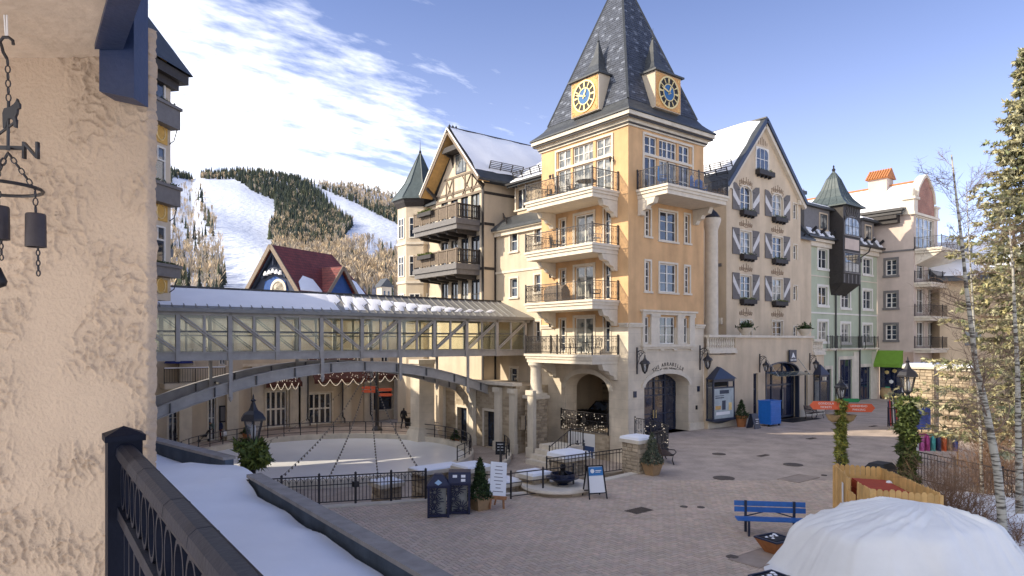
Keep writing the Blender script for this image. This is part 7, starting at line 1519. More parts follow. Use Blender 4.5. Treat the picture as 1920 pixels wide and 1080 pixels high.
def lowsnow(b):
    ns, nw = 70, 26; vs = []; rq = random.Random(9)
    for i in range(ns+1):
        t = i/ns; y = 21.2-17.2*t
        # right edge of the snow follows the parapets
        if y > 17.05: e = A1+(A0-A1)*((y-17.05)/(20.95-17.05))
        elif y > 15.5: e = A1+(B0-A1)*((17.05-y)/(1.55))
        else: e = B0+(B1-B0)*((15.5-y)/(15.5-8.73))
        ex = e.x-(.36 if not 15.5 < y < 17.05 else .05)
        for j in range(nw+1):
            w_ = j/nw; x = ex-7.5*w_
            z = PZ-.20+.10*mn.noise(Vector((x*.5, y*.5, 0)))+.05*mn.noise(Vector((x*1.7,y*1.7,4)))
            if 14.6 < y < 17.6: z += .33*math.exp(-((y-16.2)/1.2)**2)*math.exp(-w_*6)
            z -= .16*max(0, 1-w_*14)*(0.6+.35*mn.noise(Vector((y*1.1, 3, 3))))
            z += .10*w_
            vs.append(P3(x, y, z))
    b.add(vs, [(i*(nw+1)+j, (i+1)*(nw+1)+j, (i+1)*(nw+1)+j+1, i*(nw+1)+j+1) for i in range(ns) for j in range(nw)])
part('snow_layer', SNOW, lo, lowsnow, smooth=True, fix=False); part('roof_deck', GREYP, lo, lambda b: b.prism([P3(-11,21,-.2),P3(-6.9,16.9,-.2),P3(-5.8,15.4,-.2),P3(-.85,8.7,-.2),P3(2,4.0,-.2),P3(-8,4.0,-.2),P3(-18,21,-.2)], (0,0,PZ-.6+.2)))
vb = B0+(B1-B0)*.55; part('parapet_vent', BLACK, lo, lambda b: b.bar(P3(vb.x-.37,vb.y-.05,PZ-.34),P3(vb.x-.37+.13,vb.y-.05-.18,PZ-.34), .06, .2))
# ================================================================ RINK SIDE RAILINGS AND PIERS
def cam_rail(name, pts, lab, h=1.0, sp=.13, **k):
    q = [Vector(P3(*p)) if len(p) == 3 else Vector((*p,)) for p in pts]; root = thing(name, q[len(q)//2], lab, 'railing', 'iron railings round the rink'); rails(root, q, h, sp, **k); return root, q
# near railing with arched motif
pts = [(-13.2,21.35,.05),(-10.6,21.95,.05)]+[(-10.0+1.16*i, 22.1+.30*1.16*i*.93, .05) for i in range(7)]
rt, q = cam_rail('rink_front_railing', [(x, y, z) for x, y, z in pts], 'dark iron railing with arched motif along the plaza edge before the rink', .98, .11, scroll=False, post=.06, band=.30)
ar = MB()
for p, q_ in zip(q[:-1], q[1:]):
    n = max(1, int((q_-p).length/.24)); dv = (q_-p)/n
    for i in range(n): c = p+dv*(i+.5); ar.tube([c+dv*.5*math.cos(t)+Vector((0,0,.68+.24*math.sin(t))) for t in [math.pi*j/7 for j in range(8)]], .009, 4)
tag(ar.build('arch_motif', IRON, rt, fix=False), kind='stuff')
for i, p in enumerate(q[1:-1]):
    if i % 2: part('medallion', IRON, rt, lambda b: b.box(p.x-.09, p.x+.09, p.y-.09, p.y+.09, .62, .80))
# far curved railing round the ice, on the kerb
def ring_rail(name, t0, t1, r, z, h, n, lab, sp=1.15):
    P = [Vector((ra+r*math.cos(t0+(t1-t0)*i/n), rb+r*math.sin(t0+(t1-t0)*i/n), z)) for i in range(n+1)]; root = thing(name, P[n//2], lab, 'railing', 'iron railings round the rink')
    for k in (1.0, .62, .25): part('rail', IRON, root, lambda b: b.tube([p+Vector((0,0,h*k)) for p in P], .028 if k == 1 else .018, 5))
    m = int(r*abs(t1-t0)/sp)
    for i in range(m+1): t = t0+(t1-t0)*i/m; x, y = ra+r*math.cos(t), rb+r*math.sin(t); part('post', IRON, root, lambda b: b.box(x-.025, x+.025, y-.025, y+.025, z, z+h))
    return root
ang = lambda X, Y: math.atan2(W(X, Y)[1]-rb, W(X, Y)[0]-ra)
tA = ang(-20.5, 38.5); tB = ang(-2.2, 38.0)
if tA < tB: tA += 2*math.pi
ring_rail('rink_back_railing', tA, tB, RR_+.25, -1.12, .85, 60, 'long curved iron railing on the far side of the ice rink')
ring_rail('ramp_railing', ang(-7, 49.5), ang(-.2, 38.2), RR_+2.6, -1.5, 1.05, 24, 'second curved railing of the ramp in front of the stone arcade')
part_r = MB()
for i in range(24):
    t0 = ang(-7, 49.5)+(ang(-.2, 38.2)-ang(-7, 49.5))*i/24; t1 = ang(-7, 49.5)+(ang(-.2, 38.2)-ang(-7, 49.5))*(i+1)/24; r0, r1 = RR_+2.5, RR_+2.72; Q = lambda r, t, z: (ra+r*math.cos(t), rb+r*math.sin(t), z)
    part_r.add([Q(r0,t0,-1.5),Q(r0,t1,-1.5),Q(r1,t1,-1.5),Q(r1,t0,-1.5),Q(r0,t0,-1.2),Q(r0,t1,-1.2),Q(r1,t1,-1.2),Q(r1,t0,-1.2)], [(4,5,6,7),(0,1,5,4),(2,3,7,6)])
struct(part_r, 'ramp_kerb', PALE)
# stone piers with snow caps
def pier(c, w, d, z0, z1, lab, seed, snow=.18, grp='stone piers at the rink steps', capr=.1):
    x, y = c; root = thing('stone_pier', (x, y, z0), lab, 'pier', grp); part('core', MORTAR, root, lambda b: b.box(x-w/2, x+w/2, y-d/2, y+d/2, z0, z1)); stones(root, x-w/2, x+w/2, y-d/2, y+d/2, max(z0, -1.4), z1, 'RL', seed)
    part('cap', TRIM, root, lambda b: (b.box(x-w/2-capr-.04, x+w/2+capr, y-d/2-capr-.04, y+d/2+capr, z1, z1+.14),))
    if snow: part('snow_cap', SNOW, root, lambda b: (b.frus((x,y,z1+.142), w+capr*2, d+capr*2, (x,y,z1+.142+snow*.6), w+capr*1.6, d+capr*1.6), b.frus((x,y,z1+.142+snow*.6), w+capr*1.6, d+capr*1.6, (x,y,z1+.142+snow), w*.7, d*.7)))
    return root
def cp2(px, py, z): g = gp(px, py, z); return (g[0], g[1])
pier(cp2(1195,884,0), .88, .88, -.02, 1.28, 'stone pier with snow cap next to the potted shrub and iron bench', 3, .16)
pier(cp2(1065,895,-.4), 1.25, 1.0, -1.5, .42, 'broad stone pier with thick snow cap behind the fire bowl', 4, .26)
pier(cp2(884,930,0), .85, .85, -1.2, .95, 'stone pier with grey cap behind the potted tree', 5, .12)
pier(cp2(820,920,0), 1.7, .75, -1.5, .75, 'low stone pier behind the trash bins', 6, .06)
pier(cp2(725,944,-.6), .8, .8, -1.5, .1, 'small stone pier inside the front railing', 8, .10)
pier(cp2(1002,915,0), .8, .8, -1.4, .42, 'low snow capped pier left of the fire bowl', 7, .14)
pier(cp2(940,925,-.2), 1.2, .8, -1.5, .12, 'low snow topped stone block beside the easel', 11, .10)
# steps and sloping handrails
st = thing('rink_steps', P3(0, 26, -1.5), 'stone steps leading down from the plaza to the rink', 'steps')
for k in range(8): y = 25.3+k*.36; part('step', TRIM, st, lambda b: b.prism([P3(-2.2+.35*k,y,-1.6),P3(.6+.35*k,y,-1.6),P3(.6+.35*k,y+.38,-1.6),P3(-2.2+.35*k,y+.38,-1.6)], (0,0,1.42-.18*k)))
b1_ = gp(835, 945, 0); 
def slope_rail(name, p, q, lab, h=.95, sp=.16, z=0):
    root = thing(name, p, lab, 'railing', 'iron railings round the rink'); rails(root, [Vector(p), (Vector(p)+Vector(q))/2, Vector(q)], h, sp, scroll=False, post=.05, band=.14 if sp < .5 else .35); return root
slope_rail('step_railing', gp(842,938,0), gp(958,933,0.0), 'low handrail beside the easel signboard', .85, 5.0)
slope_rail('step_railing', gp(958,936,0), gp(1075,920,0), 'dark handrail left of the fire bowl', .92, 5.0)
slope_rail('slope_railing', at(1025,905,28.5), at(1168,884,30.0), 'sloping iron railing rising to the stone pier', 1.0, .16)
b = MB(); p, q = Vector(at(1025,905,28.4)), Vector(at(1170,886,30.0)); b.prism([p+Vector((0,0,-1.6)), q+Vector((0,0,-1.6)), q+Vector((0,0,.06)), p+Vector((0,0,.06))], (-.1,.25,0)); w_ = b.build('sloping_stone_wall', STW); tag(w_, 'low sloping stone wall under the railing beside the pier', 'wall')
# curved garden rail from the tower corner
cr3 = [(6.9,38.3),(7.55,37.2),(7.9,35.9),(7.9,34.6),(7.5,33.4),(6.9,32.4),(6.3,31.4)]; q3 = [Vector(P3(x, y, 0)) for x, y in cr3]; cg = thing('curved_railing', q3[3], 'curved dark scrolled railing with lights at the tower corner', 'railing', 'iron railings round the rink'); rails(cg, q3, 1.3, .13, post=.05)
bl = MB(); rr = random.Random(14)
for _ in range(60): k = rr.randrange(6); p = q3[k].lerp(q3[k+1], rr.random()); bl.lathe([(.001,-.028),(.028,0),(.001,.028)], (p.x+rr.uniform(-.05,.05), p.y, rr.uniform(.2,1.3)), 5)
tag(bl.build('light_bulbs', BULB, cg, fix=False), kind='stuff')
# steps with low stone wall by the arcade
s2 = thing('arcade_steps', at(1030, 860, 39.5), 'sunlit stone steps with handrail below the lowest tower balcony', 'steps'); x0, y0_ = at(1040, 860, 39.5)[:2]
for k in range(4): part('step', TRIM, s2, lambda b: b.box(x0-1.2+.35*k, x0+1.4, y0_-.9, y0_+1.2, -1.5+.26*k, -1.24+.26*k))
rails(s2, [(x0-1.2,y0_-.9,-1.24),(x0+.4,y0_-.9,-.4),(x0+1.4,y0_-.9,-.4)], .95, .2, scroll=False)
# ---- fire bowl on its round stone base
fbp = gp(1055, 908, .25); fb2 = thing('fire_bowl', fbp, 'dark metal fire bowl with stacked logs on a curved stone ledge', 'fire bowl'); c = (fbp[0], fbp[1], .25)
part('bowl', M('blued_iron', (.012,.018,.045), .4, .2, 6, spec=.5), fb2, lambda b: b.lathe([(.22,0),(.15,.05),(.32,.11),(.47,.22),(.62,.25),(.63,.28),(.46,.28),(.23,.20)], c, 20), smooth=40); part('side_wall', MATS['blued_iron'], fb2, lambda b: b.lathe([(.46,.28),(.46,.42),(.43,.42),(.42,.28)], c, 20))
rr = random.Random(2)
for k in range(11): t = rr.uniform(0, 6.28); r_ = rr.uniform(.05,.22); part('log', BLACK, fb2, lambda b: b.tube([(c[0]+r_*math.cos(t), c[1]+r_*math.sin(t), c[2]+.32), (c[0]-.08*math.cos(t), c[1]-.12*math.sin(t), c[2]+rr.uniform(.6,.8))], .045, 6))
lg = thing('fire_bowl_ledge', (c[0], c[1], 0), 'curved stone ledge carrying the fire bowl', 'ledge'); part('top', TRIM, lg, lambda b: b.lathe([(1.32,.12),(1.35,.16),(1.32,.245),(.001,.245)], (c[0]-.1, c[1]+.2, 0), 32)); part('base', STW, lg, lambda b: b.lathe([(1.22,-.5),(1.22,.12)], (c[0]-.1, c[1]+.2, 0), 32))
# ---- trash bins with cut metal panels
def bin_(g, rz, lab, pyramid, seed):
    root = thing('trash_bin', (0,0,0), lab, 'trash bin', 'navy trash bins with cut leaf panels'); w = .31; rr = random.Random(seed); NV = M('bin_navy', (.012,.016,.05), .4, .15, 8, spec=.5)
    for sx_ in (-1, 1):
        for sy_ in (-1, 1): part('corner_post', NV, root, lambda b: b.box(sx_*w-.035, sx_*w+.035, sy_*w-.035, sy_*w+.035, 0, 1.0))
    part('liner', M('bin_liner', (.24,.24,.22), .6, .2, 5), root, lambda b: b.box(-w+.06, w-.06, -w+.06, w-.06, .06, .95)); part('base', NV, root, lambda b: b.box(-w-.02, w+.02, -w-.02, w+.02, .02, .10)); part('collar', NV, root, lambda b: b.box(-w-.05, w+.05, -w-.05, w+.05, .94, 1.02))
    for ax in (0, 1):
        for s in (-1, 1):
            lb = MB()
            for cl in range(3):
                cx_, cz_ = rr.uniform(-.2,.2), .2+.3*cl
                for k in range(15):
                    t = k*6.283/15; l_ = rr.uniform(.16,.30); e = (max(-w+.03, min(w-.03, cx_+l_*math.cos(t))), max(.1, min(.93, cz_+l_*math.sin(t)))); p = (cx_+.05*math.cos(t), cz_+.05*math.sin(t)); o = s*(w-.01)
                    A, B_ = ((p[0], o, p[1]), (e[0], o, e[1])) if ax == 0 else ((o, p[0], p[1]), (o, e[0], e[1])); lb.bar(A, B_, .016, .024)
            tag(lb.build('cut_leaf_panel', NV, root, fix=False), kind='stuff')
    if pyramid: part('lid', NV, root, lambda b: (b.frus((0,0,1.02), .72, .72, (0,0,1.32), .26, .26), b.box(-.13,.13,-.13,.13,1.32,1.34))); part('label', M('pale_label', (.35,.5,.65), .6), root, lambda b: b.prism([(-.12,-.305,1.10),(0,-.36,1.03),(.12,-.305,1.10),(0,-.25,1.19)], (0,-.012,.004)))
    else:
        part('lid', NV, root, lambda b: b.prism([(-.36,-.36,1.02),(-.36,.36,1.02),(-.36,.36,1.34),(-.36,-.20,1.34)], (.72,0,0)))
        for x_, z_ in ((-.15,1.22),(.12,1.22),(.12,1.10)): part('label', PAPER, root, lambda b: b.prism([(x_-.07,-.362+(z_-1.02-.03)*.5,z_-.04),(x_+.07,-.362+(z_-1.02-.03)*.5,z_-.04),(x_+.07,-.362+(z_-1.02+.05)*.5,z_+.04),(x_-.07,-.362+(z_-1.02+.05)*.5,z_+.04)], (0,-.01,.004)))
    root.location = g; root.rotation_euler = (0,0,rz)
g = gp(822, 966, .01); bin_((g[0], g[1], .01), -TH+.10, 'navy trash bin with pyramid lid and diamond label', True, 1); g = gp(862, 960, .01); bin_((g[0], g[1], .01), -TH+.05, 'navy recycling bin with sloped lid and white stickers', False, 5)
# potted tree and easel
g = gp(900, 955, .01); t_ = thing('potted_conifer', g, 'potted conifer in square tan pot between the bins and the easel', 'plant', 'potted conifers on the plaza'); pot_square(t_, (0,0,0), .1, .1, .1, CLAY) if False else None
pot_square(t_, (g[0], g[1], 0), .42, .58, .46, M('tan_pot', (.36,.235,.125), .7, .15, 6)); shrub_cone(t_, (g[0],g[1],.42), .40, 1.28, 31, 1400, .085)
g = gp(925, 952, .01); es_ = thing('easel_sign', (0,0,0), 'white handwritten board leaning on a wooden easel', 'sign', 'folding signboards'); WD = M('easel_wood', (.33,.16,.07), .7, .2, 8)
for s in (-1, 1): part('leg', WD, es_, lambda b: b.bar((s*.26,-.28,0),(s*.16,.02,1.15), .055)); part('back_leg', WD, es_, lambda b: b.bar((s*.2,.35,0),(s*.12,.05,1.0), .045))
part('crossbar', WD, es_, lambda b: b.box(-.32,.32,-.25,-.17,.32,.44)); part('board', PAPER, es_, lambda b: b.prism([(-.30,-.20,.42),(.30,-.20,.42),(.30,.06,1.52),(-.30,.06,1.52)], (0,.03,0)))
rr = random.Random(3)
for k in range(8): w_ = rr.uniform(.18,.42); z_ = 1.38-.115*k; part('writing', GREYP, es_, lambda b: b.bar((-w_/2,-.205+.26*(z_-.42)/1.1,z_),(w_/2,-.205+.26*(z_-.42)/1.1,z_), .006, .022))
es_.location = (g[0], g[1], .01); es_.rotation_euler = (0, .16, -TH+.45)
# black notice on a post
g = gp(938, 905, -.2); ns = thing('notice_post', g, 'black notice board on a slim post behind the easel', 'sign'); part('post', IRON, ns, lambda b: b.tube([(g[0],g[1],-.3),(g[0],g[1],1.35)], .035, 6)); part('board', BLACK, ns, lambda b: b.prism([Vector((g[0],g[1],.95))-CAMX*.2, Vector((g[0],g[1],.95))+CAMX*.2, Vector((g[0],g[1],1.48))+CAMX*.2, Vector((g[0],g[1],1.48))-CAMX*.2], (SN*.04,CS*.04,0)))
for k in range(3): part('print_line', PAPER, ns, lambda b: b.bar(Vector((g[0]-SN*.008,g[1]-CS*.008,1.38-.12*k))-CAMX*.12, Vector((g[0]-SN*.008,g[1]-CS*.008,1.38-.12*k))+CAMX*.12, .008, .02))
# A-board on the plaza
g = gp(1115, 932, .01); ab = thing('sandwich_board', (0,0,0), 'white sandwich board with blue header near the fire bowl', 'sign', 'folding signboards')
for s in (-1, 1):
    part('frame', BLACK, ab, lambda b: (b.bar((-.33,s*.36,0),(-.29,s*.03,1.12), .04), b.bar((.33,s*.36,0),(.29,s*.03,1.12), .04), b.bar((-.32,s*.28,.20),(.32,s*.28,.20), .035), b.bar((-.29,s*.03,1.12),(.29,s*.03,1.12), .035)))
    part('panel', PAPER, ab, lambda b: b.prism([(-.29,s*.285,.22),(.29,s*.285,.22),(.26,s*.045,1.10),(-.26,s*.045,1.10)], (0,-.012*s,0)))
part('header', M('header_blue', (.05,.20,.45), .6), ab, lambda b: b.prism([(-.27,-.130,.80),(.27,-.130,.80),(.26,-.050,1.09),(-.26,-.050,1.09)], (0,-.012,-.002))); part('logo', PAPER, ab, lambda b: b.lathe([(.075,0),(.075,.012),(.04,.012)], (-.13,-.11,.95), 14)).rotation_euler = (math.radians(75), 0, 0); part('title', PAPER, ab, lambda b: (b.box(-.02,.20,-.128,-.112,.955,.985), b.box(-.02,.16,-.138,-.122,.905,.93)))
ab.location = (g[0], g[1], .01); ab.rotation_euler = (0,0,-TH+.25)
# potted shrub by the pier
g = gp(1223, 890, .01); t_ = thing('potted_conifer', g, 'frosty potted shrub in square tan pot beside the stone pier', 'plant', 'potted conifers on the plaza'); pot_square(t_, (g[0], g[1], 0), .40, .62, .52, MATS['tan_pot']); shrub_cone(t_, (g[0],g[1],.5), .46, 1.25, 33, 1300, .085, M('frosted_needles', (.13,.145,.115), .8, .3, 6, attr=True))
# blue slatted bench
g = gp(1448, 1004, .01); bb = thing('blue_bench', (0,0,0), 'bright blue slatted bench with dark legs on the plaza', 'bench'); w = 1.0
for k in range(3): part('seat_slat', BLUEP, bb, lambda b: b.box(-w, w, -.22+k*.16, -.08+k*.16, .44, .475))
for k in range(2): part('back_slat', BLUEP, bb, lambda b: b.bar((-w,.31+.03*k,.66+k*.17),(w,.31+.03*k,.66+k*.17), .035, .145))
for s in (-1, 1): part('leg', NAVY, bb, lambda b: (b.bar((s*.68,.32,0),(s*.68,.32,.92), .07), b.bar((s*.68,-.2,.42),(s*.68,.32,.42), .06), b.bar((s*.68,-.18,0),(s*.68,-.18,.42), .06))); part('brace', NAVY, bb, lambda b: b.bar((s*.66,.33,.46),(s*.08,.33,.62), .03))
bb.location = (g[0], g[1], .01); bb.rotation_euler = (0,0,-TH-.14)
# orange planter and dark tub
g = gp(1453, 1036, .01); op = thing('square_planter', (0,0,0), 'low orange square planter with dark soil and bits of snow', 'planter', 'low planters by the white cover'); part('tub', TERRA, op, lambda b: (b.frus((0,0,0),.36,.36,(0,0,.06),.42,.42), b.frus((0,0,.06),.42,.42,(0,0,.36),.74,.74))); part('soil', BLACK, op, lambda b: b.frus((0,0,.361),.66,.66,(0,0,.40),.5,.5)); part('rim', NAVY, op, lambda b: (b.box(-.38,.38,-.38,-.33,.36,.40), b.box(-.38,.38,.33,.38,.36,.40), b.box(-.38,-.33,-.33,.33,.36,.40), b.box(.33,.38,-.33,.33,.36,.40)))
for k in range(7): part('snow_lump', SNOW, op, lambda b: b.lathe([(.001,-.02),(.05,0),(.001,.03)], (R.uniform(-.22,.22), R.uniform(-.22,.22), .41), 6))
op.location = (g[0], g[1], .01); op.rotation_euler = (0,0,-TH+.5)
g = gp(1450, 1116, .01); o2 = copy_tree(op); o2.location = (g[0], g[1], .01); o2['label'] = 'second low square planter cut by the bottom edge'
# ---- white tarpaulin over the fountain
tp = thing('tarpaulin_cover', P3(9.7, 16.6, 0), 'big white tarpaulin draped over a covered fountain', 'cover')
TARP = M('white_tarpaulin', (.80,.795,.77), .5, .05, 1.2, .12, 14, spec=.4)
def tarp(b):
    nr, nt_ = 64, 260; vs = []; C = Vector((9.75, 16.35)); rq = random.Random(15)
    pl_ = [(t+rq.uniform(-.2,.2), rq.uniform(.30,.44), rq.uniform(1.92,2.12)) for t in (0.1,.75,1.5,2.2,2.8,3.5,4.2,4.9,5.6)]+[(t+rq.uniform(-.2,.2), rq.uniform(1.3,1.9), rq.uniform(4.3,5.2)) for t in (0.4,1.1,1.8,2.5,3.1,3.8,4.5,5.2,5.9)]
    tears = [(rq.uniform(0,6.28), rq.uniform(-.05,.075), rq.uniform(.02,.06)) for _ in range(44)]
    for i in range(nr+1):
        s = i/nr
        for j in range(nt_):
            t = 2*math.pi*j/nt_; R0 = 3.2+.22*math.sin(2*t+.4)+.1*math.sin(5*t); r = R0*s; X, Y = r*math.cos(t)*1.1, r*math.sin(t)*.74
            Xs, Ys = X+.25, Y
            zs_ = [1.80+.03*math.sin(X*2)]+[h0-sl*(Xs*math.cos(a_)+Ys*1.35*math.sin(a_)) for a_, sl, h0 in pl_]
            k_ = .07; m0 = min(zs_); z = m0-k_*math.log(sum(math.exp(-(q-m0)/k_) for q in zs_))
            e = min(1, s*3)*min(1, (1-s)*6+.15); f = 0
            for a_, amp, wd_ in tears:
                dq = (t+.25*math.sin(s*5+a_)-a_+math.pi) % (2*math.pi)-math.pi; f += amp*math.exp(-abs(dq)/wd_)
            x, y = C.x+X, C.y+Y
            z += e*(f*(.35+1.15*s)+.035*mn.noise(Vector((x*1.2,y*1.2,2)))+.035*(abs(mn.noise(Vector((t*7,s*2.2,3))))-.15)*(1+s)+.03*(abs(mn.noise(Vector((x*2.1+y,y*2.3,3))))-.15)+.006*mn.noise(Vector((x*6,y*6,3))))
            if s > .88: z = min(z, .55*(1-s)/.12+.02)
            vs.append(P3(x, y, max(.02, z)))
    b.add(vs, [(i*nt_+j, i*nt_+(j+1) % nt_, (i+1)*nt_+(j+1) % nt_, (i+1)*nt_+j) for i in range(nr) for j in range(nt_)])
part('sheet', TARP, tp, tarp, smooth=True, fix=False)
# ---- cedar fence enclosure, plank by plank
fe = thing('cedar_fence', P3(10.6, 20, 0), 'new cedar plank fence enclosure beside the white cover', 'fence')
def planks(p, q, z1, seed, w=.145, z0=.05):
    p = Vector(p); q = Vector(q); L0 = (q-p).length; n = max(1, round(L0/w)); dv = (q-p)/n; rr = random.Random(seed); nv = Vector((dv.y, -dv.x)).normalized()
    for i in range(n):
        a_, b_ = p+dv*(i+.03), p+dv*(i+.97); h_ = z1+rr.uniform(-.02,.02); o = nv*rr.uniform(-.006,.006)
        A4 = [a_+o, b_+o]; m1, m2 = a_+dv*.25+o, b_-dv*.25+o
        part('plank', WOODN, fe, lambda b: b.prism([P3(*A4[0],z0),P3(*A4[1],z0),P3(*A4[1],h_-.05),P3(*m2,h_),P3(*m1,h_),P3(*A4[0],h_-.05)], Vector(P3(*(nv*.022),0))-Vector(P3(0,0,0))))
    for z in (.35, z1-.35): part('fence_rail', WOODN, fe, lambda b: b.bar(P3(*(p-nv*.04),z), P3(*(q-nv*.04),z), .05, .09))
fA, fA2, fC, fD, fE = (10.40,22.0), (9.85,20.0), (11.55,21.35), (11.15,17.75), (9.72,18.5)
planks(fA, fA2, 1.65, 1); planks(fA, fC, 1.66, 2); planks(fC, fD, 1.66, 3); planks(fE, fD, 1.62, 4); planks(fA2, (9.8,19.45), 1.25, 5); planks((9.80,19.35), fE, 1.62, 6)
for p in (fA, fC, fD, fE, fA2): part('fence_post', WOODN, fe, lambda b: b.prism([P3(p[0]-.045,p[1]-.045,0),P3(p[0]+.045,p[1]-.045,0),P3(p[0]+.045,p[1]+.045,0),P3(p[0]-.045,p[1]+.045,0)], (0,0,1.6)))
nt2 = Vector(fA).lerp(Vector(fA2), .72); fn = (Vector(fA2)-Vector(fA)).normalized(); nvv = Vector((fn.y,-fn.x)); part('notice', PAPER, fe, lambda b: b.prism([P3(*(nt2-fn*.12+nvv*.04),.75),P3(*(nt2+fn*.12+nvv*.04),.75),P3(*(nt2+fn*.12+nvv*.04),1.35),P3(*(nt2-fn*.12+nvv*.04),1.35)], Vector(P3(*(nvv*.006),0))-Vector(P3(0,0,0))))
rb2 = thing('red_crate', P3(10.6, 20.3, 0), 'red crate standing inside the cedar fence', 'crate')
CRR = M('red_crate_paint', (.38,.06,.025), .7, .15, 4); crc = [P3(10.15,19.3,0),P3(11.0,18.9,0),P3(11.25,20.6,0),P3(10.4,20.9,0)]
for i in range(4):
    for k in range(6): part('board', CRR, rb2, lambda b: b.bar(Vector(crc[i])+Vector((0,0,.12+.23*k)), Vector(crc[(i+1) % 4])+Vector((0,0,.12+.23*k)), .03, .2))
part('lid', CRR, rb2, lambda b: b.prism([(p[0],p[1],1.38) for p in crc], (0,0,.04)))
wl = thing('white_globe', P3(11.0, 20.1, 1.4), 'small white globe lamp above the red crate', 'lamp'); gl_ = at(1667,907,20.2); part('globe', PAPER, wl, lambda b: b.lathe([(.001,-.1),(.07,-.07),(.1,0),(.07,.07),(.001,.1)], gl_, 14), smooth=True); part('stem', STEEL, wl, lambda b: b.tube([gl_, (gl_[0],gl_[1],.9)], .02, 6))
bk = at(1651, 893, 24.5); tb = thing('black_cart', (bk[0],bk[1],0), 'black box cart peeking over the cedar fence', 'cart'); part('box', BLACK, tb, lambda b: b.box(bk[0]-.5,bk[0]+.5,bk[1]-.35,bk[1]+.35,.25,1.05)); part('lid', BLACK, tb, lambda b: b.frus((bk[0],bk[1],1.052),1.05,.75,(bk[0],bk[1],1.25),.7,.5)); [part('wheel', BLACK, tb, lambda b: b.tube([(bk[0]+s*.35,bk[1]-.36,.14),(bk[0]+s*.35,bk[1]-.30,.14)], .14, 12)) for s in (-1,1)]
bx_ = gp(1745, 1000, .3); ub = thing('utility_box', bx_, 'dark blue grey utility box in the snow behind the cover', 'box'); part('body', NAVY, ub, lambda b: b.box(bx_[0]-.3,bx_[0]+.3,bx_[1]-.3,bx_[1]+.3,0,.75)); part('lid', GREYP, ub, lambda b: b.box(bx_[0]-.34,bx_[0]+.34,bx_[1]-.34,bx_[1]+.34,.75,.81))
# ================================================================ LAMP POSTS WITH GARLANDS
def garland(parent, c, z0, z1, r, seed, n, mat=None, size=.16):
    rr = random.Random(seed); b = MB(); pts = []
    for i in range(n):
        z = rr.uniform(z0, z1); t = rr.uniform(0, 6.28); w = r*(.45+.55*rr.random())*(1+.35*math.sin(z*8+t)); pts.append((c[0]+w*math.cos(t), c[1]+w*math.sin(t), z))
    leaves(b, pts, size, rr, TG+[(1.9,1.7,1.1)], n=2, long=1.3); tag(b.build('garland', mat or GARL, parent, fix=False), kind='stuff')
def lamp_post(c, ztop, s, lab, gz0, gz1, gr, seed, gm=None, n=900):
    root = thing('lamp_post', c, lab, 'lamp post', 'iron lamp posts dressed with evergreen'); zf = ztop-1.13*s
    part('pole', IRON, root, lambda b: b.lathe([(.26,0),(.28,.08),(.2,.2),(.17,.7),(.1,.85),(.07,1.0),(.06,zf-c[2]-.25),(.1,zf-c[2]-.2),(.05,zf-c[2]-.08)], c, 10), smooth=40); lantern(root, (c[0], c[1], zf), s)
    garland(root, c, gz0, gz1, gr, seed, n, gm); return root
q = P3((475-960)/F*17.6, 17.6, 0); lamp_post(q, H-(738-640)/F*17.6, 1.06, 'blue black lamp post with evergreen bush beyond the snowy roof', 2.35, 3.02, .34, 3, M('dark_garland', (.10,.13,.04), .7, .35, 6, attr=True), 700)
q = at(1577, 882, 29.9); q = (q[0], q[1], 0); s_ = lamp_post(q, H-(702-640)/F*29.9, .92, 'lamp post wound with light green garland and red arrow sign', .2, 3.0, .19, 4, M('light_garland', (.26,.27,.085), .7, .35, 6, attr=True), 1300)
for k, (wds, fl) in enumerate(((('GONDOLA','TICKETS'), -1), (('LIONSHEAD','PARKING'), 1))): arrow_board(s_, Vector((q[0], q[1], 2.80-.10*k))-Vector((SN,CS,0))*.10+CAMX*(.12*fl), CAMX*1.0+Vector((SN,CS,0))*(-.10), 1.25, .36, REDP, PAPER, fl, wds)
arrow_board(s_, Vector((q[0], q[1], 3.02))-Vector((SN,CS,0))*.06+CAMX*.05, CAMX, .75, .16, M('green_sign_paint', (.03,.25,.09), .5), PAPER, 1)
for s in (-1, 1):
    c = Vector((q[0], q[1], 2.05))+CAMX*s*.34; hp = thing('hanging_pot', c, f"tan half basket on the {'left' if s < 0 else 'right'} side of the garlanded signpost", 'planter', 'half baskets on the signpost'); part('basket', CLAY, hp, lambda b: b.lathe([(.04,0),(.20,.10),(.30,.30),(.33,.34),(.28,.34),(.1,.25)], c, 14)); part('soil', BARK, hp, lambda b: b.lathe([(.28,.30),(.001,.36)], c, 12))
q = at(1702, 900, 26.0); q = (q[0], q[1], 0); lamp_post(q, H-(668-640)/F*26, 1.2, 'tall lamp post wrapped in thick dark garland right of the fence', .15, 3.45, .32, 6, M('mid_garland', (.075,.10,.035), .7, .35, 6, attr=True), 2200)
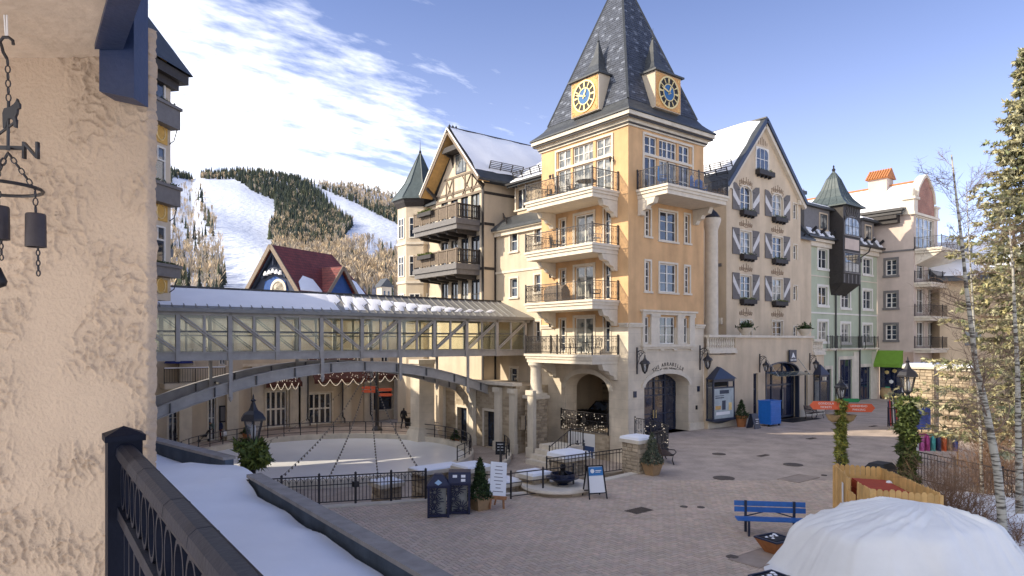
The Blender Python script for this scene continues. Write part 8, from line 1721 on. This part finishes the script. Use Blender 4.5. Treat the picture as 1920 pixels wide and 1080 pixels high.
# string lights from the bridge crown to the front railing
an = at(693, 686, 41.0)
for i, (px, py, Y) in enumerate(((525,896,23.0),(617,893,23.6),(709,893,24.3),(790,884,25.4),(440,858,33.0))):
    e = Vector(at(px, py, Y)); a_ = Vector(an); root = thing('string_light', e, ('leftmost string of bulbs sloping down over the ice from the bridge','second string of bulbs sloping down over the ice','third string of bulbs sloping down over the ice','rightmost string of bulbs sloping down over the ice','string of bulbs running to the far left of the rink')[i], 'string lights', 'strings of bulbs over the rink')
    pth = [a_.lerp(e, t)-Vector((0,0,.55*math.sin(math.pi*t))) for t in [j/24 for j in range(25)]]; part('cable', IRON, root, lambda b: b.tube(pth, .008, 3)); bl = MB(); n = int((a_-e).length/.42)
    for k in range(n): t = (k+.5)/n; p = a_.lerp(e, t)-Vector((0,0,.55*math.sin(math.pi*t)+.05)); bl.lathe([(.001,-.06),(.042,-.02),(.02,.04)], p, 5)
    tag(bl.build('bulbs', M('small_bulbs', (.22,.19,.15), .3, .1), root, fix=False), kind='stuff')
# ================================================================ SHOP CLUTTER AND RIGHT-HAND SIDE
g = gp(1682, 800, 0); sk = thing('ski_rack', g, 'rack of upright skis in front of the far shop', 'rack'); part('frame', IRON, sk, lambda b: (b.bar(Vector(g)-CAMX*.6, Vector(g)-CAMX*.6+Vector((0,0,1.3)), .05), b.bar(Vector(g)+CAMX*.6, Vector(g)+CAMX*.6+Vector((0,0,1.3)), .05), b.bar(Vector(g)-CAMX*.6+Vector((0,0,1.2)), Vector(g)+CAMX*.6+Vector((0,0,1.2)), .05), b.bar(Vector(g)-CAMX*.6+Vector((0,0,.2)), Vector(g)+CAMX*.6+Vector((0,0,.2)), .05)))
SKC = [M('ski_%s' % n_, c_, .4) for n_, c_ in (('navy',(.02,.03,.08)),('red',(.45,.03,.03)),('black',(.02,.02,.02)),('white',(.6,.6,.6)))]
for k in range(11): c = Vector(g)-CAMX*.5+CAMX*.1*k; part('ski', SKC[k % 4], sk, lambda b: b.bar(c+Vector((0,0,.05)), c+Vector((SN*.15,CS*.15,1.65+.1*(k % 3))), .075, .02))
g = gp(1752, 872, 0); ck = thing('clothes_rack', g, 'clothes rail hung with bright jackets behind the shrubs', 'rack'); W_ = 1.05
part('rail', WOODN, ck, lambda b: (b.bar(Vector(g)-CAMX*W_+Vector((0,0,1.45)), Vector(g)+CAMX*W_+Vector((0,0,1.45)), .05), b.bar(Vector(g)-CAMX*W_, Vector(g)-CAMX*W_+Vector((0,0,1.45)), .05), b.bar(Vector(g)+CAMX*W_, Vector(g)+CAMX*W_+Vector((0,0,1.45)), .05)))
for k, (n_, c_) in enumerate((('white',(.7,.7,.72)),('pink',(.62,.16,.42)),('magenta',(.45,.08,.25)),('teal',(.10,.42,.40)),('navy',(.05,.06,.14)),('orange',(.75,.13,.04)),('tan',(.4,.3,.2)),('blue',(.06,.13,.45)))):
    c = Vector(g)+CAMX*(-.9+.25*k)+Vector((0,0,1.42)); v = Vector((SN,CS,0)); jk = thing('jacket', c-Vector((0,0,.8)), f'{n_} jacket hanging on the clothes rail', 'jacket', 'jackets on the clothes rail'); CM = M('cloth_'+n_, c_, .8, .15, 8)
    part('body', CM, jk, lambda b: b.prism([c-CAMX*.03-v*.05,c-CAMX*.09-v*.2+Vector((0,0,-.12)),c-CAMX*.10-v*.2+Vector((0,0,-.75)),c+CAMX*.08-v*.2+Vector((0,0,-.78)),c+CAMX*.09-v*.2+Vector((0,0,-.12)),c+CAMX*.03-v*.05], v*.38)); part('sleeve', CM, jk, lambda b: b.tube([c-v*.18+Vector((0,0,-.12)), c-v*.26-CAMX*.06+Vector((0,0,-.4)), c-v*.24-CAMX*.02+Vector((0,0,-.72))], [.07,.06,.045], 6)); part('hanger', IRON, jk, lambda b: b.tube([c, c+Vector((0,0,.06))], .01, 4))
pst = gp(1728, 815, 0); ps = thing('shop_banner_stand', pst, 'dark blue printed stand behind the clothes rail', 'sign'); part('panel', M('stand_blue', (.03,.05,.2), .6, .5, 3), ps, lambda b: b.prism([Vector(pst)-CAMX*.55+Vector((0,0,.3)), Vector(pst)+CAMX*.55+Vector((0,0,.3)), Vector(pst)+CAMX*.55+Vector((0,0,1.9)), Vector(pst)-CAMX*.55+Vector((0,0,1.9))], Vector((SN,CS,0))*.05)); part('post', IRON, ps, lambda b: b.tube([pst, Vector(pst)+Vector((0,0,.35))], .04, 6))
# stone piers of the lodge entrance and the lodge
pier(at(1735, 700, 43)[:2], 2.1, 1.6, 0, 3.9, 'large coursed stone pier with snowy cap below the grey pink house', 41, .22, 'stone piers of the lodge'); pier(at(1800, 700, 40)[:2], 1.7, 1.6, 0, 3.9, 'large coursed stone pier with snowy cap behind the birch', 42, .22, 'stone piers of the lodge')
ld = thing('tan_lodge', at(1880, 640, 62), 'tan lodge with snowy roof and timber gable behind the spruce', 'building'); lo_ = Vector(at(1762, 640, 66)); LX = CAMX; LY = Vector((SN,CS,0))
def LP(x, y, z): q_ = lo_+LX*x+LY*y; return (q_.x, q_.y, z)
LOD = M('lodge_stucco', (.60,.47,.32), .9, .07, 1, .2, 60, streak=.1)
part('wall', LOD, ld, lambda b: b.prism([LP(0,0,0),LP(34,-10,0),LP(34,6,0),LP(0,16,0)], (0,0,11.6))); part('roof', ROOFG, ld, lambda b: b.prism([LP(-.8,-1.0,11.6),LP(34,-11.2,11.6),LP(34,-2,15.6),LP(-.8,6,15.6)], (0,0,-.3))); part('roof_snow', SNOW, ld, lambda b: b.prism([LP(-.6,-.6,11.95),LP(34,-10.8,11.95),LP(34,-2,15.9),LP(-.6,6,15.9)], (0,0,-.3)))
part('gable', LOD, ld, lambda b: b.prism([LP(3,-2.2,8),LP(12,-4.8,8),LP(12,-4.8,10.2),LP(7.5,-3.5,13.2),LP(3,-2.2,10.2)], LY*2)); part('gable_roof', BROWNT, ld, lambda b: (b.bar(LP(1.5,-2.4,9.0),LP(7.5,-4.1,13.4), .6, .35), b.bar(LP(7.5,-4.1,13.4),LP(13.5,-5.8,9.0), .6, .35))); part('post', BROWNT, ld, lambda b: b.box(LP(4.6,-2.9,0)[0]-.25, LP(4.6,-2.9,0)[0]+.25, LP(4.6,-2.9,0)[1]-.25, LP(4.6,-2.9,0)[1]+.25, 0, 9.6))
for x in (2, 9, 13, 17, 21): part('window', GL, ld, lambda b: b.prism([LP(x,-.02-x*.294-.06,5.2),LP(x+1.3,-.02-(x+1.3)*.294-.06,5.2),LP(x+1.3,-.02-(x+1.3)*.294-.06,7.2),LP(x,-.02-x*.294-.06,7.2)], LY*.05)); part('window_frame', BROWNT, ld, lambda b: b.bar(LP(x-.1,-.02-x*.294-.09,7.25),LP(x+1.4,-.02-(x+1.4)*.294-.09,7.25), .12))
# iron fence on the right with snow bank
fpts = [Vector(at(1716, 905, 27.0)), Vector(at(1790, 915, 25.2)), Vector(at(1880, 925, 23.2)), Vector(at(1990, 930, 21.5))]; fpts = [Vector((p.x, p.y, .1)) for p in fpts]; rf = thing('garden_railing', fpts[1], 'dark iron railing behind the bare shrubs at right', 'railing'); rails(rf, fpts, 1.15, .15, scroll=False, post=.06, band=.2)
sb = MB(); n_ = 30; vs = []
for i in range(n_+1):
    for j in range(n_+1):
        x = 12.0+13*i/n_; y = 13.5+11.5*j/n_; e = min(1, i/3.5)*min(1, j/3, (n_-j)/3); vs.append(P3(x+(.3*math.sin(j*.9) if i == 0 else 0)+max(0,(18.2-y))*.45, y, .03+e*(.28+.16*mn.noise(Vector((x*.6,y*.6,5)))+.05*mn.noise(Vector((x*2,y*2,5))))))
sb.add(vs, [(i*(n_+1)+j, (i+1)*(n_+1)+j, (i+1)*(n_+1)+j+1, i*(n_+1)+j+1) for i in range(n_) for j in range(n_)]); tag(sb.build('snow_bank', SNOW, smooth=True, fix=False), kind='structure')
# ================================================================ TREES AND SHRUBS
BIR = bpy.data.materials.new('birch_bark'); BIR.use_nodes = True; n_ = BIR.node_tree.nodes; l_ = BIR.node_tree.links
g_ = n_.new('ShaderNodeNewGeometry'); mp_ = n_.new('ShaderNodeMapping'); mp_.inputs['Scale'].default_value = (3, 3, 16); l_.new(g_.outputs['Position'], mp_.inputs[0]); t_ = n_.new('ShaderNodeTexNoise'); t_.inputs['Scale'].default_value = 1.0; t_.inputs['Detail'].default_value = 4; l_.new(mp_.outputs[0], t_.inputs['Vector'])
r_ = n_.new('ShaderNodeValToRGB'); r_.color_ramp.elements[0].position = .40; r_.color_ramp.elements[0].color = (.06,.05,.04,1); r_.color_ramp.elements[1].position = .52; r_.color_ramp.elements[1].color = (.38,.36,.30,1); l_.new(t_.outputs[0], r_.inputs[0]); l_.new(r_.outputs[0], n_['Principled BSDF'].inputs['Base Color']); n_['Principled BSDF'].inputs['Roughness'].default_value = .8
def twigs(b, p, d, ln, r, depth, rr, up=.25):
    d = Vector(d).normalized(); p = Vector(p); n = 4; pts = [p]; rs = [r]
    for k in range(n):
        d = (d+Vector((rr.gauss(0,.16), rr.gauss(0,.16), rr.gauss(0,.12)+up*.15))).normalized(); pts.append(pts[-1]+d*ln/n); rs.append(r*(1-.75*(k+1)/n))
    b.tube(pts, rs, 4 if r < .02 else 6)
    if depth:
        for k in range(1, n+1):
            for _ in range(2 if depth > 1 else rr.choice((1,2))):
                e = (d+Vector((rr.gauss(0,.75), rr.gauss(0,.75), rr.gauss(.1,.5)))).normalized(); twigs(b, pts[k], e, ln*rr.uniform(.35,.62), max(.004, rs[k]*.6), depth-1, rr, up)
def birch(path, r0, lab, seed, nb=26, depth=2, bl=1.5):
    rr = random.Random(seed); pts = [Vector(p) for p in path]; root = thing('birch_tree', pts[0], lab, 'tree', 'bare birch trees on the right')
    n = len(pts); rs = [r0*(1-.86*i/(n-1)) for i in range(n)]; part('trunk', BIR, root, lambda b: b.tube(pts, rs, 10), smooth=True)
    b = MB()
    for k in range(nb):
        t = rr.uniform(.22, .99)*(n-1); i = min(n-2, int(t)); p = pts[i].lerp(pts[i+1], t-i); rr_ = rs[i]*.45; a_ = rr.uniform(0, 6.28); f = t/(n-1)
        twigs(b, p, (math.cos(a_), math.sin(a_), rr.uniform(.25,.9)), bl*(1.15-.6*f)*rr.uniform(.6,1.2), max(.007, rr_*.5), depth, rr)
    tag(b.build('branches', TWIG, root, fix=False), kind='stuff'); return root
Yb = 17.8
birch([at(x, y, Yb+dy) for x, y, dy in ((1882,1048,0),(1878,960,0),(1870,880,.1),(1855,800,.2),(1843,740,.3),(1830,690,.3),(1822,620,.4),(1812,540,.5),(1803,450,.6),(1792,360,.7),(1784,290,.8))], .125, 'leaning birch with banded white trunk at the right', 3, 34, 2, 1.25)
birch([at(x, y, 21.0) for x, y in ((1912,985),(1911,900),(1909,800),(1908,700),(1903,600),(1899,500),(1893,430))], .12, 'second pale birch trunk cut by the right edge', 5, 26, 2, 1.3)
birch([at(x, y, 24.0) for x, y in ((1842,930),(1838,800),(1830,680),(1822,540),(1815,420),(1812,340))], .06, 'thin bare sapling between the birch and the lamp post', 8, 26, 2, 1.3)
# spruce
def spruce(c, h, r, lab, seed, nwh=34, mat=None, zlow=1.2):
    rr = random.Random(seed); root = thing('spruce_tree', c, lab, 'tree'); part('trunk', BARK, root, lambda b: b.tube([(c[0],c[1],c[2]),(c[0]+.05,c[1],c[2]+h*.5),(c[0],c[1],c[2]+h)], [.24,.16,.03], 8))
    nb = MB(); lb = MB()
    for w_ in range(nwh):
        z = zlow+(h-zlow-.3)*(w_/(nwh-1)); f = (h-z)/(h-zlow); L0 = r*(f**.85)*rr.uniform(.72,1.1)+.12; m = 6+int(4*f)
        for k in range(m):
            a_ = k*6.283/m+rr.uniform(-.3,.3); ln = L0*rr.uniform(.6,1.15); dv = Vector((math.cos(a_), math.sin(a_), 0)); pts = []
            for j in range(6): t = j/5; pts.append(Vector((c[0],c[1],c[2]+z))+dv*ln*t+Vector((0,0,-.38*ln*t+.30*ln*t*t)))
            nb.tube(pts, [.03*(1-t*.16)*max(.35, f) for t in range(6)], 4)
            for j in range(1, 6):
                for _ in range(5):
                    p = pts[j-1].lerp(pts[j], rr.random()); sd = Vector((-dv.y, dv.x, 0))*rr.choice((-1,1)); e = (dv*.6+sd*rr.uniform(.3,1)+Vector((0,0,rr.uniform(-.5,.1)))).normalized(); tl = (.22+.30*(1-j/6))*min(1, .5+f)*rr.uniform(.7,1.2); lb.cur = (TG+[(1.6,1.6,1.6),(2.0,2.0,1.9)])[rr.randrange(7)]
                    nq = 8
                    for q_ in range(nq):
                        o = p+e*tl*(q_+.5)/nq; s2 = Vector((rr.gauss(0,1),rr.gauss(0,1),rr.gauss(0,1))).normalized(); x_ = e.cross(s2).normalized()*.085; lb.add([o-x_*.5, o+s2*.15+e*.08, o+x_*.5+e*.03], [(0,1,2)])
    tag(nb.build('branches', BARK, root, fix=False), kind='stuff'); tag(lb.build('needles', mat or NEEDLE, root, fix=False), kind='stuff'); return root
SPM = M('golden_spruce_needles', (.25,.235,.15), .75, .35, 3, attr=True)
g = at(1935, 640, 25.0); spruce((g[0], g[1], 0), 16.6, 4.0, 'tall golden green spruce cut by the right edge', 2, 40, SPM, 2.4)
g = at(1985, 640, 31.0); spruce((g[0], g[1], 0), 12.0, 3.6, 'second spruce behind the tall one at the right edge', 5, 26, SPM)
# bare shrubs
for i, (px, py, Y, h_, n_s, lab) in enumerate(((1790,985,19.6,1.9,34,'bare brown shrub between the fence and the birch'),(1835,990,19.0,1.6,26,'bare shrub at the foot of the leaning birch'),(1770,940,22.5,1.6,26,'bare shrub just right of the cedar fence'),(1850,930,24.5,2.4,30,'tall tangled bare shrub behind the garden railing'),(1905,930,23.5,2.6,30,'tangled bare shrub at the right edge'),(1870,860,29.5,3.0,30,'tall bare shrub in front of the lodge piers'),(1895,1000,18.2,.8,14,'small dry plant in the snow by the birch'))):
    rr = random.Random(60+i); c = Vector(at(px, py, Y)); c.z = .12; root = thing('bare_shrub', c, lab, 'shrub', 'bare shrubs on the right'); b = MB()
    for k in range(n_s): a_ = rr.uniform(0, 6.28); twigs(b, c+Vector((rr.gauss(0,.18), rr.gauss(0,.18), 0)), (math.cos(a_)*.55, math.sin(a_)*.55, 1), h_*rr.uniform(.55,1.0), .013, 2 if k % 2 else 1, rr, .2)
    tag(b.build('twigs', M('shrub_twigs', (.21,.125,.075), .9, .25, 8), root, fix=False), kind='stuff')
# dry bedding under the shrubs
b = MB(); rr = random.Random(9)
for _ in range(2600):
    x, y = rr.gauss(13.1, .9), rr.gauss(20.3, 1.0); p = Vector(P3(x, y, .3+rr.uniform(0,.12))); e = Vector((rr.gauss(0,1), rr.gauss(0,1), rr.gauss(0,.3))).normalized(); s2 = e.cross(Vector((0,0,1))).normalized(); b.add([p-s2*.012, p+e*.14, p+s2*.012], [(0,1,2)])
tag(b.build('dry_bedding', M('dry_litter', (.11,.07,.045), .95, .3, 6)), 'dark dry plant litter around the shrubs', 'litter', kind='stuff')
# ================================================================ PEOPLE
def person(g, rz, h, lab, jacket, trousers, pose, hair=(.03,.022,.018)):
    k = h/1.75; J = {}
    J.update(pel=(0,0,.95), sp=(0,.0,1.18), ch=(0,.0,1.38), nk=(0,.0,1.52), hd=(0,-.02,1.63), ht=(0,-.01,1.74), hl=(-.10,0,.90), kl=(-.12,.02,.50), al=(-.12,.03,.09), tl=(-.13,-.14,.04), hr=(.10,0,.90), kr=(.12,-.04,.50), ar=(.12,.06,.09), tr=(.13,-.10,.04), sl=(-.19,0,1.42), el=(-.26,.03,1.14), wl=(-.25,-.05,.90), fl=(-.24,-.09,.80), sr=(.19,0,1.42), er=(.26,.03,1.14), wr=(.25,-.05,.90), fr=(.24,-.09,.80))
    J.update(pose)
    names = list(J); E_ = [('pel','sp'),('sp','ch'),('ch','nk'),('nk','hd'),('hd','ht'),('pel','hl'),('hl','kl'),('kl','al'),('al','tl'),('pel','hr'),('hr','kr'),('kr','ar'),('ar','tr'),('ch','sl'),('sl','el'),('el','wl'),('wl','fl'),('ch','sr'),('sr','er'),('er','wr'),('wr','fr')]
    rad = dict(pel=.15,sp=.145,ch=.165,nk=.06,hd=.095,ht=.06,hl=.10,kl=.075,al=.055,tl=.045,hr=.10,kr=.075,ar=.055,tr=.045,sl=.085,el=.06,wl=.045,fl=.035,sr=.085,er=.06,wr=.045,fr=.035)
    me = bpy.data.meshes.new('body'); me.from_pydata([tuple(q*k for q in J[n]) for n in names], [(names.index(a), names.index(b_)) for a, b_ in E_], []); ob = bpy.data.objects.new('tmp', me); COL.objects.link(ob)
    sm = ob.modifiers.new('s', 'SKIN'); me.skin_vertices[0].data[0].use_root = True
    for i, n in enumerate(names): me.skin_vertices[0].data[i].radius = (rad[n]*k*(1.12 if n in ('pel','sp','ch') else 1), rad[n]*k*(.72 if n in ('pel','sp','ch') else 1))
    ob.modifiers.new('d', 'SUBSURF').levels = 1; bpy.context.view_layer.update()
    m2 = bpy.data.meshes.new_from_object(ob.evaluated_get(bpy.context.evaluated_depsgraph_get())); bpy.data.objects.remove(ob)
    m2.materials.clear(); skin = M('skin', (.45,.27,.19), .6, .05); jm = M('cloth_%.2f%.2f' % jacket[:2], jacket, .8, .12, 8); tm = M('cloth_t%.2f%.2f' % trousers[:2], trousers, .8, .12, 8); hm = M('hair_dark', hair, .7, .1); shoe = M('shoe_black', (.015,.015,.015), .6, .1)
    for q in (jm, tm, skin, hm, shoe): m2.materials.append(q)
    hd, wl_, wr_ = [Vector(J[n])*k for n in ('hd','fl','fr')]; pz = J['pel'][2]*k
    for p in m2.polygons:
        c = p.center
        if (c-hd).length < .17*k and c.z > J['nk'][2]*k: p.material_index = 3 if (c.z > hd.z+.03*k or c.y > hd.y+.03*k) else 2
        elif (c-wl_).length < .075*k or (c-wr_).length < .075*k: p.material_index = 2
        elif c.z < .10*k: p.material_index = 4
        elif c.z < pz-.02*k and abs(c.x) < .21*k: p.material_index = 1
        else: p.material_index = 0
        p.use_smooth = True
    m2.name = 'person'; o = bpy.data.objects.new('person', m2); COL.objects.link(o); o.location = g; o.rotation_euler = (0,0,rz); tag(o, lab, 'person', 'people in the rink court'); return o
g = gp(757, 804, -1.5); person(g, 2.2, 1.72, 'person in dark clothes standing with legs apart near the black cart', (.018,.018,.022), (.02,.02,.026), dict(kl=(-.13,-.10,.52), al=(-.13,-.14,.09), tl=(-.14,-.30,.05), kr=(.12,.06,.50), ar=(.13,.26,.12), tr=(.13,.12,.05), el=(-.27,.06,1.14), wl=(-.22,-.16,1.02), fl=(-.20,-.22,1.0)))
g = gp(770, 803, -1.5); kt = thing('black_trolley', g, 'black trolley box beside the person in dark clothes', 'trolley'); part('box', BLACK, kt, lambda b: b.box(g[0]-.35,g[0]+.35,g[1]-.3,g[1]+.3,-1.3,-.65)); part('handle', BLACK, kt, lambda b: b.tube([(g[0]-.3,g[1]+.28,-.65),(g[0]-.3,g[1]+.35,-.3),(g[0]+.3,g[1]+.35,-.3),(g[0]+.3,g[1]+.28,-.65)], .025, 6)); [part('wheel', STEEL, kt, lambda b: b.tube([(g[0]+s*.28,g[1]-.3,-1.4),(g[0]+s*.28,g[1]-.24,-1.4)], .1, 10)) for s in (-1,1)]
g = gp(398, 826, -1.5); person(g, -.6, 1.55, 'person in grey green jacket bending over a stroller', (.14,.19,.17), (.03,.045,.09), dict(sp=(0,-.10,1.14), ch=(0,-.24,1.28), nk=(0,-.34,1.38), hd=(0,-.42,1.45), ht=(0,-.47,1.54), sl=(-.19,-.24,1.32), sr=(.19,-.24,1.32), el=(-.22,-.36,1.08), wl=(-.18,-.52,.98), fl=(-.16,-.58,.95), er=(.22,-.36,1.08), wr=(.18,-.52,.98), fr=(.16,-.58,.95)))
gs = Vector(g)+Vector((-.65,-.25,0)); sr = thing('stroller', gs, 'small dark stroller in front of the bending person', 'stroller'); part('seat', BLACK, sr, lambda b: b.prism([(gs.x-.3,gs.y-.22,-1.1),(gs.x+.15,gs.y-.22,-1.15),(gs.x+.35,gs.y-.22,-.7),(gs.x+.25,gs.y-.22,-.65),(gs.x+.05,gs.y-.22,-1.0)], (0,.44,0))); part('handle', IRON, sr, lambda b: (b.tube([(gs.x-.35,gs.y-.22,-1.4),(gs.x+.55,gs.y-.22,-.55)], .02, 5), b.tube([(gs.x-.35,gs.y+.22,-1.4),(gs.x+.55,gs.y+.22,-.55)], .02, 5), b.tube([(gs.x+.55,gs.y-.22,-.55),(gs.x+.55,gs.y+.22,-.55)], .02, 5)))
for sx_ in (-.35, .3):
    for sy_ in (-.22, .22): part('wheel', BLACK, sr, lambda b: b.tube([(gs.x+sx_,gs.y+sy_-.02,-1.38),(gs.x+sx_,gs.y+sy_+.02,-1.38)], .11, 10))
g = gp(412, 826, -1.5); person(g, -.9, 1.5, 'person in navy jacket and maroon trousers with white bag', (.03,.04,.10), (.10,.03,.035), dict(er=(.29,-.04,1.16), wr=(.33,-.14,.98), fr=(.33,-.18,.9)))
c = Vector(g)+Vector((.22,-.34,.55)); bg_ = thing('white_bag', c, 'white bag held by the person in navy', 'bag'); part('sack', PAPER, bg_, lambda b: b.lathe([(.08,-.26),(.20,-.2),(.22,0),(.14,.16),(.05,.2)], c, 10), smooth=True); part('strap', PAPER, bg_, lambda b: b.tube([c+Vector((-.05,0,.18)), c+Vector((0,0,.26)), c+Vector((.05,0,.18))], .012, 5))
# café furniture and red closed parasol at far left
g = gp(323, 822, -1.5); pr_ = thing('closed_parasol', g, 'closed red parasol at the far left café terrace', 'umbrella'); part('pole', IRON, pr_, lambda b: b.tube([g, (g[0],g[1],1.1)], .03, 6)); part('canopy', M('red_canvas', (.45,.05,.03), .8), pr_, lambda b: b.lathe([(.14,.35),(.2,.5),(.12,1.6),(.02,2.5)], g, 8))
for i, (px, py) in enumerate(((312,833),(336,832),(352,826))): g = gp(px, py, -1.5); patio_chair((g[0], g[1], -1.5), i*1.1, NAVY, ('dark café chair below the red parasol','dark café chair right of the red parasol','rightmost dark café chair by the rink railing')[i])
g = gp(356, 795, -1.5); ab2 = thing('sandwich_board', g, 'black sandwich board outside the far left café', 'sign', 'folding signboards')
for s in (-1, 1): part('panel', BLACK, ab2, lambda b: b.prism([(g[0]-.35,g[1]+s*.3,-1.5),(g[0]+.35,g[1]+s*.3,-1.5),(g[0]+.35,g[1]+s*.03,-.45),(g[0]-.35,g[1]+s*.03,-.45)], (0,.04*s,0)))
